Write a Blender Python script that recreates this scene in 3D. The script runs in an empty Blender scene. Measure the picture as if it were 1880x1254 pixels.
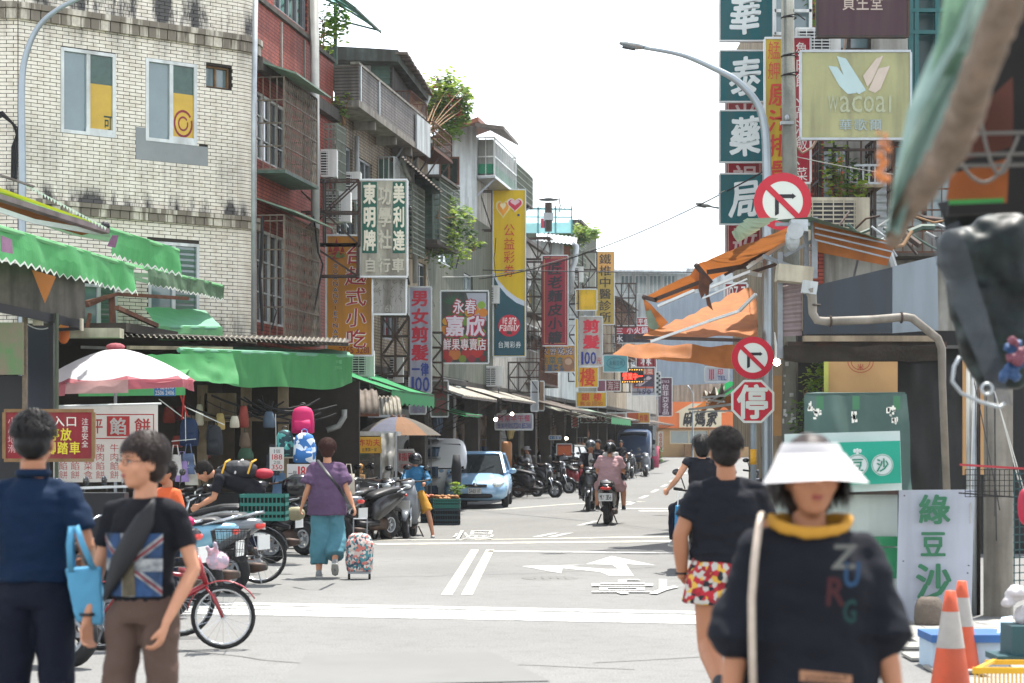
import bpy,math,random
from mathutils import Vector as V,Matrix,noise
random.seed(7)
SC = bpy.context.scene
COL = SC.collection
# ---------------- camera, sky, sun, exposure ----------------
FPX,CX,HY,EYE = 3600.0,940.0,812.0,1.6      # focal length in photo pixels, image centre, horizon row, eye height
cam = bpy.data.cameras.new('camera'); co = bpy.data.objects.new('camera',cam); COL.objects.link(co)
co.location = (0,0,EYE); co.rotation_euler = (math.pi/2,0,0)
cam.sensor_width = 36; cam.lens = 36*FPX/1880; cam.shift_y = (HY-627)/1880
cam.clip_end = 3000; cam.clip_start = .1
cam.dof.use_dof = True; cam.dof.focus_distance = 30; cam.dof.aperture_fstop = 3.8
SC.camera = co
SUN_EL,SUN_AZ = math.radians(71),math.radians(28)   # azimuth measured from +Y (down the street) towards +X
sun = bpy.data.lights.new('sun','SUN'); sun.energy = 3.5; sun.angle = math.radians(.55); sun.color = (1,.95,.88)
so = bpy.data.objects.new('sun',sun); COL.objects.link(so)
sd = V((math.sin(SUN_AZ)*math.cos(SUN_EL),math.cos(SUN_AZ)*math.cos(SUN_EL),math.sin(SUN_EL)))
so.rotation_euler = (-sd).to_track_quat('-Z','Y').to_euler()
w = bpy.data.worlds.new('World'); SC.world = w; w.use_nodes = True
nt = w.node_tree; bg = nt.nodes['Background']
sky = nt.nodes.new('ShaderNodeTexSky'); sky.sky_type = 'NISHITA'; sky.sun_disc = False
sky.sun_elevation = SUN_EL; sky.sun_rotation = SUN_AZ; sky.air_density = 1.0; sky.dust_density = 0.1; sky.ozone_density = .6
hs = nt.nodes.new('ShaderNodeHueSaturation'); hs.inputs['Saturation'].default_value = .3
nt.links.new(sky.outputs[0],hs.inputs['Color']); nt.links.new(hs.outputs[0],bg.inputs[0])
bg.inputs[1].default_value = .15
vs = SC.view_settings; vs.view_transform = 'Standard'; vs.look = 'None'; vs.exposure = 1.62; vs.gamma = 1; vs.use_curve_mapping = False
try:
    SC.cycles.max_bounces = 6; SC.cycles.diffuse_bounces = 3; SC.cycles.glossy_bounces = 2; SC.cycles.transparent_max_bounces = 6; SC.cycles.transmission_bounces = 3
    SC.cycles.use_denoising = True; SC.cycles.caustics_reflective = False; SC.cycles.caustics_refractive = False
except Exception: pass

# ---------------- helpers ----------------
def lin(c):
    if isinstance(c,str):
        c = [int(c[i:i+2],16)/255 for i in (0,2,4)]
    return tuple(((x+.055)/1.055)**2.4 if x > .04045 else x/12.92 for x in c[:3])
MATS = {}
def mat(name,col,rough=.7,metal=0,dirt=.25,sc=3.0,streak=0,bump=0,emit=0,trans=0,alpha=1,col2=None,spec=.4,detail=6,dcol=None,lo=.42,hi=.68):
    """procedural material: base colour broken up by noise, optional vertical grime streaks"""
    if name in MATS: return MATS[name]
    m = bpy.data.materials.new(name); MATS[name] = m; m.use_nodes = True
    n = m.node_tree; L = n.links; b = n.nodes['Principled BSDF']
    c = lin(col); c2 = lin(col2) if col2 else tuple(x*(1-dirt) for x in c)
    dc = lin(dcol) if dcol else (c[0]*.22+.012,c[1]*.2+.01,c[2]*.18+.008)
    tc = n.nodes.new('ShaderNodeTexCoord'); nz = n.nodes.new('ShaderNodeTexNoise')
    nz.inputs['Scale'].default_value = sc; nz.inputs['Detail'].default_value = detail; nz.inputs['Roughness'].default_value = .65
    L.new(tc.outputs['Object'],nz.inputs['Vector'])
    r = n.nodes.new('ShaderNodeValToRGB'); r.color_ramp.elements[0].position = .35; r.color_ramp.elements[1].position = .68
    r.color_ramp.elements[0].color = (*c2,1); r.color_ramp.elements[1].color = (*c,1)
    L.new(nz.outputs[0],r.inputs[0]); out = r.outputs[0]
    if streak:
        mp = n.nodes.new('ShaderNodeMapping'); mp.inputs['Scale'].default_value = (5,5,.45)
        L.new(tc.outputs['Object'],mp.inputs[0])
        n2 = n.nodes.new('ShaderNodeTexNoise'); n2.inputs['Scale'].default_value = 1.1; n2.inputs['Detail'].default_value = 5
        L.new(mp.outputs[0],n2.inputs['Vector'])
        r2 = n.nodes.new('ShaderNodeValToRGB'); r2.color_ramp.elements[0].position = lo; r2.color_ramp.elements[1].position = hi
        r2.color_ramp.elements[0].color = (0,0,0,1); r2.color_ramp.elements[1].color = (streak,streak,streak,1)
        L.new(n2.outputs[0],r2.inputs[0])
        mx = n.nodes.new('ShaderNodeMixRGB'); L.new(r2.outputs[0],mx.inputs[0]); L.new(out,mx.inputs[1]); mx.inputs[2].default_value = (*dc,1)
        out = mx.outputs[0]
    L.new(out,b.inputs['Base Color'])
    b.inputs['Roughness'].default_value = rough; b.inputs['Metallic'].default_value = metal
    b.inputs['Specular IOR Level'].default_value = spec
    if bump:
        bp = n.nodes.new('ShaderNodeBump'); bp.inputs['Strength'].default_value = bump; bp.inputs['Distance'].default_value = .02
        nb = n.nodes.new('ShaderNodeTexNoise'); nb.inputs['Scale'].default_value = sc*9; nb.inputs['Detail'].default_value = 5
        L.new(tc.outputs['Object'],nb.inputs['Vector']); L.new(nb.outputs[0],bp.inputs['Height']); L.new(bp.outputs[0],b.inputs['Normal'])
    if emit:
        b.inputs['Emission Color'].default_value = (*c,1); b.inputs['Emission Strength'].default_value = emit
    if alpha < 1: b.inputs['Alpha'].default_value = alpha
    if trans:   # thin cloth or plastic that lets light through
        t = n.nodes.new('ShaderNodeBsdfTranslucent'); L.new(out,t.inputs[0]); ms = n.nodes.new('ShaderNodeMixShader')
        ms.inputs[0].default_value = trans; o = n.nodes['Material Output']
        L.new(b.outputs[0],ms.inputs[1]); L.new(t.outputs[0],ms.inputs[2]); L.new(ms.outputs[0],o.inputs[0])
    return m
def gz(x,y):
    """height of the ground: level crossing, a sag along the left edge of the street, a slow rise to its far end"""
    def ss(t): t = max(0,min(1,t)); return t*t*(3-2*t)
    dip = -.12*ss((2.4-x)/3.6)*ss((y-31.5)/4.5)*(1-ss((y-62)/28))
    return dip + max(0,y-84)*.0195 + (.0 if y < 130 else 0)
def P(px,py,rho):
    return V(((px-CX)/rho,FPX/rho,EYE-(py-HY)/rho))
def O(px,rho):      # a point on the ground seen at column px at rho pixels per metre
    x,y = (px-CX)/rho,FPX/rho
    return V((x,y,gz(x,y)))
def G(px,py):       # where the sight line through a pixel meets the ground
    best = None
    for i in range(400,1500):
        d = FPX/ (i*.0+ (FPX/ (4+ (i-400)*.14)))
        x = (px-CX)*d/FPX
        if HY+(EYE-gz(x,d))*FPX/d <= py: best = d; break
    d = best or 150
    x = (px-CX)*d/FPX
    return V((x,d,gz(x,d)))
class MB:
    def __init__(s): s.v = []; s.f = []; s.m = []; s.mi = 0
    def q(s,*pts):
        k = len(s.v); s.v += [tuple(p) for p in pts]; s.f.append(tuple(range(k,k+len(pts)))); s.m.append(s.mi); return s
    def hexa(s,p):      # 4 bottom then 4 top points
        k = len(s.v); s.v += [tuple(x) for x in p]
        for f in ((3,2,1,0),(4,5,6,7),(0,1,5,4),(1,2,6,5),(2,3,7,6),(3,0,4,7)): s.f.append(tuple(k+i for i in f)); s.m.append(s.mi)
        return s
    def box(s,c,d,rz=0,R=None):
        hx,hy,hz = d[0]/2,d[1]/2,d[2]/2
        R = R or Matrix.Rotation(rz,3,'Z'); c = V(c)
        return s.hexa([c+R@V((x,y,z)) for z in (-hz,hz) for x,y in ((-hx,-hy),(hx,-hy),(hx,hy),(-hx,hy))])
    def beam(s,a,b,w=.04,h=None):
        a,b = V(a),V(b); d = b-a; L = d.length
        if L < 1e-5: return s
        h = h or w; d.normalize(); u = V((0,0,1)) if abs(d.z) < .9 else V((0,1,0))
        x = d.cross(u).normalized(); y = x.cross(d)
        return s.hexa([p+x*i*w/2+y*j*h/2 for p in (a,b) for i,j in ((-1,-1),(1,-1),(1,1),(-1,1))])
    def tube(s,pts,r,n=8,cap=True,side=None):
        """r: radius, list of radii or list of (a,b) half axes; side: direction of the a axis"""
        pts = [V(p) for p in pts]; N = len(pts)
        if not isinstance(r,(list,tuple)): r = [r]*N
        k = len(s.v); u = None
        for i,p in enumerate(pts):
            d = (pts[min(i+1,N-1)]-pts[max(i-1,0)])
            d = d.normalized() if d.length > 1e-9 else V((0,0,1))
            if side is not None:
                u = V(side)-d*d.dot(V(side)); u.normalize()
            elif u is None:
                u = d.orthogonal().normalized()
            else:
                u = u-d*d.dot(u); u = u.normalized() if u.length > 1e-6 else d.orthogonal().normalized()
            w_ = d.cross(u); a,b = r[i] if isinstance(r[i],(tuple,list)) else (r[i],r[i])
            for j in range(n):
                t = 2*math.pi*j/n; s.v.append(tuple(p+u*a*math.cos(t)+w_*b*math.sin(t)))
        for i in range(N-1):
            for j in range(n):
                s.f.append((k+i*n+j,k+i*n+(j+1)%n,k+(i+1)*n+(j+1)%n,k+(i+1)*n+j)); s.m.append(s.mi)
        if cap:
            s.f.append(tuple(k+j for j in reversed(range(n)))); s.m.append(s.mi)
            s.f.append(tuple(k+(N-1)*n+j for j in range(n))); s.m.append(s.mi)
        return s
    def ell(s,c,r,nu=12,nv=8,R=None):
        c = V(c); R = R or Matrix.Identity(3)
        if not isinstance(r,(tuple,list)): r = (r,r,r)
        k = len(s.v); s.v.append(tuple(c+R@V((0,0,r[2]))))
        for i in range(1,nv):
            a = math.pi*i/nv
            for j in range(nu):
                t = 2*math.pi*j/nu; s.v.append(tuple(c+R@V((r[0]*math.sin(a)*math.cos(t),r[1]*math.sin(a)*math.sin(t),r[2]*math.cos(a)))))
        s.v.append(tuple(c+R@V((0,0,-r[2])))); e = len(s.v)-1
        for j in range(nu):
            s.f.append((k,k+1+j,k+1+(j+1)%nu)); s.m.append(s.mi)
            b = k+1+(nv-2)*nu; s.f.append((e,b+(j+1)%nu,b+j)); s.m.append(s.mi)
        for i in range(nv-2):
            for j in range(nu):
                a = k+1+i*nu; s.f.append((a+j,a+nu+j,a+nu+(j+1)%nu,a+(j+1)%nu)); s.m.append(s.mi)
        return s
    def lathe(s,prof,c=(0,0,0),n=20,R=None):
        c = V(c); R = R or Matrix.Identity(3); k = len(s.v)
        for r,z in prof:
            for j in range(n):
                t = 2*math.pi*j/n; s.v.append(tuple(c+R@V((r*math.cos(t),r*math.sin(t),z))))
        for i in range(len(prof)-1):
            for j in range(n):
                s.f.append((k+i*n+j,k+i*n+(j+1)%n,k+(i+1)*n+(j+1)%n,k+(i+1)*n+j)); s.m.append(s.mi)
        return s
    def torus(s,c,R_,r,axis='Y',n=28,m=8,flat=1):
        c = V(c); k = len(s.v)
        for i in range(n):
            t = 2*math.pi*i/n
            for j in range(m):
                a = 2*math.pi*j/m; rr = R_+r*math.cos(a); h = r*flat*math.sin(a)
                p = {'Y': V((rr*math.cos(t),h,rr*math.sin(t))),'X': V((h,rr*math.cos(t),rr*math.sin(t))),'Z': V((rr*math.cos(t),rr*math.sin(t),h))}[axis]
                s.v.append(tuple(c+p))
        for i in range(n):
            for j in range(m):
                s.f.append((k+i*m+j,k+((i+1)%n)*m+j,k+((i+1)%n)*m+(j+1)%m,k+i*m+(j+1)%m)); s.m.append(s.mi)
        return s
    def prism(s,pts,off):   # closed outline extruded by off
        k = len(s.v); n = len(pts); off = V(off); s.v += [tuple(p) for p in pts]+[tuple(V(p)+off) for p in pts]
        s.f.append(tuple(range(k,k+n))); s.f.append(tuple(reversed(range(k+n,k+2*n)))); s.m += [s.mi]*2
        for i in range(n):
            s.f.append((k+i,k+n+i,k+n+(i+1)%n,k+(i+1)%n)); s.m.append(s.mi)
        return s
    def grid(s,fn,nu,nv,thick=None):
        k = len(s.v)
        for i in range(nu+1):
            for j in range(nv+1): s.v.append(tuple(fn(i/nu,j/nv)))
        for i in range(nu):
            for j in range(nv):
                a = k+i*(nv+1)+j; s.f.append((a,a+nv+1,a+nv+2,a+1)); s.m.append(s.mi)
        return s
    def mesh(s,name='m',mats=None,smooth=False):
        me = bpy.data.meshes.new(name); me.from_pydata(s.v,[],s.f)
        if mats:
            for m in (mats if isinstance(mats,(list,tuple)) else [mats]): me.materials.append(m)
            if any(s.m): me.polygons.foreach_set('material_index',s.m)
        if smooth: me.polygons.foreach_set('use_smooth',[True]*len(me.polygons))
        me.update(); return me
    def build(s,name,mats,parent=None,smooth=False,kind=None,label=None,local=False):
        return link(name,s.mesh(name,mats,smooth),parent,kind,label,local)
def link(name,me,parent=None,kind=None,label=None,local=False):
    o = bpy.data.objects.new(name,me); COL.objects.link(o)
    if parent is not None:
        o.parent = parent
        if not local and parent.get('_w') is not None:
            o.matrix_parent_inverse = Matrix.Translation(-parent.location)
    if kind: o['kind'] = kind
    if label: o['label'] = label
    return o
def thing(name,label,cat,loc=(0,0,0),rz=0,group=None,local=False):
    o = bpy.data.objects.new(name,None); COL.objects.link(o); o.empty_display_size = .1
    o.location = loc; o.rotation_euler = (0,0,rz); o['label'] = label; o['category'] = cat
    if group: o['group'] = group
    if not local: o['_w'] = 1
    return o
def tag(o,label,cat,group=None):
    o['label'] = label; o['category'] = cat
    if group: o['group'] = group
    return o
def dup(src,loc,rz=0,label=None,group=None,scale=1,swap=None):
    def cp(o,par):
        c = o.copy(); COL.objects.link(c)
        if par: c.parent = par
        if swap and c.type == 'MESH':
            for i,sl in enumerate(c.material_slots):
                if sl.material and sl.material.name in swap:
                    sl.link = 'OBJECT'; sl.material = swap[sl.material.name]
        for ch in KIDS.get(o.name,[]): cp(ch,c)
        return c
    r = cp(src,None); r.location = loc; r.rotation_euler = (0,0,rz); r.scale = (scale,)*3
    if label: r['label'] = label
    if group: r['group'] = group
    return r
KIDS = {}
def index_kids():
    KIDS.clear()
    for o in bpy.data.objects:
        if o.parent: KIDS.setdefault(o.parent.name,[]).append(o)
# glyphs: outlines of single characters, filled and put into a unit em box
GL = {}
def glyph(ch,bold=0.0):
    key = (ch,bold)
    if key not in GL:
        c = bpy.data.curves.new('g','FONT'); c.body = ch; c.resolution_u = 2; c.offset = bold
        o = bpy.data.objects.new('g',c); m = bpy.data.meshes.new_from_object(o)
        vs_ = [(p.co.x,p.co.y) for p in m.vertices]; fs = [tuple(p.vertices) for p in m.polygons]
        bpy.data.objects.remove(o); bpy.data.curves.remove(c); bpy.data.meshes.remove(m)
        GL[key] = (vs_,fs)
    return GL[key]
def put(mb,ch,bold,x0,y0,x1,y1,fr,fit=True,shear=0,jit=0):
    """lay one character into the box x0..x1, y0..y1 of the plane fr(x, y); bold strokes are layered, slightly shifted outlines"""
    vs_,fs = glyph(ch)
    if not vs_: return
    ax,bx = min(v[0] for v in vs_),max(v[0] for v in vs_); ay,by = min(v[1] for v in vs_),max(v[1] for v in vs_)
    if ord(ch) > 0x2e80 and fit: ax,bx,ay,by = min(ax,.04),max(bx,.96),min(ay,-.07),max(by,.83)
    if ch in '一-': ay,by = -.07,.83
    if ord(ch) < 0x2e80 and ch not in '-.,':
        na = (bx-ax)/max(by-ay,.01)*1.2; o0 = V(fr(0,0)); sx1,sy1 = (V(fr(1,0))-o0).length,(V(fr(0,1))-o0).length; wd_ = abs(y1-y0)*sy1*na/max(sx1,1e-9)
        if wd_ < (x1-x0): c_ = (x0+x1)/2; x0,x1 = c_-wd_/2,c_+wd_/2
    o = V(fr(0,0)); nn = (V(fr(1,0))-o).cross(V(fr(0,1))-o); nn = nn.normalized() if nn.length > 1e-9 else V((0,-1,0))
    w = bold*.75; sh = [(0,0)] if bold <= 0 else [(-w,-w*.6),(w,-w*.6),(-w,w*.6),(w,w*.6)]+([(0,-w),(0,w),(-w*1.2,0),(w*1.2,0)] if bold > .03 else [])
    for li,(dx,dy) in enumerate(sh):
        k = len(mb.v)
        for x,y in vs_:
            u = (x-ax)/max(bx-ax,.01)*(1-2*w)+w+dx; t = (y-ay)/max(by-ay,.01)*(1-1.2*w)+.6*w+dy
            u += shear*(t-.5)+jit*.03*math.sin(t*7+ord(ch)); t += jit*(.03*math.sin(u*6+ord(ch))+.05*(u-.5))
            mb.v.append(tuple(V(fr(x0+(x1-x0)*u,y0+(y1-y0)*t))+nn*li*.0003))
        for f in fs: mb.f.append(tuple(k+i for i in f)); mb.m.append(mb.mi)
def column(mb,txt,x0,y0,x1,y1,fr,bold=.02,gap=.12,**k):   # y1 = top
    h = (y1-y0)/len(txt)
    for i,ch in enumerate(txt):
        t = y1-i*h; put(mb,ch,bold,x0,t-h*(1-gap/2),x1,t-h*gap/2,fr,**k)
def row(mb,txt,x0,y0,x1,y1,fr,bold=.02,gap=.1,**k):
    wts = [1 if ord(c) > 0x2e80 else (.35 if c in "1.,:;i!l-' " else .62) for c in txt]; T = sum(wts); x = x0
    for ch,wt in zip(txt,wts):
        w_ = (x1-x0)*wt/T
        if ch != ' ':
            yy0,yy1 = (y0,y1) if ch not in '-.,' else ((y0+(y1-y0)*.42,y0+(y1-y0)*.58) if ch == '-' else (y0,y0+(y1-y0)*.18))
            put(mb,ch,bold,x+w_*gap/2,yy0,x+w_*(1-gap/2),yy1,fr,**k)
        x += w_
def curve_pts(a,b,sag,n=10):
    a,b = V(a),V(b)
    return [a.lerp(b,i/n)-V((0,0,sag*4*(i/n)*(1-i/n))) for i in range(n+1)]
TS = None
def organic(mb,mats,voxel=.012,smooth=2,amp=0,fr=(8,8,8),name='body'):
    """one continuous surface from overlapping closed pieces"""
    global TS
    if TS is None: TS = bpy.data.scenes.new('workshop')
    me = mb.mesh('t'); o = bpy.data.objects.new('t',me); TS.collection.objects.link(o)
    m = o.modifiers.new('r','REMESH'); m.mode = 'VOXEL'; m.voxel_size = voxel
    if smooth: s = o.modifiers.new('s','SMOOTH'); s.iterations = smooth; s.factor = .5
    vl = TS.view_layers[0]; vl.update(); dg = vl.depsgraph; me2 = bpy.data.meshes.new_from_object(o.evaluated_get(dg))
    bpy.data.objects.remove(o); bpy.data.meshes.remove(me)
    if amp:
        off = random.random()*50
        nn_ = [v.normal.copy() for v in me2.vertices]
        for v,n1 in zip(me2.vertices,nn_):
            p = v.co; a = noise.noise(V((p.x*fr[0]+off,p.y*fr[1],p.z*fr[2])))+.5*noise.noise(V((p.x*fr[0]*2.3,p.y*fr[1]*2.3+off,p.z*fr[2]*2.1)))
            v.co = p+n1*a*amp
    me2.materials.clear()
    for mm in (mats if isinstance(mats,(list,tuple)) else [mats]): me2.materials.append(mm)
    me2.polygons.foreach_set('use_smooth',[True]*len(me2.polygons)); me2.name = name; me2.update()
    return me2
# common materials
M = lambda n: MATS[n]
mat('steel_dark','3a3632',.6,.3,.4,6,streak=.6,dcol='5a3a2a'); mat('steel_grey','8b9094',.5,.4,.3,5); mat('rust','6a4431',.85,0,.5,9,bump=.4)
mat('galv','a9afb2',.45,.5,.25,4); mat('alu','c4c8c8',.4,.5,.15,4); mat('white_frame','d8dcda',.5,0,.2,4,streak=.4)
mat('black','14151a',.5,0,.2); mat('black_gloss','0e1014',.18,0,.1,spec=.6); mat('rubber','1b1b1c',.8,0,.3,10)
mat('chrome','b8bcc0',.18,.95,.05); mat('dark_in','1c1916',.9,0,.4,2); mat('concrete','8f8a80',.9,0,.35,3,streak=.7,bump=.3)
mat('grey_plastic','8a9094',.55); mat('white_plastic','dadcd8',.5,0,.12,5,streak=.35); mat('paper','e0ddd2',.8,0,.1)
mat('glass_dark','26302f',.08,0,.3,1.2,spec=.8); mat('glass_pale','6f8386',.1,0,.25,.8,spec=.8); mat('wire','1a1a1b',.7)
mat('wire_pale','a0a09a',.7); mat('pvc','a3a6a2',.55,0,.25,4,streak=.5); mat('lamp_lit','fff4dc',.4,emit=14)
mat('red_light','c02010',.3,0,.1,spec=.6); mat('amber','d8741a',.3,0,.1,spec=.6); mat('head_glass','c8d0d0',.1,.2,.1,spec=.8)
mat('wood','8a6a48',.8,0,.35,6); mat('cardboard','b0895c',.85,0,.15,3); mat('net','7d8478',.8)
# ---------------- ground ----------------
m = mat('asphalt','757573',.93,0,.14,.35,bump=.35,detail=14,col2='6b6b69',spec=.25,streak=.3,dcol='56554f',lo=.5,hi=.72)
n = m.node_tree; L = n.links; b = n.nodes['Principled BSDF']     # grit and worn patches
tc = n.nodes['Texture Coordinate']; g1 = n.nodes.new('ShaderNodeTexNoise'); g1.inputs['Scale'].default_value = 55; g1.inputs['Detail'].default_value = 3
L.new(tc.outputs['Object'],g1.inputs['Vector']); mm = n.nodes.new('ShaderNodeMixRGB'); mm.blend_type = 'OVERLAY'; mm.inputs[0].default_value = .6
src = b.inputs['Base Color'].links[0].from_socket; L.new(src,mm.inputs[1]); L.new(g1.outputs[0],mm.inputs[2]); L.new(mm.outputs[0],b.inputs['Base Color'])
r = MB()
xs = [-60,-30,-16]+[x*.5 for x in range(-24,41)]+[28,40,70]
ys = [-20,0]+list(range(2,30,2))+[29+i*.8 for i in range(12)]+list(range(39,130,3))+[132,160,220,400]
k = len(ys)
for x in xs:
    for y in ys: r.v.append((x,y,gz(x,min(y,124))))
for i in range(len(xs)-1):
    for j in range(k-1): a = i*k+j; r.f.append((a,a+k,a+k+1,a+1)); r.m.append(0)
r.build('road',m,kind='structure',smooth=True)
gr = MB(); gr.q((-1500,-1500,-.6),(1500,-1500,-.6),(1500,1500,-.6),(-1500,1500,-.6))
gr.build('ground',mat('far_ground','77756f',.95),kind='structure')
pw = mat('road_paint','b4b4b0',.75,0,.12,9,streak=.85,bump=.1,dcol='85878a',lo=.53,hi=.62); pyl = mat('road_paint_warm','b2af9f',.75,0,.12,9,streak=.85,dcol='85878a',lo=.5,hi=.62)
def mark(pts,name='road_marking',mt=None,lift=.004):
    mb = MB(); n_ = len(pts)
    mb.q(*[p+V((0,0,lift)) for p in pts]); return mb.build(name,mt or pw,kind='structure')
def strip(a,b_,w0,w1=None,mt=None,nseg=1,lift=.004):   # strip along the ground between two pixels, widths in metres across the line
    A,B = G(*a),G(*b_); d = (B-A); d.z = 0; d.normalize(); s = V((d.y,-d.x,0)); mb = MB(); w1 = w1 or w0
    for i in range(nseg):
        p,q_ = A.lerp(B,i/nseg),A.lerp(B,(i+1)/nseg)
        mb.q(*[V((t.x,t.y,gz(t.x,t.y)+lift)) for t in (p-s*w0/2,p+s*w0/2,q_+s*w1/2,q_-s*w1/2)])
    return mb.build('road_marking',mt or pw,kind='structure')
# near band of four thin stripes, far band of three
for k_ in range(4): strip((330,1108+k_*6.2),(1500,1130.5+k_*6.6),.3,nseg=8)
for yy,w_ in ((991,.42),(999,.5)): strip((690,yy+1),(1330,yy-6),w_,nseg=10,mt=pyl)
strip((896,1012.5),(1260,1016),.3,nseg=6)
strip((820,1093),(872,1010),.12,mt=pyl); strip((857,1094),(900,1010),.12,mt=pyl)
strip((905,936),(1180,921),.4,mt=pyl,nseg=8); strip((1140,934),(1290,934),.5,nseg=4)
strip((1173,938),(1240,938),.8)
strip((700,985),(760,985),.18); strip((985,986),(1020,979),.16); strip((1012,986),(1046,979),.16)
for a,b_ in (((1064,965),(1095,957)),((1153,927),(1165,921)),((1176,915),(1188,910)),((1197,904),(1207,899)),((1215,894),(1224,890)),((1230,884.5),(1237,881.5)),((1243,877),(1249,874.5)),((1256,870),(1261,868))):
    strip(a,b_,.14)
# worn characters near the left kerb, arrow and 停 facing the other way
def gp(px,py,lift=.004): p = G(px,py); return p+V((0,0,lift))
Z5 = lambda x,y: (780+x/3.4815,940+y/3.4815)
ar = MB()
for poly in ([(1195,285),(1480,345),(1285,338),(1335,410),(1180,410),(1120,385),(880,362),(872,397),(618,352),(1020,340),(900,350),(1150,366),(1235,368),(1198,340),(1030,338)],):
    pp = [gp(*Z5(*t)) for t in poly]
    from mathutils.geometry import tessellate_polygon
    for tri in tessellate_polygon([pp]): ar.q(*[pp[i] for i in tri])
ar.build('road_arrow_marking',pw,kind='structure')
ch = MB()
A0,A1,B0,B1 = G(1085,1093),G(1246,1093),G(1085,1066),G(1246,1066)
def frg(x,y):   # painted for drivers coming towards us, so upside down seen from here
    p = A0.lerp(A1,1-x).lerp(B0.lerp(B1,1-x),1-y); return V((p.x,p.y,gz(p.x,p.y)+.013))
put(ch,'停',.012,0,0,1,1,frg); ch.build('road_character_marking',pw,kind='structure')
ch = MB(); C0,C1,D0,D1 = G(825,992),G(905,991),G(835,975),G(912,974)
def frg2(x,y): p = C0.lerp(C1,x).lerp(D0.lerp(D1,x),y); return V((p.x,p.y,gz(p.x,p.y)+.013))
put(ch,'慢',.0,0,0,1,1,frg2); ch.build('road_character_marking',pw,kind='structure')
# patched asphalt, manhole and paved corner on the right
mark([gp(560,1206,.003),gp(900,1200,.003),gp(1010,1254,.003),gp(520,1262,.003)],'asphalt_patch',mat('asphalt_patch','6c6c6a',.93,0,.12,1))
pv = MB(); x0 = 2.9
def pav(x,y): return V((x,y,.012))
sw = MB(); sw.q(V((2.95,3,.01)),V((20,3,.01)),V((20,17.5,.01)),V((3.3,17.5,.01)))
side = sw.build('pavement',mat('paving_joint','66645e',.95),kind='structure')
tm = mat('paving_tile','8e8c86',.85,0,.15,2)
tile = MB(); tile.box((0,0,.01),(.585,.385,.02)); tme = tile.mesh('paving_tile',tm)
cnt = 0
for j in range(8,42):
    for i in range(0,9):
        y = 1+j*.39+.2; x = 3.2+i*.59+(.29 if j % 2 else 0)
        o = link('paving_tile',tme,side); o.location = (x,y,.008+random.random()*.004); cnt += 1

# cracks, sealed seams and a manhole
rd = random.Random(31); dk_ = mat('tar_seam','6c6c6a',.9,0,.2,3)
for i in range(5):
    a = G(rd.uniform(480,1300),rd.uniform(945,1235)); pts = [a]; d = V((rd.uniform(-1,1),rd.uniform(-.3,.3),0)).normalized(); mb = MB()
    for k in range(14): d = (d+V((rd.uniform(-.3,.3),rd.uniform(-.3,.3),0))).normalized(); pts.append(pts[-1]+d*.35)
    for p,q_ in zip(pts,pts[1:]): s_ = V(((q_-p).y,-(q_-p).x,0)).normalized()*.012; mb.q(*[V((t.x,t.y,gz(t.x,t.y)+.004)) for t in (p-s_,p+s_,q_+s_,q_-s_)])
    mb.build('road_crack',dk_,kind='structure')
mh = G(1010,1062); mb = MB(); mb.lathe([(0,.009),(.3,.009),(.33,.006),(.34,0)],mh,28); [mb.box(mh+V((x*.09,0,.011)),(.02,.4,.004)) for x in range(-2,3)]
mb.build('manhole_cover',mat('iron_cover','6a6a66',.7,.3,.3,12),kind='structure')
# ---------------- facade planes ----------------
class Plane:
    def __init__(s,o,u,name=''):
        s.o = V((o[0],o[1],0)); s.u = V((u[0],u[1],0)).normalized(); s.n = V((s.u.y,-s.u.x,0))
    def pt(s,a,z,out=0): return s.o+s.u*a+s.n*out+V((0,0,z))
    def S(s,px,out=0):
        k = (px-CX)/FPX; o = s.o+s.n*out
        return (k*o.y-o.x)/(s.u.x-k*s.u.y)
    def rho(s,px,out=0): return FPX/(s.o+s.n*out+s.u*s.S(px,out)).y
    def Z(s,px,py,out=0): return EYE-(py-HY)/s.rho(px,out)
    def at(s,px,py,out=0): return s.pt(s.S(px,out),s.Z(px,py,out),out)
    def ang(s): return math.atan2(s.u.y,s.u.x)
LF = Plane((-4.53,33.64),(.1537,.9881))                 # the long row of house fronts on the left
WT = Plane((-4.53,33.64),(.778,.628))                   # front of the white tiled house, turned to the crossing
def bbox(mb,pl,s0,s1,z0,z1,o0,o1):                  # block between two depths of a plane
    return mb.hexa([pl.pt(a,z,o) for z in (z0,z1) for a,o in ((s0,o1),(s1,o1),(s1,o0),(s0,o0))])
def wall(pl,s0,s1,z0,z1,ops,mt,parent,thick=.25,name='wall',out=0):
    mb = MB(); A = sorted({s0,s1,*[o[0] for o in ops],*[o[1] for o in ops]}); B = sorted({z0,z1,*[o[2] for o in ops],*[o[3] for o in ops]})
    for a0,a1 in zip(A,A[1:]):
        run = None
        for b0,b1 in zip(B,B[1:]):
            ca,cb = (a0+a1)/2,(b0+b1)/2
            if any(o[0] < ca < o[1] and o[2] < cb < o[3] for o in ops): continue
            bbox(mb,pl,a0,a1,b0,b1,out-thick,out)
    return mb.build(name,mt,parent)
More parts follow.
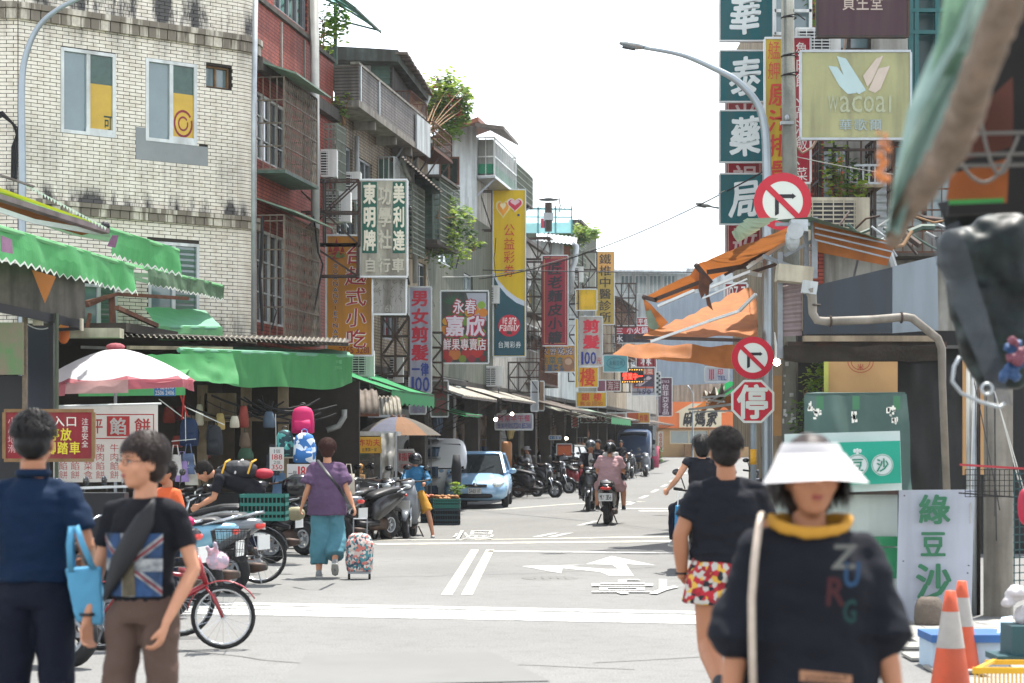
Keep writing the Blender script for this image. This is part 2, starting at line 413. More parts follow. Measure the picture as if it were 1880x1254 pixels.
def window(pl,s0,s1,z0,z1,parent,n=2,frame='white_frame',glass='glass_dark',out=-.1,fw=.05,bars=0,sill=None):
    f = MB()
    for a,b,c,d in ((s0,s1,z0,z0+fw),(s0,s1,z1-fw,z1),(s0,s0+fw,z0+fw,z1-fw),(s1-fw,s1,z0+fw,z1-fw)): bbox(f,pl,a,b,c,d,out-.03,out+.04)
    for i in range(1,n): x = s0+(s1-s0)*i/n; bbox(f,pl,x-fw*.6,x+fw*.6,z0+fw,z1-fw,out-.02,out+.03)
    for i in range(bars): z = z0+(z1-z0)*(i+1)/(bars+1); bbox(f,pl,s0+fw,s1-fw,z-.012,z+.012,out-.01,out+.02)
    fo = f.build('window',M(frame),parent)
    g = MB(); bbox(g,pl,s0+fw,s1-fw,z0+fw,z1-fw,out-.016,out-.008); g.build('pane',M(glass),fo)
    return fo
def cage(pl,s0,s1,z0,z1,out,parent,mt='rust',sp=.1,hsp=.45,tray=None,roof=None,lat=False,name='window_grille',r=.012):
    mb = MB(); P4 = pl.pt
    for z in (z0,z1,*[z0+hsp*i for i in range(1,int((z1-z0)/hsp)+1)]):
        mb.beam(P4(s0,z,0),P4(s0,z,out),r*2); mb.beam(P4(s0,z,out),P4(s1,z,out),r*2); mb.beam(P4(s1,z,out),P4(s1,z,0),r*2)
    n1 = max(2,int((s1-s0)/sp)); n2 = max(2,int(out/sp))
    for i in range(n1+1):
        a = s0+(s1-s0)*i/n1; mb.beam(P4(a,z0,out),P4(a,z1,out),r*(2.4 if i in (0,n1) else 1.3))
        if lat and i < n1:
            k = max(2,int((z1-z0)/.2)); da = (s1-s0)/n1
            for j in range(k):
                za,zb = z0+(z1-z0)*j/k,z0+(z1-z0)*(j+1)/k
                mb.beam(P4(a,za,out+.004),P4(a+da,zb,out+.004),r*.9)
    for i in range(n2+1):
        o = out*i/n2
        for a in (s0,s1): mb.beam(P4(a,z0,o),P4(a,z1,o),r*1.3)
    g = mb.build(name,M(mt),parent)
    if tray: t = MB(); bbox(t,pl,s0-.03,s1+.03,z0-.07,z0-.02,0,out+.03); t.build('grille_tray',M(tray),parent)
    if roof:
        t = MB(); o2 = out+.25
        t.hexa([P4(s0-.1,z1+.28,0),P4(s1+.1,z1+.28,0),P4(s1+.1,z1+.02,o2),P4(s0-.1,z1+.02,o2),P4(s0-.1,z1+.31,0),P4(s1+.1,z1+.31,0),P4(s1+.1,z1+.05,o2),P4(s0-.1,z1+.05,o2)])
        t.build('canopy',M(roof),parent)
    return g
def corr(p00,p10,p01,p11,pitch=.18,dep=.03,mb=None,waves_u=True,th=None):
    """corrugated sheet: ridges run from the 0 edge to the 1 edge"""
    mb = mb or MB(); p00,p10,p01,p11 = map(V,(p00,p10,p01,p11)); L = (p10-p00).length
    nrm = (p10-p00).cross(p01-p00).normalized(); n_ = max(4,int(L/pitch*4))
    def fn(u,v):
        ph = (u*n_) % 4; h = (0,dep,dep,0)[int(round(ph)) % 4]
        return p00.lerp(p10,u).lerp(p01.lerp(p11,u),v)+nrm*h
    mb.grid(fn,n_,1); return mb
def pipe(pts,r,mt,parent=None,name='downpipe',n=8): return MB().tube(pts,r,n).build(name,M(mt),parent,smooth=True)
def ac_unit(loc,rz,label,sc=1,group='air conditioner units on the house fronts',mt='white_plastic'):
    t = thing('air_conditioner',label,'air conditioner',loc,rz,group,local=True); w_,d,h = .82*sc,.32*sc,.6*sc
    b = MB().box((0,0,h/2+.04),(w_,d,h)).build('casing',M(mt),t,local=True)
    g = MB(); g.box((-.08*sc,-d/2-.004,h/2+.04),(w_*.72,.012,h*.84)); g.build('fan_opening',M('black'),t,local=True)
    s = MB()
    for i in range(9): s.box((-.08*sc,-d/2-.016,h*.13+.04+i*h*.095),(w_*.72,.01,.012*sc+.006))
    for i in range(5): s.box((-.08*sc+(i-2)*w_*.17,-d/2-.022,h/2+.04),(.014*sc,.01,h*.84))
    s.build('grille',M(mt),t,local=True)
    k = MB()
    for x in (-.3*sc,.3*sc): k.beam((x,-.15,0),(x,.45,0),.04); k.beam((x,-.12,0),(x,.45,-.38),.03)
    k.build('bracket',M('steel_grey'),t,local=True)
    return t
def leaves(mb,c,r,n,size,seed=0,droop=0,up=.3):
    rd = random.Random(seed); c = V(c)
    cl = [V((rd.gauss(0,.5),rd.gauss(0,.5),rd.gauss(0,.45))) for _ in range(max(3,n//60))]
    for i in range(n):
        q_ = rd.choice(cl)+V((rd.gauss(0,.22),rd.gauss(0,.22),rd.gauss(0,.22)))
        if q_.length > 1.15: q_ *= 1.15/q_.length
        p = c+V((q_.x*r[0],q_.y*r[1],q_.z*r[2]-droop*q_.length**2))
        a = rd.random()*6.28; d = V((math.cos(a),math.sin(a),rd.uniform(-.6,up))).normalized(); s = size*rd.uniform(.6,1.3)
        w_ = d.cross(V((rd.gauss(0,.4),rd.gauss(0,.4),1))).normalized()*s*.28
        mid = p+d*s*.5+V((0,0,s*.08)); mb.q(p,mid-w_,p+d*s,mid+w_)
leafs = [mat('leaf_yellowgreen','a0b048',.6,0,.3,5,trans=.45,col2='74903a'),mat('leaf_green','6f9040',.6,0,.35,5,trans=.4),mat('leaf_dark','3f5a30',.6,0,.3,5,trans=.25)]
mat('flower_orange','d86a4a',.6,0,.2,8,trans=.3); mat('flower_red','a8304a',.6,0,.2,trans=.3)
def shrub(name,label,cat,c,r,n,size,flowers=None,seed=1,droop=0,base=None,stems=6):
    t = thing(name,label,cat,base or (c[0],c[1],c[2]-r[2])); c = V(c)
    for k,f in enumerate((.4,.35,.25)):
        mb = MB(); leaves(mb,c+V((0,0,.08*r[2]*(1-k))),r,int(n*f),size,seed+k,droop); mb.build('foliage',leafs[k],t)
    if flowers: mb = MB(); leaves(mb,c,(r[0]*.9,r[1]*.9,r[2]*.9),int(n*.07),size*.7,seed+9,droop); mb.build('blossom',M(flowers),t)
    s = MB(); rd = random.Random(seed); b = V(base or (c[0],c[1],c[2]-r[2]))
    for i in range(stems):
        e = c+V((rd.gauss(0,.5)*r[0],rd.gauss(0,.5)*r[1],rd.uniform(0,.8)*r[2])); s.tube([b+V((rd.gauss(0,.1)*r[0],0,0)),b.lerp(e,.5)+V((0,0,.05)),e],[.02,.012,.004],5)
    s.build('stem',M('wood'),t); return t

# ---------------- white tiled house ----------------
def tile_material(name,a,b_,joint=None):
    m = bpy.data.materials.new(name); MATS[name] = m; m.use_nodes = True; n = m.node_tree; L = n.links; bs = n.nodes['Principled BSDF']
    ge = n.nodes.new('ShaderNodeNewGeometry'); sx = n.nodes.new('ShaderNodeSeparateXYZ'); L.new(ge.outputs['Position'],sx.inputs[0])
    nz = n.nodes.new('ShaderNodeTexNoise'); nz.inputs['Scale'].default_value = 7; nz.inputs['Detail'].default_value = 2; L.new(ge.outputs['Position'],nz.inputs['Vector'])
    r = n.nodes.new('ShaderNodeValToRGB'); r.color_ramp.elements[0].position = .3; r.color_ramp.elements[1].position = .6; r.color_ramp.elements[0].color = (*lin(b_),1); r.color_ramp.elements[1].color = (*lin(a),1); L.new(nz.outputs[0],r.inputs[0])
    # soot that runs down from ledges and sills
    mp = n.nodes.new('ShaderNodeMapping'); mp.inputs['Scale'].default_value = (2.6,2.6,.5); L.new(ge.outputs['Position'],mp.inputs[0])
    n2 = n.nodes.new('ShaderNodeTexNoise'); n2.inputs['Scale'].default_value = 1; n2.inputs['Detail'].default_value = 7; n2.inputs['Roughness'].default_value = .7; L.new(mp.outputs[0],n2.inputs['Vector'])
    bands = None
    for z_,w_,k in ((8.75,.6,2.2),(5.5,.28,2.0),(3.45,.4,1.4),(6.2,.8,.4),(8.15,.4,.5)):
        d = n.nodes.new('ShaderNodeMath'); d.operation = 'SUBTRACT'; L.new(sx.outputs['Z'],d.inputs[0]); d.inputs[1].default_value = z_
        ab = n.nodes.new('ShaderNodeMath'); ab.operation = 'ABSOLUTE'; L.new(d.outputs[0],ab.inputs[0])
        mr = n.nodes.new('ShaderNodeMapRange'); mr.inputs['From Min'].default_value = 0; mr.inputs['From Max'].default_value = w_; mr.inputs['To Min'].default_value = k; mr.inputs['To Max'].default_value = 0; L.new(ab.outputs[0],mr.inputs['Value'])
        if bands is None: bands = mr.outputs[0]
        else: ad = n.nodes.new('ShaderNodeMath'); ad.operation = 'ADD'; L.new(bands,ad.inputs[0]); L.new(mr.outputs[0],ad.inputs[1]); bands = ad.outputs[0]
    mr = n.nodes.new('ShaderNodeMapRange'); mr.inputs['From Min'].default_value = .45; mr.inputs['From Max'].default_value = .66; L.new(n2.outputs[0],mr.inputs['Value'])
    mu = n.nodes.new('ShaderNodeMath'); mu.operation = 'MULTIPLY'; mu.use_clamp = True; L.new(mr.outputs[0],mu.inputs[0]); L.new(bands,mu.inputs[1])
    mx = n.nodes.new('ShaderNodeMixRGB'); L.new(mu.outputs[0],mx.inputs[0]); L.new(r.outputs[0],mx.inputs[1]); mx.inputs[2].default_value = (.045,.042,.038,1)
    L.new(mx.outputs[0],bs.inputs['Base Color']); bs.inputs['Roughness'].default_value = .45
    return m
cream = tile_material('cream_tile','e2dbcb','d0c7b4'); mat('tile_joint','38332d',.9,0,.3,2)
mat('brick_ledge','d2cab8',.6,0,.3,14,streak=.95,lo=.4,hi=.5); mat('yellow_film','c9a53a',.4,0,.2,2,emit=0); mat('grey_cement','8d9191',.9,0,.15,2)
wb = thing('tiled_house','white tiled corner house with soot stains and two sliding windows upstairs','house',WT.pt(0,0))
F2 = Plane((WT.at(33,17).x,WT.at(33,17).y),(1,.02)); F2e = F2
sL = WT.S(33)
def wz(px,py): return WT.Z(px,py)
def wrect(x0,x1,y0,y1,pl=WT): z1,z0 = pl.Z(x0,y0),pl.Z(x0,y1); return (pl.S(x0),pl.S(x1),z0,z1)
w1 = wrect(111,212,86,243); w2 = wrect(267,361,106,258); w3 = wrect(378,425,118,158); w4 = wrect(272,365,442,575); w5 = wrect(148,215,520,640)
sR = WT.S(436)
wall(WT,sL,sR,0,13,[w1,w2,w3,w4,w5],M('tile_joint'),wb)
wall(F2,-5,0,0,13,[],M('tile_joint'),wb)
# rounded corner turning into the street
CP = []
p0 = WT.pt(sR,0); e1 = LF.pt(.55,0,-.02)
for i in range(7):
    t = i/6; ctl = WT.pt(sR+.42,0); CP.append((p0*(1-t)**2)+(ctl*2*t*(1-t))+(e1*t*t))
cw = MB()
for a,b_ in zip(CP,CP[1:]):
    d = (b_-a).normalized(); n_ = V((d.y,-d.x,0)); cw.hexa([a,b_,b_-n_*.2,a-n_*.2]+[p+V((0,0,13)) for p in (a,b_,b_-n_*.2,a-n_*.2)])
cw.build('wall',M('tile_joint'),wb)
slices = [(F2,-5,0),(WT,sL,sR)]
TW,TH = .217,.0605
def tiles_on(pl,s0,s1,z0,z1,skip,stuff,singles,lim=(0,0)):
    nz_ = int((z1-z0)/TH)
    for j in range(nz_):
        z = z0+j*TH; off = (j % 2)*TW*.5; s = s0-off
        while s < s1:
            a,b_ = max(s,s0)+.006,min(s+TW,s1)-.006; s += TW
            if b_-a < .02: continue
            for o in skip:
                if z+TH > o[2] and z < o[3]:
                    if a < o[0] < b_ or o[0] <= a < o[1] or o[0] < b_ <= o[1]:
                        if a < o[0]-.02: b_ = o[0]-.004
                        elif b_ > o[1]+.02: a = o[1]+.004
                        else: a = b_ = 0
                        break
            if b_-a < .015: continue
            d = .009+random.random()*.004
            full = abs(b_-a-(TW-.012)) < .002
            if full and lim[0] < z < lim[1] and len(singles) < 300: singles.append((pl,(a+b_)/2,z+TH/2)); continue
            bbox(stuff,pl,a,b_,z+.005,z+TH-.005,0,d)
st = MB(); sing = []
patch = wrect(249,381,233,292)
tiles_on(WT,sL,sR,3.3,12.9,[w1,w2,w3,w4,w5,(patch[0],w2[0],patch[2],patch[3]),(w2[0],patch[1],patch[2],w2[2])],st,sing,(5.95,6.9)); tiles_on(F2,-3,0,3.3,12.9,[],st,sing)
for a,b_ in zip(CP,CP[1:]):
    pl = Plane((a.x,a.y),((b_-a).x,(b_-a).y)); L_ = (b_-a).length
    for j in range(int(9.6/TH)):
        z = 3.3+j*TH; bbox(st,pl,0,L_,z+.005,z+TH-.005,0,.01)
st.build('wall_tiles',cream,wb,kind='stuff')
tb = MB().box((0,0,0),(TW-.012,.022,TH-.01)); tme = tb.mesh('tile',cream)
for pl,s,z in sing:
    o = link('tile',tme,wb); p = pl.pt(s,z,random.random()*.003); o.location = p; o.rotation_euler = (0,0,pl.ang())
    o.matrix_parent_inverse = Matrix.Translation(-wb.location)
cp_ = MB(); bbox(cp_,WT,patch[0],patch[1],patch[2],patch[3],0,.013); 
# keep the cement patch clear of the window opening
cp_ = MB()
for a,b_,c,d in ((patch[0],w2[0],patch[2],patch[3]),(w2[0],patch[1],patch[2],w2[2])): bbox(cp_,WT,a,b_,c,d,0,.013)
cp_.build('cement_patch',M('grey_cement'),wb)
# ledges of upright bricks
for zc,h in ((8.42,.26),(5.36,.2)):
    lg = MB()
    for pl,s0,s1 in slices:
        n_ = int((s1-s0)/.17)
        for i in range(n_):
            a = s0+(s1-s0)*i/n_; bbox(lg,pl,a+.008,a+(s1-s0)/n_-.008,zc-h/2,zc+h*.1,0,.085); bbox(lg,pl,a+.003,a+(s1-s0)/n_-.003,zc+h*.14,zc+h/2,0,.12)
    for a,b_ in zip(CP,CP[1:]):
        pl = Plane((a.x,a.y),((b_-a).x,(b_-a).y)); L_ = (b_-a).length; bbox(lg,pl,0,L_+.01,zc-h/2,zc+h*.1,0,.085); bbox(lg,pl,0,L_+.02,zc+h*.14,zc+h/2,0,.12)
    lg.build('brick_ledge',M('brick_ledge'),wb)
# sliding windows: pale left pane, right pane showing yellow film with a red ring
for k,r_ in enumerate((w1,w2)):
    f = window(WT,*r_,wb,2,'white_frame','glass_pale',out=-.02,fw=.055)
    s0,s1,z0,z1 = r_; mid = (s0+s1)/2
    g = MB(); bbox(g,WT,mid+.04,s1-.06,z0+.07,z0+(z1-z0)*.62,-.024,-.012); g.build('yellow_film',M('yellow_film'),f)
    g = MB(); bbox(g,WT,mid+.04,s1-.06,z0+(z1-z0)*.62,z1-.07,-.024,-.012); g.build('dark_pane',mat('green_glass','3f5a50',.15,0,.3,9),f)
    g = MB(); bbox(g,WT,mid-.04,s1-.03,z0+.04,z0+.12,-.01,.012); g.build('sash',M('white_frame'),f)
    fr = lambda x,y,a=mid+.04,b_=s1-.06,c=z0+.07,d=z0+(z1-z0)*.62: WT.pt(a+(b_-a)*x,c+(d-c)*y,-.010)
    dm = MB()
    if k:
        for R_,w_ in ((.5,.09),(.27,.07)):
            for i in range(20):
                t0,t1 = i/20*6.0+.6,(i+1)/20*6.0+.6
                dm.q(*[fr(.5+math.cos(t)*r2*.95,.36+math.sin(t)*r2*.6) for t,r2 in ((t0,R_-w_),(t1,R_-w_),(t1,R_),(t0,R_))])
        dm.build('red_ring_print',mat('ring_red','8a3038',.6),f)
    else:
        put(dm,'可',.03,.62,.05,1.0,.38,fr); dm.build('dark_print',mat('print_dark','2a4038',.6),f)
window(WT,*w3,wb,2,'wood','glass_pale',out=-.14,fw=.03)
for r_ in (w4,w5):
    f = window(WT,*r_,wb,2,'white_frame','glass_pale',out=-.02,fw=.05)
    s0,s1,z0,z1 = r_; mid = (s0+s1)/2; j = MB()
    for i in range(11): z = z0+.1+i*(z1-z0-.16)/11; j.hexa([WT.pt(mid+.05,z,-.012),WT.pt(s1-.06,z,-.012),WT.pt(s1-.06,z,.0),WT.pt(mid+.05,z,.0)]+[WT.pt(mid+.05,z+.05,-.018),WT.pt(s1-.06,z+.05,-.018),WT.pt(s1-.06,z+.05,-.012),WT.pt(mid+.05,z+.05,-.012)])
    j.build('louvre',mat('louvre_green','3f5f4c',.5),f)
# cable bundle climbing at the left edge
cb = thing('cable_bundle','black cable bundle hooking down the tiled wall beside the curved lamp post','cable',WT.at(20,230,.1))
mb = MB()
for i in range(4): mb.tube([P(-30,215+i*4,118),P(5,205+i*3,118),P(20+i*4,222+i*4,118),P(31,245+i*6,117.5),P(22+i*3,270,117.5),P(21+i*3,330,117.5)],.014,5)
mb.build('cable',M('wire'),cb)

# ---------------- red brick house, grey house, and so on down the row ----------------
def brick_mat(name,c1,c2,mo,wd=.2,ht=.065,streak=.5):
    m = mat(name,c1,.75,0,.3,2.5,col2=c2,streak=streak); n = m.node_tree; L = n.links; bs = n.nodes['Principled BSDF']; src = bs.inputs['Base Color'].links[0].from_socket
    tc = n.nodes['Texture Coordinate']; mp = n.nodes.new('ShaderNodeMapping'); mp.inputs['Rotation'].default_value = (0,0,-LF.ang()); L.new(tc.outputs['Object'],mp.inputs[0])
    sx = n.nodes.new('ShaderNodeSeparateXYZ'); L.new(mp.outputs[0],sx.inputs[0]); cx = n.nodes.new('ShaderNodeCombineXYZ'); L.new(sx.outputs[0],cx.inputs[0]); L.new(sx.outputs[2],cx.inputs[1])
    bt = n.nodes.new('ShaderNodeTexBrick'); bt.inputs['Scale'].default_value = 1; bt.inputs['Mortar Size'].default_value = .009; bt.inputs['Brick Width'].default_value = wd; bt.inputs['Row Height'].default_value = ht
    bt.inputs['Color1'].default_value = (1,1,1,1); bt.inputs['Color2'].default_value = (.82,.82,.82,1); bt.inputs['Mortar'].default_value = (*[x for x in lin(mo)],1); L.new(cx.outputs[0],bt.inputs['Vector'])
    mx = n.nodes.new('ShaderNodeMixRGB'); mx.blend_type = 'MULTIPLY'; mx.inputs[0].default_value = .85; L.new(src,mx.inputs[1]); L.new(bt.outputs[0],mx.inputs[2]); L.new(mx.outputs[0],bs.inputs['Base Color'])
    return m
brick_mat('red_brick','a8503e','8c3f32','8a5a50',streak=.55); brick_mat('grey_brick','7b7570','625c58','4a4642',streak=.75); brick_mat('tan_tile','9c8c74','83745f','605646',streak=.8)
mat('green_corr','4c6459',.6,.1,.3,3,streak=.6); mat('green_sheet','86a08c',.6,0,.3,3,trans=.2,streak=.3); mat('teal_sheet','8cc4bc',.4,0,.15,trans=.5)
mat('render_grey','a5a39b',.9,0,.3,1.5,streak=.8); mat('render_pale','bcc2c2',.85,0,.25,1.5,streak=.6); mat('render_tan','a3947c',.9,0,.3,2,streak=.8)
mat('white_corr','c9d0d2',.5,.1,.2,2,streak=.5); mat('roof_tin','6c6258',.8,0,.4,4,streak=.7); mat('roof_rust','8a5844',.85,0,.4,4); mat('plaster_green','5b6052',.9,0,.3,2,streak=.7)
mat('ledge_dark','55504a',.9,0,.4,3,streak=.8)
S = LF.S; Zf = LF.Z
def lrect(x0,x1,y0,y1): return (S(x0),S(x1),Zf(x0,y1),Zf(x0,y0))
mat('cage_brown','7d7264',.85,0,.4,9,streak=.5)
rb = thing('red_brick_house','red brick house with rusty window cages beside the white tiled corner','house',LF.pt(.3,0))
win_r = [(.55,2.5,6.55,7.75),(.55,2.5,3.7,5.35)]
wall(LF,.35,S(567),3.3,13,win_r+[(S(503),S(564),9.45,12)],M('red_brick'),rb)
wall(LF,S(567),S(612),3.3,9.25,[],M('red_brick'),rb)
for r_ in win_r: window(LF,*r_,rb,4,'white_frame',out=-.08,bars=2)
window(LF,S(503),S(564),9.45,12,rb,4,'steel_grey',out=-.08)
ld = MB(); bbox(ld,LF,.35,S(612),8.05,8.28,0,.16); bbox(ld,LF,S(567),S(612),9.25,9.32,-.25,.06); bbox(ld,LF,.35,S(567),9.3,9.38,0,.06); ld.build('ledge',M('ledge_dark'),rb)
for px in (515,557,571): b_ = MB(); bbox(b_,LF,S(px),S(px)+.05,8.28,9.25,0,.03); b_.build('joint_strip',M('render_grey'),rb)
cage(LF,.5,2.75,6.35,7.95,.5,rb,'cage_brown',.12,.4,'green_corr','green_sheet',lat=True)
cage(LF,.5,2.9,3.45,5.55,.5,rb,'cage_brown',.12,.5,'green_corr','green_sheet',lat=True)
pipe([LF.at(470,-60,.25),LF.at(466,200,.3),LF.at(466,610,.3)],.045,'galv',rb); pipe([LF.at(577,-40,.3),LF.at(580,620,.35)],.085,'pvc',rb); pipe([LF.at(572,0,.1),LF.at(572,340,.1)],.03,'pvc',rb)
# roof terrace with a curved teal canopy and pot plants
cn = MB(); a0 = LF.pt(S(590)-2.4,0,0)
def can(u,v):
    s = S(567)+v*2.3; t = u; o = -1.6+2.5*t; z = 10.95-1.0*t*t
    return LF.pt(s,z,o)
rc = thing('roof_canopy','curved translucent teal canopy over the brick house roof terrace','canopy',LF.pt(S(580),9.3))
cn.grid(can,8,3); cn.build('canopy_sheet',M('teal_sheet'),rc)
fr_ = MB()
for v in (0,.33,.66,1):
    for i in range(8): fr_.beam(can(i/8,v)-V((0,0,.03)),can((i+1)/8,v)-V((0,0,.03)),.04)
for u in (0,.35,.7,1): fr_.beam(can(u,0)-V((0,0,.03)),can(u,1)-V((0,0,.03)),.035)
fr_.beam(can(.62,1),V((*can(.62,1).xy,9.2)),.07); fr_.beam(can(.62,.1),V((*can(.62,.1).xy,9.2)),.06); fr_.beam(can(1,1),can(.62,1)-V((0,0,.35)),.035); fr_.build('canopy_frame',M('green_corr'),rc)
shrub('pot_plant','leafy pot plants with red bracts under the teal roof canopy','plant',LF.at(592,45,-.2),(.45,.6,.8),420,.16,'flower_red',3)
shrub('ledge_fern','small green plant growing from the top corner of the grey parapet','plant',LF.at(630,197,.2),(.2,.25,.35),200,.11,None,5)
gb = thing('grey_house','narrow grey house with dark tiled balcony parapet and rooftop shed','house',LF.pt(S(615),0))
wg = [lrect(615,646,255,330),lrect(655,683,285,345),lrect(618,650,345,430),lrect(700,732,560,620)]
wall(LF,S(612)+.005,S(745),3.3,8.35,wg,M('tan_tile'),gb)
for r_ in wg: window(LF,*r_,gb,3,'steel_grey',out=-.08)
pb = MB(); bbox(pb,LF,S(614),S(741),8.5,9.22,.38,.5); bbox(pb,LF,S(614),S(614)+.12,8.5,9.22,0,.38); pb.build('parapet',M('grey_brick'),gb)
pb = MB(); bbox(pb,LF,S(612),S(742),8.36,8.5,-.1,.53); bbox(pb,LF,S(612),S(742),9.22,9.27,.35,.53)
for px in (650,690,720): bbox(pb,LF,S(px),S(px)+.12,8.18,8.36,0,.45)
pb.build('balcony_slab',M('concrete'),gb)
for px in (616,652): b_ = MB(); bbox(b_,LF,S(px),S(px)+.06,8.5,9.22,.5,.53); b_.build('joint_strip',M('galv'),gb)
pipe([LF.at(655,250,.08),LF.at(655,560,.08)],.05,'pvc',gb); pipe([LF.at(738,290,.4),LF.at(745,315,.4),LF.at(762,350,.3),LF.at(762,520,.3)],.06,'pvc',gb)
mat('vent_screen','6e6c66',.8); cage(LF,S(595),S(612),6.0,7.9,.25,gb,'net',.07,.2)
cage(LF,S(695),S(733),7.05,7.95,.35,gb,'white_frame',.11,.9,'ledge_dark')
b_ = MB(); bbox(b_,LF,S(695),S(733),7.05,7.9,0,.2); b_.build('green_panel',M('green_corr'),gb)
cp2 = MB(); corr(LF.at(738,290,.6),LF.at(812,355,.9),LF.at(735,282,0),LF.at(808,346,0),.2,.03,cp2); cp2.build('side_canopy',M('roof_tin'),gb)
# rooftop shed
HP = Plane((-2.82,45.0),(1,.02)); hs_ = thing('rooftop_shed','ramshackle tin shed with mossy roof on top of the grey house','shed',(-2.9,45,9.2))
f_ = MB(); bbox(f_,HP,-.02-1.15,-.42,8.3,10.35,-.2,0); f_.build('grey_panel',M('render_pale'),hs_)
f_ = MB(); corr(HP.pt(-.42,8.3,.02),HP.pt(-.42,10.35,.02),HP.pt(.02,8.3,.02),HP.pt(.02,10.35,.02),.14,.02,f_); f_.build('green_front',M('green_corr'),hs_)
f_ = MB(); corr(LF.pt(11.45,8.4,.02),LF.pt(13.6,8.4,.02),LF.pt(11.45,10.35,.02),LF.pt(13.6,10.0,.02),.16,.03,f_); f_.build('side_wall',mat('shed_dark','4a4744',.8,0,.4,4,streak=.7),hs_)
f_ = MB(); f_.hexa([HP.pt(-1.6,10.3,.45),HP.pt(.22,10.25,.45),LF.pt(14.2,9.85,.35),LF.pt(14.2,10.1,-2)]+[HP.pt(-1.6,10.62,.45),HP.pt(.22,10.52,.45),LF.pt(14.2,10.0,.35),LF.pt(14.2,10.5,-2)]); f_.build('roof',mat('roof_moss','56605a',.9,0,.45,5,streak=.9,lo=.35,hi=.55),hs_)
f_ = MB()
for i in range(9): s = 11.3+i*.33; f_.box(LF.pt(s,10.42-i*.045+random.random()*.03,.3),(.5,.28,.06),LF.ang()+.1)
f_.build('roof_tile',M('roof_tin'),hs_)
cage(LF,11.5,13.3,8.75,9.65,.45,hs_,'rust',.11,.3,'ledge_dark'); cage(HP,-.4,.0,8.8,9.5,.25,hs_,'rust',.4,.18)
f_ = MB()
for s in (11.6,13.2): f_.beam(LF.pt(s,8.7,.45),LF.pt(s-.2,7.9,0),.04)
f_.build('strut',M('steel_grey'),hs_); pipe([LF.pt(14.1,10,.35),LF.pt(14.05,9.6,.2),LF.pt(14.0,9.4,.05),LF.pt(14.0,5.5,.05)],.06,'pvc',hs_)
# tan house with planter cage
tb_ = thing('tan_house','tan plastered house with an overgrown planter cage on its upper floor','house',LF.pt(S(750),0))
wt = [lrect(768,782,480,560),lrect(805,832,420,480),lrect(852,868,500,580),lrect(808,860,690,722)]
wall(LF,S(745)+.005,S(786),3.3,9.9,[wt[0]],M('render_tan'),tb_); window(LF,*wt[0],tb_,2,'steel_grey')
wall(LF,S(786)+.005,S(905),3.3,8.0,wt[1:],M('plaster_green'),tb_)
for r_ in wt[1:]: window(LF,*r_,tb_,2,'galv','glass_pale')
f_ = MB(); bbox(f_,LF,S(722),S(748),8.36,9.15,.52,.56); f_.build('white_panel',M('render_pale'),tb_)
cage(LF,S(750),S(786),7.9+.75,9.25,.6,tb_,'rust',.12,.2,'rust')
f_ = MB(); bbox(f_,LF,S(751),S(785),8.6,8.75,.03,.57); f_.build('planter',M('green_corr'),tb_)
f_ = MB()
for px in (752,765,784): f_.beam(LF.pt(S(px),8.6,.6),LF.pt(S(px)-.3,7.6,0),.035)
f_.build('strut',M('steel_dark'),tb_)
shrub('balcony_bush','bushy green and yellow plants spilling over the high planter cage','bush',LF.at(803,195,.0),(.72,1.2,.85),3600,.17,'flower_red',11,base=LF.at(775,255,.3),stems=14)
shrub('red_leaf_plant','single red leaved sprig standing in the high planter cage','plant',LF.at(795,168,.1),(.08,.1,.16),26,.16,'flower_red',12,stems=2)
# green corrugated bay with flowering creeper
gbx = thing('green_bay','green corrugated metal bay caged with rusty bars beside orange flowers','balcony',LF.at(765,470,.3))
s0,s1,z0,z1 = S(752),S(786),Zf(765,470)+.3,Zf(765,335)
f_ = MB(); e = Plane(LF.pt(s0,0,0).xy,(LF.n.x,LF.n.y))
corr(LF.pt(s0,z0,.0),LF.pt(s0,z1,.0),LF.pt(s0,z0,.55),LF.pt(s0,z1,.55),.2,.02,f_); corr(LF.pt(s0,z0,.55),LF.pt(s1,z0,.55),LF.pt(s0,z1,.55),LF.pt(s1,z1,.55),.2,.02,f_); f_.build('green_sheet',M('green_corr'),gbx)
f_ = MB(); bbox(f_,LF,s0-.1,s1+.1,z1,z1+.06,-.0,.8); bbox(f_,LF,s0-.1,s1+.3,z0-.1,z0,0,.7); f_.build('frame',M('ledge_dark'),gbx)
cage(LF,s0+.1,s1+.4,z0,z1,.72,gbx,'net',.14,.14)
cage(LF,S(722),S(745),Zf(735,470),Zf(735,345),.45,gbx,'net',.12,.12)
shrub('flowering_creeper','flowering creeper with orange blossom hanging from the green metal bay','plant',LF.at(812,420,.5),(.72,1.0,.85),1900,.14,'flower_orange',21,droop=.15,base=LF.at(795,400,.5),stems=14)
shrub('green_sprig','light green sprig jutting right below the orange flowers','plant',LF.at(868,450,.4),(.2,.3,.16),90,.16,None,23)
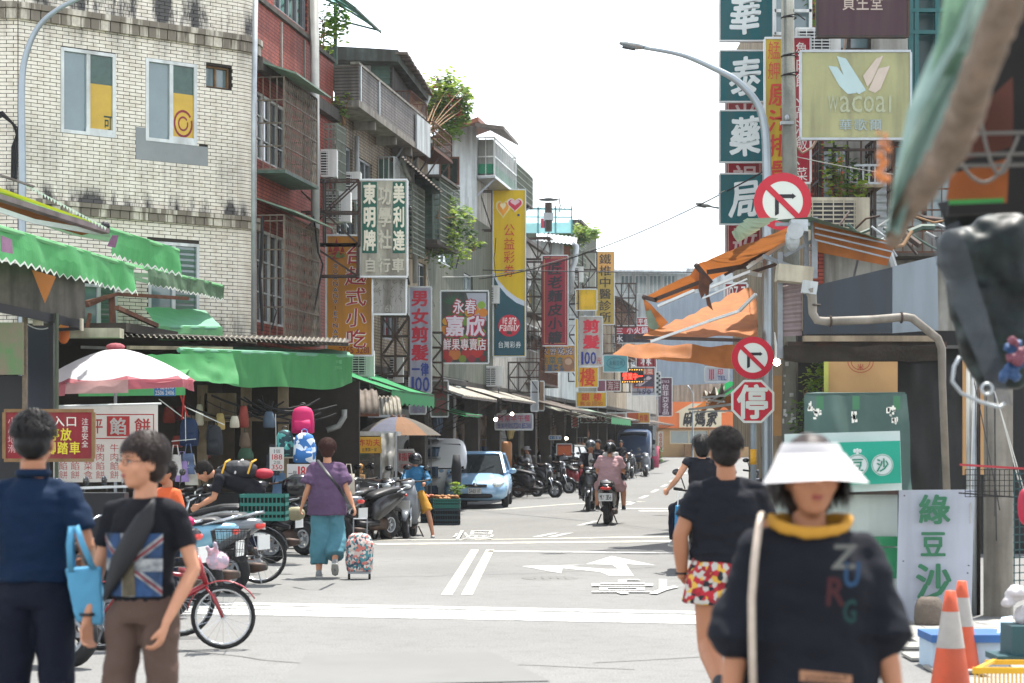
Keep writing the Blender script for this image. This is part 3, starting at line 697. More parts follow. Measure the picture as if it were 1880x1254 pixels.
# white corrugated upper house
wc = thing('corrugated_house','white corrugated upper house with a caged corner balcony and patched tin roof','house',(-1.5,56.3,8))
CPl = Plane((-1.0,56.2),(1,.02)); zz = lambda py: EYE-(py-HY)/64.05
f_ = MB(); x0,x1 = (785-CX)/64.05+1.0,(875-CX)/64.05+1.0
wx0,wx1 = (806-CX)/64.05+1.0,(843-CX)/64.05+1.0
for a,b_,c,d in ((x0,wx0,400,250),(wx1,x1,400,232),(wx0,wx1,288,242),(wx0,wx1,400,340)):
    corr(CPl.pt(a,zz(c)),CPl.pt(b_,zz(c)),CPl.pt(a,zz(d)),CPl.pt(b_,zz(d)),.2,.03,f_)
f_.build('corrugated_wall',M('white_corr'),wc); window(CPl,wx0,wx1,zz(340),zz(288),wc,2,'rust','glass_dark',out=-.02)
f_ = MB(); bbox(f_,CPl,x0,x1,zz(440),zz(400),-.3,-.05); bbox(f_,CPl,x0+.02,x1-.02,zz(400),zz(250),-.35,-.3); f_.build('wall',M('render_tan'),wc)
wall(LF,S(876),S(950),3.3,zz(330)+.2,[lrect(884,902,480,530)],M('render_grey'),wc,out=-.02); window(LF,*lrect(884,902,480,530),wc,3,'white_frame')
f_ = MB(); bbox(f_,LF,S(876),S(950),zz(330)+.2,zz(250),-.3,-.02); f_.build('upper_wall',M('render_pale'),wc)
f_ = MB(); R0 = [P(795,250,66),P(880,228,66),P(957,275,50),P(850,262,50)]
f_.hexa([P(800,252,66),P(878,222,66),P(900,240,50),P(840,262,50)]+[p+V((0,0,.12)) for p in (P(800,252,66),P(878,222,66),P(900,240,50),P(840,262,50))])
f_.build('roof',M('roof_rust'),wc)
f_ = MB(); f_.hexa([p for p in (P(872,232,67),P(925,238,66),P(952,268,50),P(900,240,50))]+[p+V((0,0,.1)) for p in (P(872,232,67),P(925,238,66),P(952,268,50),P(900,240,50))]); f_.build('eave',M('roof_tin'),wc)
cage(LF,S(876),S(918),zz(322),zz(252),.5,wc,'white_frame',.25,.55,'galv',r=.018); cage(LF,S(918)+.05,S(950),zz(322),zz(262),.5,wc,'net',.09,.2,'ledge_dark')
f_ = MB(); bbox(f_,LF,S(876)+.02,S(918),zz(318),zz(300),.44,.48); bbox(f_,LF,S(876),S(876)+.03,zz(318),zz(300),.03,.44); f_.build('green_panel',mat('panel_green','1f7a5a',.6),wc)
f_ = MB(); bbox(f_,LF,S(876),S(876)+.02,zz(300),zz(255),.03,.47); bbox(f_,LF,S(876),S(950),zz(300),zz(255),.4,.43); f_.build('screen_panel',mat('fibre_screen','9a9e9a',.7,0,.3,3,streak=.6),wc)
f_ = MB()
for px in (878,915,945): f_.beam(LF.pt(S(px),zz(325),.5),LF.pt(S(px)-.3,zz(360),0),.05)
f_.build('strut',M('steel_grey'),wc)
# ---------------- far part of the left row ----------------
def far_house(name,label,px0,px1,ztop,mt,wins,extra=None,zb=3.2,frames='white_frame'):
    t = thing(name,label,'house',LF.pt(S(px0),0)); W_ = [lrect(*w_) for w_ in wins]
    wall(LF,S(px0)+.005,S(px1),zb,ztop,W_,M(mt),t)
    for r_ in W_: window(LF,*r_,t,2,frames,random.choice(['glass_dark','glass_pale']),out=-.08)
    e = MB(); bbox(e,LF,S(px0),S(px1),ztop,ztop+.12,-.4,.12); e.build('roof_ledge',M('ledge_dark'),t)
    sdw = MB(); bbox(sdw,LF,S(px0)+.005,S(px0)+.2,zb,ztop,-4,-.25); sdw.build('side_wall',M(mt),t)
    return t
h1 = far_house('grey_plaster_house','grey plastered house with barred windows behind the tall yellow signboard',951,1003,8.3,'render_grey',[(960,985,500,560),(962,990,590,640)])
cage(LF,S(956),S(985),5.9,7.3,.4,h1,'net',.14,.25,'ledge_dark'); cage(LF,S(965),S(998),3.6,5.0,.5,h1,'rust',.12,.4,'ledge_dark','roof_tin')
h2 = far_house('cluttered_house','grey house with a fenced roof terrace behind the dark red signboard',1003,1062,8.9,'render_pale',[(1012,1022,470,520),(1046,1058,500,540)])
cage(LF,S(1040),S(1062),7.9,9.6,.3,h2,'net',.12,.2); cage(LF,S(1044),S(1062),5.0,7.3,.6,h2,'steel_grey',.2,.4,'ledge_dark','green_sheet')
h3 = far_house('green_plaster_house','pale green house block rising behind the gold clinic signboard',1062,1095,10.6,'plaster_green',[(1070,1082,500,530)])
h4 = far_house('dim_brown_house','brown house crowded with iron balconies right of the gold clinic signboard',1095,1150,8.2,'render_tan',[(1105,1120,560,590),(1130,1140,600,630)])
cage(LF,S(1098),S(1135),5.6,8.0,.8,h4,'rust',.2,.4,'ledge_dark','roof_tin')
h5 = far_house('last_row_house','last house of the row, dark fronted, beside the grey wall',1150,1205,6.6,'render_grey',[(1160,1172,640,670)])
# roof clutter
rt = thing('chimney_flue','dark chimney flue with rain cap on the fenced roof','chimney',P(1007,425,52))
MB().tube([P(1007,425,52),P(1007,372,52)],.13,10).build('flue',M('steel_dark'),rt); MB().lathe([(0,.06),(.36,0),(.36,-.03),(0,-.03)],P(1007,366,52),10).build('rain_cap',M('steel_dark'),rt)
MB().box(P(1007,398,52),(.34,.34,.25)).build('collar',M('galv'),rt)
nf = thing('roof_net','pale teal net stretched on posts around the roof terrace','net',P(1010,430,52))
mat('teal_net','8fc4c8',.7,0,.1,trans=.5,alpha=.4)
f_ = MB(); f_.q(P(955,428,50),P(1050,428,50),P(1050,383,50),P(955,380,50)); f_.build('net_sheet',M('teal_net'),nf)
f_ = MB()
for px in (956,988,1020,1050): f_.beam(P(px,430,50),P(px,378,50),.05)
f_.beam(P(955,383,50),P(1050,384,50),.05); f_.beam(P(955,398,50),P(1050,399,50),.03)
for i in range(16): px = 956+i*6.2; f_.beam(P(px,384,50),P(px,374,50),.02)
f_.build('net_frame',mat('teal_steel','4f8f94',.6),nf)
shrub('roof_tree','round yellow green treetop on the roof left of the pale green block','tree',P(1057,430,47),(.75,.8,.5),900,.2,None,31)
ro = thing('roof_shelter','low white roofed shelter below the teal net','shed',P(1000,450,51)); f_ = MB(); corr(P(985,442,52),P(1058,450,50),P(985,428,48),P(1060,436,47),.3,.03,f_); f_.build('roof',M('white_corr'),ro)
MB().box(P(1012,470,50),(.9,.5,1.0)).build('wall',M('render_pale'),ro); MB().box(P(1037,475,49),(.4,.4,.9)).build('door',M('roof_rust'),ro)
pipe([P(1052,445,50),P(1058,452,50),P(1056,480,50),P(1050,495,50),P(1049,540,50)],.1,'galv',ro)
# laundry on the terrace
for i,(px,c) in enumerate(((996,'b84a5c'),(1002,'2c3450'),(1010,'c9c4c4'))):
    f_ = MB(); f_.box(P(px,410,51),(.12,.05,.34)); tag(f_.build('laundry',mat('laundry%d' % i,c,.9)),['pink','navy','pale'][i]+' garment drying on the roof terrace under the flue','laundry','laundry on the roof terrace')
# iron racks between signs: square sections with cross braces
def rack(x0,y0,x1,y1,rho,label,nx=2,ny=2,depth=.35,w_=.035,mt='steel_dark',brace=True,group='iron sign racks'):
    t = thing('sign_rack',label,'sign bracket',P((x0+x1)/2,y1,rho),group=group); mb = MB()
    for k in range(2):
        r_ = FPX/(FPX/rho+k*depth); pt = lambda i,j: P(x0+(x1-x0)*i/nx,y0+(y1-y0)*j/ny,rho)+V((0,k*depth,0))
        for i in range(nx+1): mb.beam(pt(i,0),pt(i,ny),w_)
        for j in range(ny+1): mb.beam(pt(0,j),pt(nx,j),w_)
        if brace:
            for i in range(nx):
                for j in range(ny): a = (i+j) % 2; mb.beam(pt(i+a,j),pt(i+1-a,j+1),w_*.8)
    for i in range(nx+1):
        for j in range(ny+1): p = P(x0+(x1-x0)*i/nx,y0+(y1-y0)*j/ny,rho); mb.beam(p,p+V((0,depth,0)),w_*.8)
    mb.build('frame',M(mt),t); return t
rack(530,330,658,448,97,'black iron rack left of the green and cream bicycle signboard',2,2)
rack(570,448,656,506,97,'small iron rack under the big black rack',1,1,brace=True)
rack(835,350,903,422,63,'iron rack left of the tall yellow and teal signboard',3,1)
rack(965,437,1010,475,55,'iron rack between the yellow and the red signboards',2,1)
rack(966,480,995,640,56,'ladder like rack left of the dark red signboard',2,5)
rack(1070,462,1096,560,46,'iron rack left of the gold clinic signboard',1,3)
rack(1044,500,1062,700,49,'iron ladder rack right of the dark red signboard',1,7)
rack(1128,520,1168,600,42,'iron balcony rack above the black and red hotpot sign',3,3)
rack(790,610,812,720,76,'iron rack between haircut and fruit signboards',1,4)
rack(700,580,750,690,82,'iron rack below the faded white signboard',2,3)
rack(915,665,990,720,58,'iron rack under the tall yellow and teal signboard',4,2)
rack(1128,655,1200,720,40,'iron rack behind the red LED display',5,3,brace=False)
# air conditioners
for px,py,rho,rz,sc,lab in ((585,330,93,.0,.9,'air conditioner just below the upper rusty cage'),(607,412,92,0,1,'white air conditioner inside the big black rack'),(628,372,90,0,.95,'white air conditioner behind and above the one inside the black rack'),
    (655,695,88,0,.9,'air conditioner under the orange Vietnamese signboard'),(708,706,80,.0,1,'tall pale air conditioner left of the haircut signboard'),(768,730,74,0,.8,'small air conditioner under the haircut signboard'),
    (897,712,62,0,1,'grey air conditioner left of the narrow rack below the yellow signboard'),(895,560,61,0,.9,'air conditioner left of the lottery signboard half way up'),(1052,520,47,0,1,'air conditioner right of the top of the dark red signboard'),(1075,560,45,0,.9,'air conditioner left of the gold clinic signboard'),(1140,640,40,0,1,'air conditioner under the black and red hotpot sign')):
    ac_unit(P(px,py,rho),rz,lab,sc)
# hanging conduits and wild cables on the fronts
rd = random.Random(4)
cbx = thing('wall_cables','tangle of cables and conduits down the upper house fronts','cables',LF.pt(1,5))
for i in range(34):
    px = rd.uniform(470,1110); py = rd.uniform(330,560); l = rd.uniform(40,180)*LF.rho(px)/90; o = rd.uniform(.06,.5)
    a = LF.at(px,py,o); b_ = a-V((0,0,l/LF.rho(px))); m_ = a.lerp(b_,.5)+V((rd.uniform(-.25,.25),0,0))
    MB().tube([a,a.lerp(b_,.25).lerp(m_,.5),m_,m_.lerp(b_,.5),b_],rd.choice([.012,.018,.03]),5).build('cable',M(rd.choice(['wire','wire','pvc','wire_pale'])),cbx)
# ---------------- end of the street ----------------
def Pz(px,py,rho): return P(px,py,rho)
eb = thing('end_building','pale grey low building with a row of windows closing the street','building',P(1190,838,27))
EP = Plane(P(1120,800,27).xy,(1,0)); sx_ = lambda px: (px-1120)/27; ez = lambda py: EYE-(py-HY)/27
wins = [(sx_(1140+i*26),sx_(1162+i*26),ez(540),ez(505)) for i in range(4)]
wall(EP,0,sx_(1400),.3,ez(492),wins,M('render_pale'),eb)
for w_ in wins: window(EP,*w_,eb,3,'white_frame','glass_pale')
f_ = MB(); f_.hexa([P(1115,500,28),P(1260,502,28),P(1260,492,24),P(1115,486,24)]+[p+V((0,0,.2)) for p in (P(1115,500,28),P(1260,502,28),P(1260,492,24),P(1115,486,24))]); f_.build('roof',M('white_corr'),eb)
bw = thing('grey_blue_wall','large blank blue grey wall behind the orange shop','wall',P(1290,838,28.5)); f_ = MB(); f_.hexa([P(1192,735,28.5),P(1440,735,28.5),P(1440,735,27.6),P(1192,735,27.6),P(1192,548,28.5),P(1440,520,28.5),P(1440,520,27.6),P(1192,548,27.6)]); f_.build('wall_panel',mat('blue_grey','808d99',.85,0,.12,.3,streak=.25),bw)
f_ = MB(); corr(P(1225,745,29.2),P(1420,745,29.2),P(1225,708,29.2),P(1420,700,29.2),.5,.12,f_); f_.build('corrugated_strip',mat('fence_tan','a49c8c',.8,0,.3,1,streak=.6),bw)
f_ = MB(); f_.box(P(1320,790,28.6),(9,.3,4)); f_.build('wall_base',M('render_grey'),bw)
os_ = thing('orange_shop','corner shop with orange fascia and a cream house shaped sign','shop',P(1300,838,30))
SP = Plane(P(1205,800,30).xy,(1,0)); sz = lambda py: EYE-(py-HY)/30; sx2 = lambda px: (px-1205)/30
mat('shop_orange','e2773a',.6,0,.1,1); mat('shop_cream','d9cdb0',.7,0,.1,2); mat('ink','16161a',.6); mat('shop_beige','b8966a',.8,0,.2,1)
wall(SP,0,sx2(1400),.3,sz(786),[(sx2(1230),sx2(1300),sz(815),sz(790)),(sx2(1302),sx2(1320),sz(838),sz(790))],M('shop_beige'),os_)
window(SP,sx2(1230),sx2(1300),sz(815),sz(790),os_,2,'shop_cream','glass_pale')
f_ = MB(); bbox(f_,SP,sx2(1209),sx2(1400),sz(786),sz(738),0,.35); f_.build('fascia',M('shop_orange'),os_)
f_ = MB(); f_.prism([SP.pt(sx2(px),sz(py),.352) for px,py in ((1246,785),(1323,785),(1323,758),(1332,758),(1300,741),(1268,741),(1238,758),(1246,758))],SP.n*.08); f_.build('house_sign',M('shop_cream'),os_)
f_ = MB(); fr = lambda x,y: SP.pt(sx2(1246+77*x),sz(786-46*y),.44); row(f_,'麻媽家',.08,.08,.92,.68,fr,bold=.05,shear=.15,jit=1.5); f_.build('lettering',M('ink'),os_)
f_ = MB()
for px in (1300,1312,1262): f_.box(SP.pt(sx2(px),sz(826),.6),(.5,.4,.7))
f_.build('counter',M('wood'),os_)
# street lamp far away
# ---------------- arcade: dark ground floor behind the stalls ----------------
ar_ = thing('shop_arcade','shaded ground floor arcade running under the left house row','arcade',LF.pt(0,0))
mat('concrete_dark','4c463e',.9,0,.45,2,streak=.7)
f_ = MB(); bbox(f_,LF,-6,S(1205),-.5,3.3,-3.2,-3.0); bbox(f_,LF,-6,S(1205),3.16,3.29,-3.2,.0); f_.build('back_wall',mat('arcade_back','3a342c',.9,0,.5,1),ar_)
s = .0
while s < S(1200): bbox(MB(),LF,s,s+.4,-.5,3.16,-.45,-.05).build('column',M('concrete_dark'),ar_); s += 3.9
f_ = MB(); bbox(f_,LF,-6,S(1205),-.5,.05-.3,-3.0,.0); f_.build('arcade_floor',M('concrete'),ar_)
# shutters and shop boards inside
rd = random.Random(9); cols = ['8a3a30','2f4a62','c9b070','b8b4a8','3f5f4c','6a5a4a','a06a48','7a2f3a','4a5a6a','cfc8b4']
for i,c in enumerate(cols): mat('goods%d' % i,c,.8,0,.3,5)
for i in range(16):
    s = 1.2+i*3.9; f_ = MB()
    if i % 2: corr(LF.pt(s,0,-2.7),LF.pt(s,2.9,-2.7),LF.pt(s+2.4,0,-2.7),LF.pt(s+2.4,2.9,-2.7),.12,.02,f_)
    else: bbox(f_,LF,s,s+2.2,0,2.6,-2.9,-2.7)
    f_.build('shutter',M(rd.choice(['galv','ledge_dark','concrete','render_tan','wood'])),ar_)
# goods heaped in the arcade: shelving, cartons, hanging wares, each its own thing
lab_c = ['carton','basket','shelf of wares','hanging wares']
kinds = {}
where = ['behind the bag stall','near the food cart','under the curved tin awning','behind the white van','behind the blue car','under the breakfast sign','beside the parked scooters','near the black car','beyond the black car','near the far blue truck','beside the last shops','at the far end of the row']
for i in range(64):
    px = 470+ (i/64)**.8*700+rd.uniform(-6,6); o = rd.uniform(-1.6,-.2); s = S(px); wi = min(11,int((px-460)/62)); ci = rd.randrange(len(cols)); c = M('goods%d' % ci)
    cn = ['rusty red','slate blue','straw','pale','green','brown','tan','maroon','grey blue','cream'][ci]
    base = gz(*LF.pt(s,0,o).xy)
    if i % 3 == 0:
        z = base; f_ = MB(); nk_ = rd.randint(2,4)
        for k in range(nk_): w_ = rd.uniform(.4,.7); h_ = rd.uniform(.25,.42); f_.box(LF.pt(s+rd.uniform(-.1,.1),z+h_/2,o),(w_,w_*.8,h_),rd.uniform(0,.5)); z += h_
        tag(f_.build('carton_stack',c),cn+' stack of '+['','two','three','four','five'][nk_]+' cartons '+where[wi]+' in the arcade','cartons','goods in the arcade')
    elif i % 3 == 1:
        f_ = MB(); f_.tube(curve_pts(LF.pt(s-.5,2.45,o),LF.pt(s+.6,2.45,o),.03,3),.012,4)
        for k in range(5): a = LF.pt(s-.4+k*.22,2.15-rd.uniform(0,.25),o); f_.ell(a,(.09,.07,rd.uniform(.15,.28)),7,5)
        tag(f_.build('hanging_wares',c),cn+' wares hung in a line '+where[wi],'wares','goods in the arcade')
    else:
        t = thing('shelf_rack',cn+' goods on a metal shelf '+where[wi],'shelf',LF.pt(s,base,o),group='goods in the arcade')
        f_ = MB()
        for a in (-.5,.5): f_.beam(LF.pt(s+a,base,o),LF.pt(s+a,base+1.8,o),.03)
        for z in (.3,.8,1.3,1.8): f_.box(LF.pt(s,base+z,o),(1.05,.35,.02),LF.ang())
        f_.build('rack_frame',M('steel_grey'),t); f_ = MB()
        for z in (.31,.81,1.31):
            for k in range(4): f_.box(LF.pt(s-.36+k*.24,base+z+.14,o),(.2,.22,rd.uniform(.15,.3)),LF.ang())
        f_.build('goods',c,t)
# canopies over the shop fronts
def shop_canopy(px0,px1,py,outm,label,mt,drop=.35,val=None,kind='corr',z=None):
    a,b_ = S(px0),S(px1); z = z if z is not None else Zf(px0,py,outm)
    t = thing('shop_awning',label,'awning',LF.pt(a,z),group='awnings over the shop fronts'); f_ = MB()
    if kind == 'corr': corr(LF.pt(a,z,outm),LF.pt(b_,z,outm),LF.pt(a,z+drop,0),LF.pt(b_,z+drop,0),.22,.035,f_)
    else: f_.grid(lambda u,v: LF.pt(a+(b_-a)*u,z+drop*(1-v)**1.3-.08*math.sin(u*math.pi*3)**2*v,outm*v),12,6)
    f_.build('awning_sheet',M(mt),t); g = MB()
    n_ = max(2,int((b_-a)/1.6))
    for i in range(n_+1): s = a+(b_-a)*i/n_; g.beam(LF.pt(s,z-.03,outm),LF.pt(s,z+drop-.05,.02),.035); g.beam(LF.pt(s,z-.03,outm*.9),LF.pt(s,z-.55,.02),.025)
    g.beam(LF.pt(a,z-.03,outm),LF.pt(b_,z-.03,outm),.04); g.build('awning_frame',M('steel_dark'),t)
    if val:
        f_ = MB(); f_.grid(lambda u,v: LF.pt(a+(b_-a)*u,z-.28*v-.03*math.sin(u*60)*v,outm+.02),40,2); f_.build('valance',M(val),t)
    return t
mat('tin_pale','8d887a',.6,.1,.4,3,streak=.8); mat('tarp_green','2f9a5c',.65,0,.15,1.5,trans=.35); mat('tarp_faded','9a9a88',.8,0,.3,2,trans=.2)
shop_canopy(600,690,700,1.3,'green tarpaulin awning behind the big green one','tarp_green',.45,'tarp_green','tarp')
shop_canopy(765,838,716,1.1,'long pale tin awning left of the blue car','tin_pale',.35)
shop_canopy(765,800,752,1.2,'green sheet awning above the white van','tarp_green',.3,None,'tarp')
shop_canopy(855,925,722,1.0,'pale corrugated awning above the breakfast sign','tin_pale',.3)
shop_canopy(940,985,738,1.9,'dirty tin awning beyond the breakfast sign','roof_tin',.5)
shop_canopy(995,1038,755,1.2,'faded grey awning over the black car','tarp_faded',.35,None,'tarp')
shop_canopy(1042,1085,755,1.7,'green awning under the yellow gold shop signs','green_sheet',.4,'tarp_green','tarp')
shop_canopy(1087,1130,762,1.6,'cream awning over the far shops','tin_pale',.35)
shop_canopy(1132,1190,768,1.5,'last brown awning before the blue truck','roof_tin',.3)
for i,(px,py,o,rho_) in enumerate(((910,770,1.0,0),(940,760,.8,0),(1040,805,.2,0),(1085,810,.3,0),(965,812,-.5,0))):
    f_ = MB(); f_.ell(LF.at(px,py,o),.05,10,8); t = thing('bare_bulb',['first','second','third','fourth','fifth'][i]+' lit bulb hanging in the arcade counting from the blue car','light bulb',LF.at(px,py,o),group='lit bulbs in the arcade')
    f_.build('bulb',M('lamp_lit'),t,smooth=True); MB().tube([LF.at(px,py,o)+V((0,0,.08)),LF.at(px,py,o)+V((0,0,.5))],.02,6).build('cord',M('wire'),t)
# ---------------- hanging signs ----------------
def sign(label,x0,y0,x1,y1,rho,face,texts=(),frame='alu',dep=.2,fw=.035,yaw=0,cat='sign',name='shop_sign',group='shop signs hung over the street',border=None,dirty=.15):
    """box sign facing the crossing; texts: (kind, string, x0, y0, x1, y1 in photo pixels, colour, bold, options)"""
    a,b_ = P(x0,y1,rho),P(x1,y0,rho); W_,H_ = b_.x-a.x,b_.z-a.z; c = (a+b_)/2
    t = thing(name,label,cat,(c.x,c.y,a.z),group=group); R = Matrix.Rotation(yaw,3,'Z')
    def fr0(x,y,o=0): return c+R@V((x-W_/2,-o,y-H_/2))
    MB().box(c+V((0,dep/2,0)),(W_-.01,dep-.01,H_-.01),R=R).build('sign_box',M('alu') if frame != 'steel_dark' else M('steel_dark'),t)
    f_ = MB()
    for p,q_ in (((0,0),(W_,0)),((0,H_),(W_,H_))): f_.hexa([fr0(p[0],p[1]-fw/2,-.03),fr0(q_[0],q_[1]-fw/2,-.03),fr0(q_[0],q_[1]-fw/2,.02),fr0(p[0],p[1]-fw/2,.02),fr0(p[0],p[1]+fw/2,-.03),fr0(q_[0],q_[1]+fw/2,-.03),fr0(q_[0],q_[1]+fw/2,.02),fr0(p[0],p[1]+fw/2,.02)])
    for x in (0,W_): f_.hexa([fr0(x-fw/2,fw/2,-.03),fr0(x+fw/2,fw/2,-.03),fr0(x+fw/2,fw/2,.02),fr0(x-fw/2,fw/2,.02),fr0(x-fw/2,H_-fw/2,-.03),fr0(x+fw/2,H_-fw/2,-.03),fr0(x+fw/2,H_-fw/2,.02),fr0(x-fw/2,H_-fw/2,.02)])
    f_.build('sign_frame',M(frame),t)
    fm = face if isinstance(face,str) and face in MATS else None
    fo = MB().q(fr0(fw/2,fw/2,.004),fr0(W_-fw/2,fw/2,.004),fr0(W_-fw/2,H_-fw/2,.004),fr0(fw/2,H_-fw/2,.004)).build('face',M(fm) if fm else mat('face_'+face,face,.45,0,dirty,1.2,streak=dirty*2.2,dcol='6a6258',trans=.3),t)
    px = lambda x,y,o: fr0((x-x0)/rho,(y1-y)/rho,o)
    if border: 
        f_ = MB(); bc,bi,bw_ = border; 
        for (p,q_) in (((x0+bi,y0+bi),(x1-bi,y0+bi+bw_)),((x0+bi,y1-bi-bw_),(x1-bi,y1-bi)),((x0+bi,y0+bi),(x0+bi+bw_,y1-bi)),((x1-bi-bw_,y0+bi),(x1-bi,y1-bi))): f_.q(px(p[0],q_[1],.006),px(q_[0],q_[1],.006),px(q_[0],p[1],.006),px(p[0],p[1],.006))
        f_.build('border',mat('ink_'+bc,bc,.5,0,.05),t)
    lay = .008
    for tx in texts:
        kind,s,a0,b0,a1,b1,c_ = tx[:7]; bold = tx[7] if len(tx) > 7 else .02; op = tx[8] if len(tx) > 8 else {}
        lay += .003; mb = MB(); L_ = lay; mt = mat('ink_'+c_,c_,.5,0,.12,3)
        fr = lambda x,y,L_=L_: px(x,-y,L_)
        if kind == 'col': column(mb,s,a0,-b1,a1,-b0,fr,bold,**op)
        elif kind == 'row': row(mb,s,a0,-b1,a1,-b0,fr,bold,**op)
        elif kind == 'rect': mb.q(px(a0,b1,L_),px(a1,b1,L_),px(a1,b0,L_),px(a0,b0,L_))
        elif kind == 'disc':
            n_ = 28; mb.q(*[px((a0+a1)/2+(a1-a0)/2*math.cos(i/n_*6.2832),(b0+b1)/2-(b1-b0)/2*math.sin(i/n_*6.2832),L_) for i in range(n_)])
        elif kind == 'poly': mb.q(*[px(p[0],p[1],L_) for p in op['p']])
        elif kind == 'tris':
            for ti,tr in enumerate(op['p']): mb.q(*[px(p[0],p[1],L_+ti*.0005) for p in tr])
        elif kind == 'heart':
            pts = []
            for i in range(32):
                u = i/32*6.2832; X = 16*math.sin(u)**3; Y = 13*math.cos(u)-5*math.cos(2*u)-2*math.cos(3*u)-math.cos(4*u)
                pts.append(((a0+a1)/2+X/16*(a1-a0)/2,(b0+b1)/2-(Y+2.5)/15*(b1-b0)/2))
            cxy = ((a0+a1)/2,(b0+b1)/2)
            for i in range(32): mb.q(px(*cxy,L_),px(*pts[i],L_),px(*pts[(i+1) % 32],L_))
        elif kind == 'ring':
            n_ = 28; w_ = op['w']
            for i in range(n_):
                q4 = []
                for (u,rr) in ((i,1),(i+1,1),(i+1,1-w_),(i,1-w_)): u = u/n_*6.2832; q4.append(px((a0+a1)/2+(a1-a0)/2*rr*math.cos(u),(b0+b1)/2-(b1-b0)/2*rr*math.sin(u),L_))
                mb.q(*q4)
        nm = {'rect': 'panel','poly': 'panel','tris': 'panel','disc': 'roundel','heart': 'heart_emblem','ring': 'ring_emblem'}.get(kind,'lettering')
        if nm == 'lettering': mb = outline_guard(mb)
        mb.build(nm,mt,t)
    return t
def outline_guard(mb): return mb
B_ = dict(shear=.06,jit=.8)
sign('tall green and cream bicycle shop signboard with a weathered pale middle strip',660,330,748,508,96,'d6d3bf',[
    ('rect','',665,334,692,465,'0d5a48'),('rect','',721,334,744,465,'0d5a48'),
    ('col','東明牌',667,334,690,463,'e6e2cc',.045),('col','美利達',722,334,743,463,'e6e2cc',.04),
    ('col','功學社',694,338,719,460,'c3c0ac',.04),('row','自行車',667,474,744,500,'c3c0ae',.04)],dirty=.3)
rd = random.Random(2)
fs = sign('faded white signboard of cracked film directly below the bicycle sign',684,511,746,577,95.5,'c6c5bd',[('row','2761201',690,560,740,573,'a5a59b',.02)],dirty=.4)
f_ = MB()
for i in range(46):
    px,py = rd.uniform(688,740),rd.uniform(514,556); f_.beam(P(px,py,95.5)+V((0,-.012,0)),P(px+rd.uniform(-6,6),py+rd.uniform(-8,8),95.5)+V((0,-.012,0)),.008)
f_.build('crack',mat('crack','77766e'),fs)
sign('orange Vietnamese snack signboard with red characters and a small temple drawing',599,432,684,653,94,'e09a1c',[
    ('col','QUANANVIETNAM',610.5,483,621.5,625,'eceadf',.045,dict(gap=.2)),('col','QUANANVIETNAM',611,483,621,625,'232a4a',.01,dict(gap=.28)),
    ('col','台越式小吃',634,448,673,642,'efe8d8',.055,B_),('col','台越式小吃',635,449,672,641,'a51c22',.015,B_),
    ('row','2765-3281',622,637,678,649,'8c3a1c',.01),
    ('tris','',0,0,0,0,'9a2f22',0,dict(p=[((601,468),(635,468),(618,462)),((603,463),(611,463),(607,450)),((612,462),(624,462),(618,436)),((625,463),(633,463),(629,450)),((606,476),(632,474),(619,466))])),
    ('tris','',0,0,0,0,'5a7a34',0,dict(p=[((615,473),(627,474),(621,460)),((606,472),(612,472),(609,465)),((626,473),(634,472),(630,464))]))])
sign('white haircut signboard with red characters above a blue 100',751,527,792,721,77,'c9cddf',[
    ('col','男女剪髮',755,531,787,664,'c4203a',.04),('row','一律',755,666,788,690,'1f3f94',.04),('row','100',754,692,789,719,'1f3f94',.035)],frame='alu')
sign('faded lilac sign hanging under the haircut signboard',752,724,782,760,77,'a9a8b8',[('col','美容',756,727,778,758,'8a88a0',.03)],dirty=.35)
sign('tilted weathered greenish sign right of the lilac one',791,699,823,765,75,'8f978a',[('col','家具',797,706,819,760,'b0605c',.03,B_)],dirty=.5)
fp = sign('fruit shop signboard with a photo of fruit behind pink and white characters',809,534,897,667,75,'4a5650',[],dirty=.2)
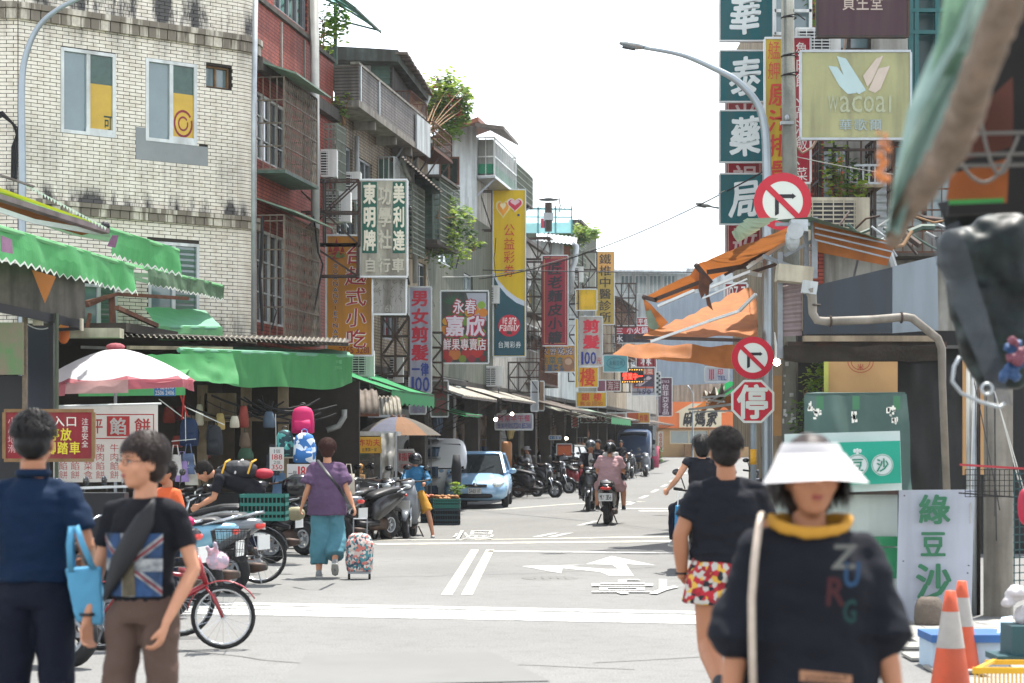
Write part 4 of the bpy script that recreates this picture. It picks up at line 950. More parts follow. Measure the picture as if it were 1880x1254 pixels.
def fruits(t,x0,y0,x1,y1,rho):
    rd = random.Random(5); mb = {}
    def disc(px,py,r,c,o,sq=1):
        m_ = mb.setdefault(c,MB()); n_ = 18; rr = r
        m_.q(*[P(px+rr*math.cos(i/n_*6.2832),py+rr*sq*math.sin(i/n_*6.2832),rho)+V((0,-o,0)) for i in range(n_)])
    m_ = mb.setdefault('b3b9c4',MB()); m_.q(*[P(*p,rho)+V((0,-.006,0)) for p in ((856,538),(893,538),(893,590),(868,580))])
    for i,(px,py,r,c) in enumerate(((884,560,7,'8fb43a'),(872,570,8,'d8942a'),(887,574,8,'d9862a'),(861,574,8,'c99a30'),(819,590,7,'d8a030'),(816,606,8,'c8842a'),(881,592,9,'d07a28'),(830,580,9,'3a5a2c'),(842,576,8,'4a7a34'),(855,590,8,'6a9a3a'),(886,610,6,'7aa03a'),(840,600,9,'58803a'),(868,612,7,'86a84a'),(826,620,8,'4a6a2c'),(852,622,8,'7a9a40'),(880,628,8,'a8b050'),(818,652,8,'b02a28'),(835,650,11,'c4702c'),(858,648,10,'b02424'),(876,646,11,'c02a24'),(849,659,7,'7a8a34'),(824,660,7,'a83028'),(886,658,6,'8a2026'),(866,659,7,'902030'),(815,636,7,'3a3428'),(890,640,5,'402828'))):
        disc(px,py,r,c,.0065+i*.0002)
    m_ = mb.setdefault('3a6a4a',MB())
    for i in range(9): a = -2.6+i*.3; m_.q(*[P(832+d*math.cos(a+e),562+d*math.sin(a+e),rho)+V((0,-.0125,0)) for d,e in ((2,0),(14,.12),(24,0),(14,-.12))])
    for c,m_ in mb.items(): m_.build('fruit_print',mat('ink_'+c,c,.5,0,.1),t)
    for s,a0,b0,a1,b1,o,i_,bold in (('永春',831,550,875,576,'e9e4ea','b83048',.02),('嘉欣',817,580,891,617,'eadfe9','c02a50',.035),('鮮果專賣店',813,622,893,643,'efe9ea','b02a3a',.02)):
        for k,(cc,bb,gr) in enumerate(((i_,bold+.07,1.5),(o,bold,0))):
            mb2 = MB(); row(mb2,s,a0-gr,-b1-gr,a1+gr,-b0+gr,lambda x,y: P(x,-y,rho)+V((0,-.013-k*.004,0)),bb,gap=.06); mb2.build('lettering',mat('ink_'+cc,cc,.5,0,.08),t)
fruits(fp,809,534,897,667,75)
tl = sign('tall yellow and teal lottery signboard with two hearts and a red roundel',905,348,965,655,61,'f2cc10',[
    ('poly','',0,0,0,0,'c5d0dc',0,dict(p=[(907,499),(915,515),(930,532),(948,546),(963,553),(963,563),(907,563)])),
    ('poly','',0,0,0,0,'0d4a58',0,dict(p=[(907,508),(915,524),(930,542),(948,556),(963,562),(963,653),(907,653)])),
    ('heart','',910,368,937,403,'e9d88a'),('heart','',913,371,934,399,'e79a2a'),('heart','',931,364,960,391,'f0e4dc'),('heart','',933,366,958,389,'c8304a'),
    ('heart','',937,367,954,378,'dcb8bc'),('heart','',918,373,929,386,'f0e0b0'),('rect','',950,393,954,397,'2c3a6a'),
    ('col','公益彩券',925,410,945,510,'cc3a1a',.0),('disc','',915,578,955,618,'c41e3a'),
    ('row','We are',922,583,948,596,'f0e8e4',.015,dict(shear=.3)),('row','Family',917,597,953,608,'f0e8e4',.015,dict(shear=.3)),('rect','',930,608,940,614,'4a3a3a'),('row','台灣彩券',914,627,957,639,'d8e0e0',.01)],dirty=.06)
sign('dark red noodle and dumpling signboard with black brush characters',995,469,1043,635,55,'9c1e3a',[('col','匠老麵皮小籠',1006,480,1032,632,'1c1a22',.035,B_)],border=('c88a5a',4,1),dirty=.12)
sign('orange dumpling menu sign below the dark red signboard',989,634,1056,683,54,'d89a30',[
    ('row','文常乾烙',993,637,1053,652,'eee4d0',.055),('row','文常乾烙',993,637,1053,652,'1c2f6a',.015),('row','韭菜盒',993,655,1035,668,'4a7070',.02),('row','高麗菜盒',993,669,1037,682,'2a5f80',.02),
    ('disc','',1032,655,1054,682,'8f6a50'),('disc','',1037,658,1050,670,'b89a80')])
sign('blank yellow sign with a ghost of a character above the white haircut sign',1057,531,1096,570,49,'efc51c',[('row','錦',1063,537,1091,564,'e3b41c',.03)])
sign('white haircut 100 yuan signboard with red characters, between two yellow signs',1062,581,1106,672,48.5,'cfcac4',[('col','剪髮',1070,585,1101,642,'cc2038',.05),('row','100',1066,646,1095,669,'1c3088',.04),('row','元',1095,656,1104,668,'c03030',.02)])
sign('yellow square sign with one red character below the haircut 100 sign',1059,674,1098,711,48.5,'f0bc10',[('row','樓',1063,676,1094,709,'cc3a14',.03,B_)])
sign('wide yellow gold shop sign with two red characters, lowest of the yellow ones',1058,720,1113,747,48,'eab818',[('row','銀樓',1064,722,1108,736,'cc3c14',.03,dict(gap=.3)),('row','舊金回收',1064,737,1108,745,'b8501c',.01)])
sign('narrow yellow strip left of the haircut 100 sign',1056,585,1061,712,49.5,'e6c220')
sign('tall gold clinic signboard with black characters',1094,462,1128,596,44,'d0b04c',[('rect','',1095,463,1127,500,'cf9a50'),('col','鐵椎中醫診所',1100,465,1122,593,'2a2620',.015)])
sign('black and red hotpot sign with white characters',1128,598,1195,630,41,'2c2438',[('rect','',1130,599,1194,613,'a52034'),('col','三水',1130,601,1144,629,'d8d4dc',.03),('row','小火鍋',1150,600,1190,613,'d8d4dc',.02)])
sign('red sign with a white character, top of the red pair under the orange awning',1169,583,1194,597,40,'b01c34',[('row','平價',1171,585,1192,596,'dcd8d8',.02)])
sign('red sign with white characters half hidden by the orange awning',1168,640,1205,690,39,'b01c34',[('col','鑫林行',1176,640,1196,688,'dcd8d8',.03)])
sign('light teal sign with an oval emblem',1108,652,1152,683,43,'62b0bc',[('ring','',1113,656,1148,677,'3f8090',0,dict(w=.12)),('row','永和豆漿',1118,662,1144,671,'2f6070',.01)])
sign('maroon sign with pale characters left of the LED display',1112,698,1139,718,42,'8c2c3c',[('row','海洋',1115,700,1137,716,'c8b0b0',.01)])
sign('pinkish blank sign right of the yellow gold shop signs',1096,698,1112,719,45,'8f5468')
sign('orange framed food photo sign with 150 under it',1160,674,1203,726,40,'b8bcc8',[('rect','',1162,676,1201,713,'c05a44'),('rect','',1164,688,1199,710,'38304a'),('poly','',0,0,0,0,'b8a8b0',0,dict(p=[(1166,708),(1190,690),(1197,694),(1176,709)])),('row','酸菜',1176,677,1199,687,'d8c0b0',.01),('row','150',1172,715,1196,724,'23306a',.03)])
ck = [('rect','',1205+4*((i+j) % 2)+8*j,684+i*4.2,1209+4*((i+j) % 2)+8*j,688.2+i*4.2,'20282c') for i in range(10) for j in range(1)]
sign('narrow black and white checkered strip left of the purple signboard',1204,683,1213,727,39.5,'cdd4d4',ck)
sign('purple boutique signboard with pale vertical characters',1208,693,1234,764,39,'5a2c48',[('row','lavita',1213,698,1229,703,'c0b0bc',.0),('col','拉菲亞名品',1216,705,1228,762,'d0c4cc',.015),('rect','',1211,704,1212,758,'a890a0')])
ld_ = sign('black LED display with red glowing characters',1140,677,1181,703,40.5,'101014',[('row','營業',1148,685,1165,696,'481010',.0)],frame='steel_dark')
f_ = MB(); row(f_,'營業中一',1143,-697,1180,-685,lambda x,y: P(x,-y,40.5)+V((0,-.03,0)),.02); f_.build('lit_lettering',mat('led_red','ff2a1c',.5,emit=3),ld_)
f_ = MB()
for i in range(9): f_.box(P(1143+i*4.4,701,40.5)+V((0,-.03,0)),(.03,.01,.03)); f_.box(P(1143+i*4.4,679,40.5)+V((0,-.03,0)),(.03,.01,.03))
f_.build('border_lamp',mat('led_amber','ffb030',.5,emit=2),ld_)
sign('white breakfast sign with pink and blue characters under the tin awning',909,760,978,789,60,'bcb8c2',[('row','阿常早午餐',913,762,974,774,'b8506a',.02),('row','營業時間07:00-15:00',913,777,975,786,'3a4f90',.0)])
sign('blank white light box on a post left of the yellow gold shop sign',975,699,988,755,58,'b9c0c6',dep=.35); sign('tan side board beside the blank white light box',988.5,700,999,754,57,'a08468')
sign('yellow and orange fascia with red characters near the blue truck',1150,757,1193,777,40,'cf9a2c',[('rect','',1151,758,1172,776,'a84a20'),('row','炸雞',1174,761,1190,774,'b03018',.02)])
sign('small red and white board hung by the dark arcade left of the LED display',1050,748,1062,785,46,'c0604c')
sign('dark fascia with round red characters above the far shops',1066,760,1112,776,44,'4a2226',[('ring','',1076+i*9,763,1084+i*9,773,'c8a0a0',0,dict(w=.3)) for i in range(4)])
sign('grey fascia with two red characters next to the dark fascia',1114,758,1149,777,42,'9a948c',[('row','永豐',1118,760,1146,775,'7a3a34',.01)])
sign('small lit blue direction sign in the dark arcade',1008,800,1030,807,50,'2a6fb4',[('row','→ 停車',1010,801,1028,806,'d8e4f0',0)],dep=.08)
sign('orange and red menu board under the arcade above the black car',1022,815,1050,838,50,'a83a20',[('rect','',1024,819,1048,835,'c8602c')],dep=.08)
sign('red and white vertical board left of the orange shop window',1209,793,1217,829,31,'d8c4b0',[('ring','',1210.5,796+i*8,1215.5,802+i*8,'b04030',0,dict(w=.4)) for i in range(4)],dep=.06)
sign('white and red seal engraver sign half hidden behind the no turning sign',1294,674,1338,701,62,'cdd2dc',[('rect','',1302+i*3.4,678,1304+i*3.4,698-abs(i-1)*2,'b83a50') for i in range(3)]+[('row','印',1317,677,1328,689,'b83a50',.02),('row','TEL',1317,690,1334,698,'3a4a80',.03)],dep=.12)
# ---- right hand side signs ----
TE = '0f6f78'
for ch_,y0,y1,x1,lab in (('華',-18,75,1411,'topmost teal pharmacy sign panel, cut by the frame edge'),('泰',93,187,1405,'teal pharmacy sign panel, second from the top'),('藥',203,298,1405,'teal pharmacy sign panel, third from the top'),('局',319,412,1405,'lowest teal pharmacy sign panel, beside the big no turning sign')):
    sign(lab,1321,y0,x1+8,y1,98,TE,[('row',ch_,1337,y0+11,1400,y1-13,'dfeaec',.035,B_)],dirty=.1,fw=.03)
rs = sign('tall red signboard standing behind the teal pharmacy panels',1332,120,1400,480,94,'a82838',[('col','港光影視化妝',1345,130,1390,470,'d0b4b4',.02)],border=('d8a8a0',4,1.5))
sign('tall yellow pork rice signboard with red characters behind the utility pole',1404,70,1462,345,112,'e0c038',[('col','艋舺',1410,74,1432,148,'c8503a',.0),('col','原汁排骨',1411,150,1447,338,'bf3a2c',.03,B_)])
sign('narrow red vertical signboard with white characters right of the utility pole',1453,68,1488,336,114,'b02038',[('col','魯肉飯、高湯飯、菜',1461,76,1482,334,'d8d0cc',.0)])
wl = sign('faded yellow green lingerie signboard with a pale blue and pink W emblem',1470,94,1672,255,124,'b9b987',[
    ('tris','',0,0,0,0,'a9c0c0',0,dict(p=[[(1536,103),(1553,108),(1590,166),(1577,173)],[(1536,103),(1577,173),(1556,160)],[(1520,121),(1537,123),(1572,171),(1556,173)],[(1520,121),(1556,173),(1541,158)]])),
    ('tris','',0,0,0,0,'beb0a2',0,dict(p=[[(1622,102),(1608,108),(1584,140),(1592,160)],[(1622,102),(1592,160),(1600,150)],[(1634,121),(1612,126),(1594,166),(1606,171)],[(1634,121),(1606,171),(1616,164)]])),
    ('row','Wacoal',1518,176,1640,207,'9fa486',.02,dict(gap=.12)),('row','華歌爾',1538,219,1621,240,'93a2a0',.02,dict(gap=.15))],dirty=.22,frame='galv')
sign('dark brown cosmetics signboard at the top with pale characters',1500,-45,1668,67,120,'4a2c36',[('row','資生堂',1545,-12,1622,19,'b8a89c',.01)],frame='steel_dark',dirty=.1)
sign('red radio sign with white numbers behind the torn orange awning',1330,520,1372,548,105,'b02438',[('row','107.7',1333,526,1369,546,'dcd8d4',.03)])
# traffic signs on the near right
def round_sign(label,px,py,dia,rho,thick=.004):
    c = P(px,py,rho); R_ = dia/2/rho; t = thing('no_turning_sign',label,'traffic sign',c,group='no right turn signs')
    def disc(r0,r1,o,mt,nm,n_=48):
        mb = MB()
        for i in range(n_):
            a,b_ = i/n_*6.2832,(i+1)/n_*6.2832
            if r0 < 1e-6: mb.q(c+V((0,-o,0)),c+V((r1*math.cos(a),-o,r1*math.sin(a))),c+V((r1*math.cos(b_),-o,r1*math.sin(b_))))
            else: mb.q(*[c+V((r_*math.cos(u),-o,r_*math.sin(u))) for r_,u in ((r0,a),(r1,a),(r1,b_),(r0,b_))])
        return mb.build(nm,mt,t)
    MB().tube([c+V((0,.012,0)),c+V((0,.0,0))],R_,48).build('plate',M('galv'),t)
    disc(0,R_*.73,.003,mat('sign_white','cfd4cc',.5,0,.08,2),'field'); disc(R_*.7,R_,.005,mat('sign_red','b8102c',.45,0,.12,2),'ring')
    k = R_/52.; q_ = lambda x,y,o=.007: c+V((x*k,-o,y*k))
    mb = MB(); mb.q(q_(-14,-26),q_(-7,-22),q_(-7,6),q_(-14,13)); mb.q(q_(-7,-22),q_(-7,-22),q_(-7,-26),q_(-7,-26)) if 0 else None
    mb.q(q_(-14,13),q_(-7,6),q_(17,6),q_(17,13)); mb.q(q_(17,4),q_(24,9.5),q_(17,15)); mb.build('arrow',M('black'),t)
    mb = MB(); mb.q(q_(-36,27,.009),q_(-28,34,.009),q_(34,-27,.009),q_(27,-34,.009)); mb.build('slash',M('sign_red'),t)
    return t
round_sign('larger round no turning sign in front of the pharmacy panel',1437,370,106,140)
round_sign('smaller round no turning sign directly above the red octagon',1382,657,78,128)
c = P(1382,737,128); ot = thing('stop_sign','red octagonal stop sign with a white character on a grey pole','traffic sign',c)
def octo(R_,o): return [c+V((R_*math.cos(math.pi/8+i*math.pi/4),-o,R_*math.sin(math.pi/8+i*math.pi/4))) for i in range(8)]
MB().prism(octo(.335,0),(0,.012,0)).build('plate',M('sign_white'),ot); MB().q(*octo(.30,.004)).build('field',M('sign_red'),ot)
f_ = MB(); put(f_,'停',.035,1353,-769,1410,-706,lambda x,y: P(x,-y,128)+V((0,-.008,0))); f_.build('lettering',M('sign_white'),ot)
pp = P(1384,812,128); gp_ = thing('sign_pole','grey steel pole carrying the octagon, with a yellow band near eye height','pole',(pp.x,pp.y+.05,0))
MB().tube([(pp.x,pp.y+.06,0),(pp.x,pp.y+.06,3.1)],.042,12).build('pole',mat('pole_grey','7f8a90',.5,.3,.2),gp_,smooth=True)
MB().tube([(pp.x,pp.y+.06,1.28),(pp.x,pp.y+.06,1.5)],.046,12).build('yellow_band',mat('band_yellow','d8a020',.6),gp_,smooth=True)
# utility pole
u = P(1455,812,118); up = thing('utility_pole','thick concrete utility pole in front of the yellow and red signboards','utility pole',(u.x,u.y,0))
f_ = MB(); f_.tube([(u.x,u.y,0),(u.x-.02,u.y,4.5),(u.x-.1,u.y,9.5)],[.17,.13,.085],16); f_.build('pole',mat('pole_concrete','7d8078',.9,0,.3,4,streak=.5,bump=.3),up,smooth=True)
f_ = MB()
for z in (5.6,7.3,7.6,8.2): f_.torus((u.x-.06,u.y,z),.115,.012,'Z',14,5); f_.tube([(u.x-.16,u.y-.1,z),(u.x+.05,u.y-.13,z+.04),(u.x+.18,u.y-.1,z-.05)],.012,5)
f_.build('cable_tie',M('wire'),up)
f_ = MB(); pz = P(1443,228,118); f_.box(pz+V((0,-.1,0)),(.2,.1,.05)); f_.ell(pz+V((0,-.12,.08)),(.035,.035,.05)); f_.build('insulator',M('galv'),up)
f_ = MB()
for i in range(40): a = rd.uniform(-1.2,1.2)-math.pi/2; z = rd.uniform(1,3); f_.box((u.x+.165*math.cos(a),u.y+.165*math.sin(a),z),(rd.uniform(.02,.06),.006,rd.uniform(.02,.08)),a+math.pi/2)
f_.build('torn_paper',M('render_pale'),up,kind='stuff')
wc_ = thing('service_cable','thick pale cable looping from the utility pole past the faded lingerie sign','cable',P(1445,240,118))
MB().tube([P(1446,232,118),P(1455,262,118),P(1473,281,118),P(1492,270,118),P(1512,230,118),P(1535,160,118),P(1552,80,117),P(1562,0,116),P(1570,-60,115)],.022,8).build('cable',mat('cable_tan','9c8676',.7),wc_,smooth=True)
# street lamps
def lamp(label,pts,rho,r0,head,hl,pole_to=None):
    t = thing('street_lamp',label,'street lamp',P(pts[0][0],812,rho)-V((0,0,1.6)),group='curved arm street lamps'); pp = [P(x,y,rho) for x,y in pts]
    if pole_to is not None: pp = [V((pp[0].x,pp[0].y,pole_to))]+pp
    # smooth the polyline
    q_ = []
    for i in range(len(pp)-1):
        p0_,p1_,p2_,p3_ = pp[max(i-1,0)],pp[i],pp[i+1],pp[min(i+2,len(pp)-1)]
        for k in range(5): u = k/5; q_.append(.5*((2*p1_)+(p2_-p0_)*u+(2*p0_-5*p1_+4*p2_-p3_)*u*u+(3*p1_-p0_-3*p2_+p3_)*u**3))
    q_.append(pp[-1]); MB().tube(q_,[r0*(1-.62*i/len(q_)) for i in range(len(q_))],12).build('pole',mat('lamp_grey','9aa4ab',.4,.5,.12,3),t,smooth=True)
    e = pp[-1]; d = (pp[-1]-pp[-2]).normalized(); h = MB(); h.tube([e,e+d*hl*.25,e+d*hl*.7,e+d*hl],[(.05,.03),(.14,.05),(.13,.045),(.05,.02)],12,side=(0,1,0)); h.build('lamp_head',M('galv'),t,smooth=True)
    MB().box(e+d*hl*.6-V((0,0,.045)),(hl*.55,.18,.03),R=Matrix.Rotation(-math.atan2(d.z,d.x) if 1 else 0,3,'Y')).build('lens',M('glass_dark'),t); return t
lamp('near street lamp arching left from behind the utility pole',[(1409,430),(1408,300),(1404,235),(1390,190),(1355,150),(1310,125),(1250,100),(1181,87)],118,.085,1,.38,0)
lamp('smaller street lamp head further away under the near lamp',[(1400,470),(1395,420),(1375,398),(1330,384),(1305,379)],80,.07,1,.36,0)
lamp('left street lamp whose post curves over the white tiled house',[(41,500),(41,300),(40,160),(48,100),(70,50),(105,18),(150,-5),(200,-25)],122,.065,1,.4,0)
lamp('tiny street lamp in front of the far grey fence',[(1272,760),(1273,735),(1272,722),(1268,716)],34,.05,1,.3,0)
# overhead wires
def wirec(label,a,b_,sag,r=.014,mt='wire',n=20):
    t = thing('overhead_wire',label,'wire',a,group='overhead wires'); MB().tube(curve_pts(a,b_,sag,n),r,5).build('wire',M(mt),t)
wirec('thick black wire crossing the yellow and red signboards',P(-80,470,80),P(1500,500,52),.0 if 0 else .12,.018)
wirec('pale wire rising from the haircut sign to the street lamp',P(880,512,66),P(1420,305,104),.35,.015,'wire')
wirec('second thin wire rising beside the first towards the pharmacy sign',P(900,505,66),P(1330,350,100),.25,.009,'wire_pale')
wirec('thin wire sagging over the white tiled wall',P(50,290,110),P(480,490,104),.12,.01)
wirec('thin cable along the orange Vietnamese signboard',P(440,470,104),P(905,505,62),.18,.014,'wire_pale')
wirec('thin wire looping from tile wall to the drainpipe',P(355,468,106),P(462,395,105),.2,.01)
wirec('short wire between the no turning sign and the right hand houses',P(1450,285,118),P(1640,320,118),.02,.008,'wire_pale')
wirec('cable from the roof of the brick house along the drainpipe',P(515,-10,100),P(530,150,97),.05,.01)
# ---------------- right hand side ----------------
def slab(pts,th=.02,mb=None):    # quad given by four points with thickness
    mb = mb or MB(); n_ = (pts[1]-pts[0]).cross(pts[2]-pts[0]).normalized()*th
    return mb.hexa([*pts,*[p+n_ for p in pts]])
def cloth(p00,p10,p01,p11,mt,name,parent,sag=.05,amp=.02,nu=16,nv=10,fr=(5,5,5),seed=0,smooth=True,zig=0,label=None):
    """hanging or stretched cloth between four corners with folds; zig adds a scalloped lower edge"""
    mb = MB(); nn = (V(p10)-V(p00)).cross(V(p01)-V(p00)).normalized()
    def fn(u,v):
        p = V(p00).lerp(V(p10),u).lerp(V(p01).lerp(V(p11),u),v)
        p = p+nn*(amp*noise.noise(V((p.x*fr[0]+seed,p.y*fr[1],p.z*fr[2])))*2)-V((0,0,sag*math.sin(math.pi*u)*math.sin(math.pi*min(v,1))))
        if zig and v == 1: p.z -= zig*(1 if int(round(u*nu)) % 2 else -.0)
        return p
    mb.grid(fn,nu,nv); return mb.build(name,mt,parent,smooth=smooth,label=label)
mat('orange_cloth','b26f38',.75,0,.3,1.2,trans=.3,streak=.4,dcol='7a4a24'); mat('orange_stripe','b8864a',.8,0,.2,trans=.3); mat('panel_slate','2f373f',.5,.1,.15,1,streak=.3); mat('panel_light','7f8a92',.5,.1,.12,1,streak=.3)
mat('mauve_panel','8a7a7a',.6,.1,.25,2,streak=.7); mat('beige_flash','a09078',.7,0,.3,4,streak=.6); mat('sooty_cloth','3c362f',.85,0,.5,3,streak=.5,bump=.4); mat('beige_box','b5ad98',.7,0,.2,4,streak=.5)
RB = thing('right_house','shabby house front behind the lingerie sign, hung with cages and plants','house',P(1700,812,108)-V((0,0,1.6)))
RP = Plane(P(1488,812,108).xy,(1,0)); rx = lambda px: (px-1488)/108; rz_ = lambda py: EYE-(py-HY)/108
wr = [(rx(1505),rx(1560),rz_(430),rz_(270)),(rx(1640),rx(1760),rz_(420),rz_(260)),(rx(1520),rx(1600),rz_(92),rz_(60))]
wall(RP,0,6,3,13,wr,M('render_grey'),RB)
for r_ in wr: window(RP,*r_,RB,2,'steel_dark','glass_pale')
f_ = MB(); bbox(f_,RP,0,.22,3,13,0,.03); f_.build('brick_pier',M('red_brick'),RB)
f_ = MB(); f_.box((P(1488,0,108).x+.13,P(1488,0,108).y+6,6),(.25,11.5,9)); f_.build('side_wall',M('render_tan'),RB)
f_ = MB()
corr(RP.pt(rx(1594),rz_(470),.3),RP.pt(rx(1594),rz_(240),.3),RP.pt(rx(1622),rz_(470),.3),RP.pt(rx(1622),rz_(240),.3),.13,.03,f_); f_.build('ribbed_column',M('white_corr'),RB)
cage(RP,rx(1492),rx(1590),rz_(450),rz_(270),.8,RB,'steel_dark',.22,.5,'ledge_dark',r=.02); cage(RP,rx(1545),rx(1598),rz_(350),rz_(318),.95,RB,'galv',.09,.4,'render_tan',r=.02)
cage(RP,rx(1625),rx(1800),rz_(470),rz_(250),.7,RB,'rust',.16,.35,'ledge_dark')
shrub('cage_creeper','creeper trained inside the iron cage below the lingerie sign','plant',P(1545,330,112),(.35,.3,.7),420,.13,'flower_orange',41)
shrub('top_creeper','bright green creeper at the top behind the utility pole','plant',P(1478,25,110),(.3,.3,.45),260,.14,None,43)
f_ = MB(); wg_ = thing('white_grid','white metal window lattice at the top behind the utility pole','lattice',P(1450,68,111))
for py in (-20,20,62): f_.beam(P(1422,py,111),P(1490,py,111),.05)
for px in (1422,1455,1488): f_.beam(P(px,-30,111),P(px,64,111),.05)
f_.build('lattice_bar',M('white_frame'),wg_); MB().q(P(1424,62,110.5),P(1486,62,110.5),P(1486,-20,110.5),P(1424,-20,110.5)).build('pane',M('glass_pale'),wg_)
tw = thing('teal_shopfront','dark teal framed bay window beside the brown cosmetics signboard','window bay',P(1710,200,116)); f_ = MB()
for px in (1672,1682,1720,1760): f_.box(P(px,70,116),(.07,.1,2.8))
for py in (-50,20,195,60): f_.box(P(1716,py,116),(.82,.12,.06))
f_.build('frame',mat('teal_paint','1f5f60',.5,0,.2),tw); MB().box(P(1716,70,115),(.8,.05,2.6)).build('pane',mat('teal_dark','123a3c',.3),tw)
ac_unit(P(1537,452,130),0,'cream air conditioner standing on the stall roof below the lingerie sign',1.05,mt='beige_box')
ac_unit(P(1500,118,111),0,'air conditioner tucked between the two lingerie and cosmetics signs',.9)
rp = thing('rooftop_pipes','tangle of grey pipes and broken sheets above the stall roof','pipes',P(1660,450,135))
rd = random.Random(12)
for i in range(26):
    a = P(rd.uniform(1560,1760),rd.uniform(385,440),rd.uniform(128,140)); b_ = a+V((rd.uniform(-.7,.9),rd.uniform(-.3,.3),rd.uniform(-.5,.1)))
    MB().tube([a,a.lerp(b_,.5)+V((0,0,rd.uniform(-.1,.15))),b_],rd.choice([.015,.025,.045]),6).build('pipe',M(rd.choice(['galv','wire','green_corr','pvc','steel_dark','white_corr','wood'])),rp)
# stall roof block
sb = thing('stall_roof','patched slate blue metal sided stall roof with a fat drainpipe','stall roof',P(1580,660,150)); rr = 150
slab([P(1474,614,rr),P(1637,612,rr),P(1637,491,rr),P(1474,530,rr)],.03).build('slate_panel',M('panel_slate'),sb)
slab([P(1637.5,612,rr),P(1722,606,rr),P(1720,470,rr),P(1637.5,490,rr)],.03).build('light_panel',M('panel_light'),sb)
f_ = MB(); corr(P(1430,618,rr),P(1430,520,rr),P(1473,616,rr),P(1473,512,rr),.1,.02,f_); f_.build('mauve_panel',M('mauve_panel'),sb)
MB().box(P(1458,504,152),(.42,.3,.2),R=Matrix.Rotation(.1,3,'Y')).build('beige_box',M('beige_box'),sb)
f_ = MB(); f_.box(P(1598,622,150),(1.65,.1,.07)); f_.build('flashing',M('beige_flash'),sb); f_ = MB(); f_.box(P(1590,633,149),(1.95,.2,.07)); f_.build('edge_beam',M('steel_dark'),sb)
cloth(P(1438,636,151),P(1722,634,151),P(1440,664,150),P(1722,662,150),M('sooty_cloth'),'sooty_valance',sb,.03,.03,26,6,(4,4,9))
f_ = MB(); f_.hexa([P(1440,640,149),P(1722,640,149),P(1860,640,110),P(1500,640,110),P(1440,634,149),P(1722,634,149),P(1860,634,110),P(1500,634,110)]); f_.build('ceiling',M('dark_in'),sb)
f_ = MB(); f_.tube([P(1487,530,156),P(1491,545,156),P(1492,575,156),P(1500,588,156),P(1515,590,156),P(1600,587,156),P(1662,582,156),P(1675,584,156),P(1722,622,156),P(1729,640,156),P(1730,705,156),P(1738,900,156)],[.07,.055,.05,.05,.05,.05,.05,.05,.05,.05,.045,.045],12); f_.build('drainpipe',mat('pvc_old','8b857a',.7,0,.3,4,streak=.6),sb,smooth=True)
MB().box(P(1486,528,156),(.17,.12,.15),R=Matrix.Rotation(.15,3,'Y')).build('rain_head',M('render_pale'),sb)
f_ = MB()
for px,py in ((1525,590),(1497,560),(1655,583)): f_.torus(P(px,py,156),.06,.012,'X' if px > 1500 else 'Z',14,5)
f_.build('pipe_clamp',M('steel_dark'),sb)
slab([P(1494,408,150.5),P(1644,446,150.5),P(1628,488,150),P(1496,462,150)],.02).build('striped_canopy',M('orange_cloth'),sb)
f_ = MB()
for i in range(3): f_.beam(P(1496,418+i*11,151),P(1642-i*5,450+i*12,151),.02)
f_.build('awning_slat',M('steel_grey'),sb)
slab([P(1424,404,152),P(1490,398,152),P(1622,440,152),P(1560,442,140)],.015).build('green_sheet',M('green_sheet'),sb)
f_ = MB(); f_.box(P(1495,455,150),(.07,.07,.75)); f_.box(P(1432,560,150),(.06,.06,1.3)); f_.box(P(1455,412,152),(.42,.05,.04)); f_.box(P(1480,470,149),(.05,.05,.6)); f_.beam(P(1440,470,149),P(1495,440,149),.04); f_.beam(P(1400,470,149),P(1480,500,149),.05); f_.build('post',M('steel_grey'),sb)
f_ = MB(); f_.tube([P(1460,424,154),P(1462,424,150)],.1,14); f_.ell(P(1455,440,153),(.09,.09,.14)); f_.box(P(1466,415,153),(.2,.2,.14)); f_.build('winding_gear',M('galv'),sb)
# torn orange awnings
oa = thing('torn_orange_awning','tattered orange awnings on folding aluminium arms reaching over the street','awning',P(1390,620,119))
def quadcloth(name,pts,mt,seed,amp=.02,sag=.03,th=True): cloth(pts[0],pts[1],pts[3],pts[2],M(mt),name,oa,sag,amp,18,8,(3,3,6),seed)
quadcloth('upper_canopy',[P(1277,486,116),P(1446,418,150),P(1450,444,120),P(1303,516,115)],'orange_cloth',1)
quadcloth('middle_canopy',[P(1180,545,116),P(1266,505,119),P(1285,528,117),P(1206,556,116)],'orange_cloth',2)
quadcloth('lower_canopy',[P(1163,622,119),P(1376,527,105),P(1392,616,120),P(1300,620,120)],'orange_cloth',3,.03,.06)
quadcloth('lower_canopy_side',[P(1376,527,107),P(1388,540,110),P(1391,600,117),P(1380,617,119)],'orange_cloth',9,.01)
quadcloth('lower_valance',[P(1152,630,120),P(1402,637,121),P(1392,682,122),P(1124,651,121)],'orange_cloth',4,.035,.0)
quadcloth('torn_flap',[P(1181,548,116),P(1196,560,116),P(1226,592,116),P(1194,621,116)],'orange_cloth',5,.03); quadcloth('flap_hem',[P(1181,548,116),P(1188,556,116),P(1210,600,116),P(1194,620,116)],'green_sheet',6,.02)
quadcloth('small_flap',[P(1276,492,117),P(1290,500,117),P(1284,524,117),P(1254,524,117)],'orange_cloth',7,.04)
quadcloth('green_corner',[P(1346,425,122),P(1372,400,150),P(1425,402,150),P(1352,448,122)],'green_sheet',8,.04)
f_ = MB()
for a,b_,w_ in (((1195,627),(1300,590),.045),((1300,590),(1357,571),.05),((1357,571),(1388,540),.05),((1208,562),(1275,533),.05),((1305,527),(1378,498),.05),((1372,492),(1450,440),.06),((1290,548),(1372,512),.03),((1375,500),(1395,505),.07)): f_.beam(P(*a,123),P(*b_,124),w_,w_*.8)
f_.build('folding_arm',M('alu'),oa)
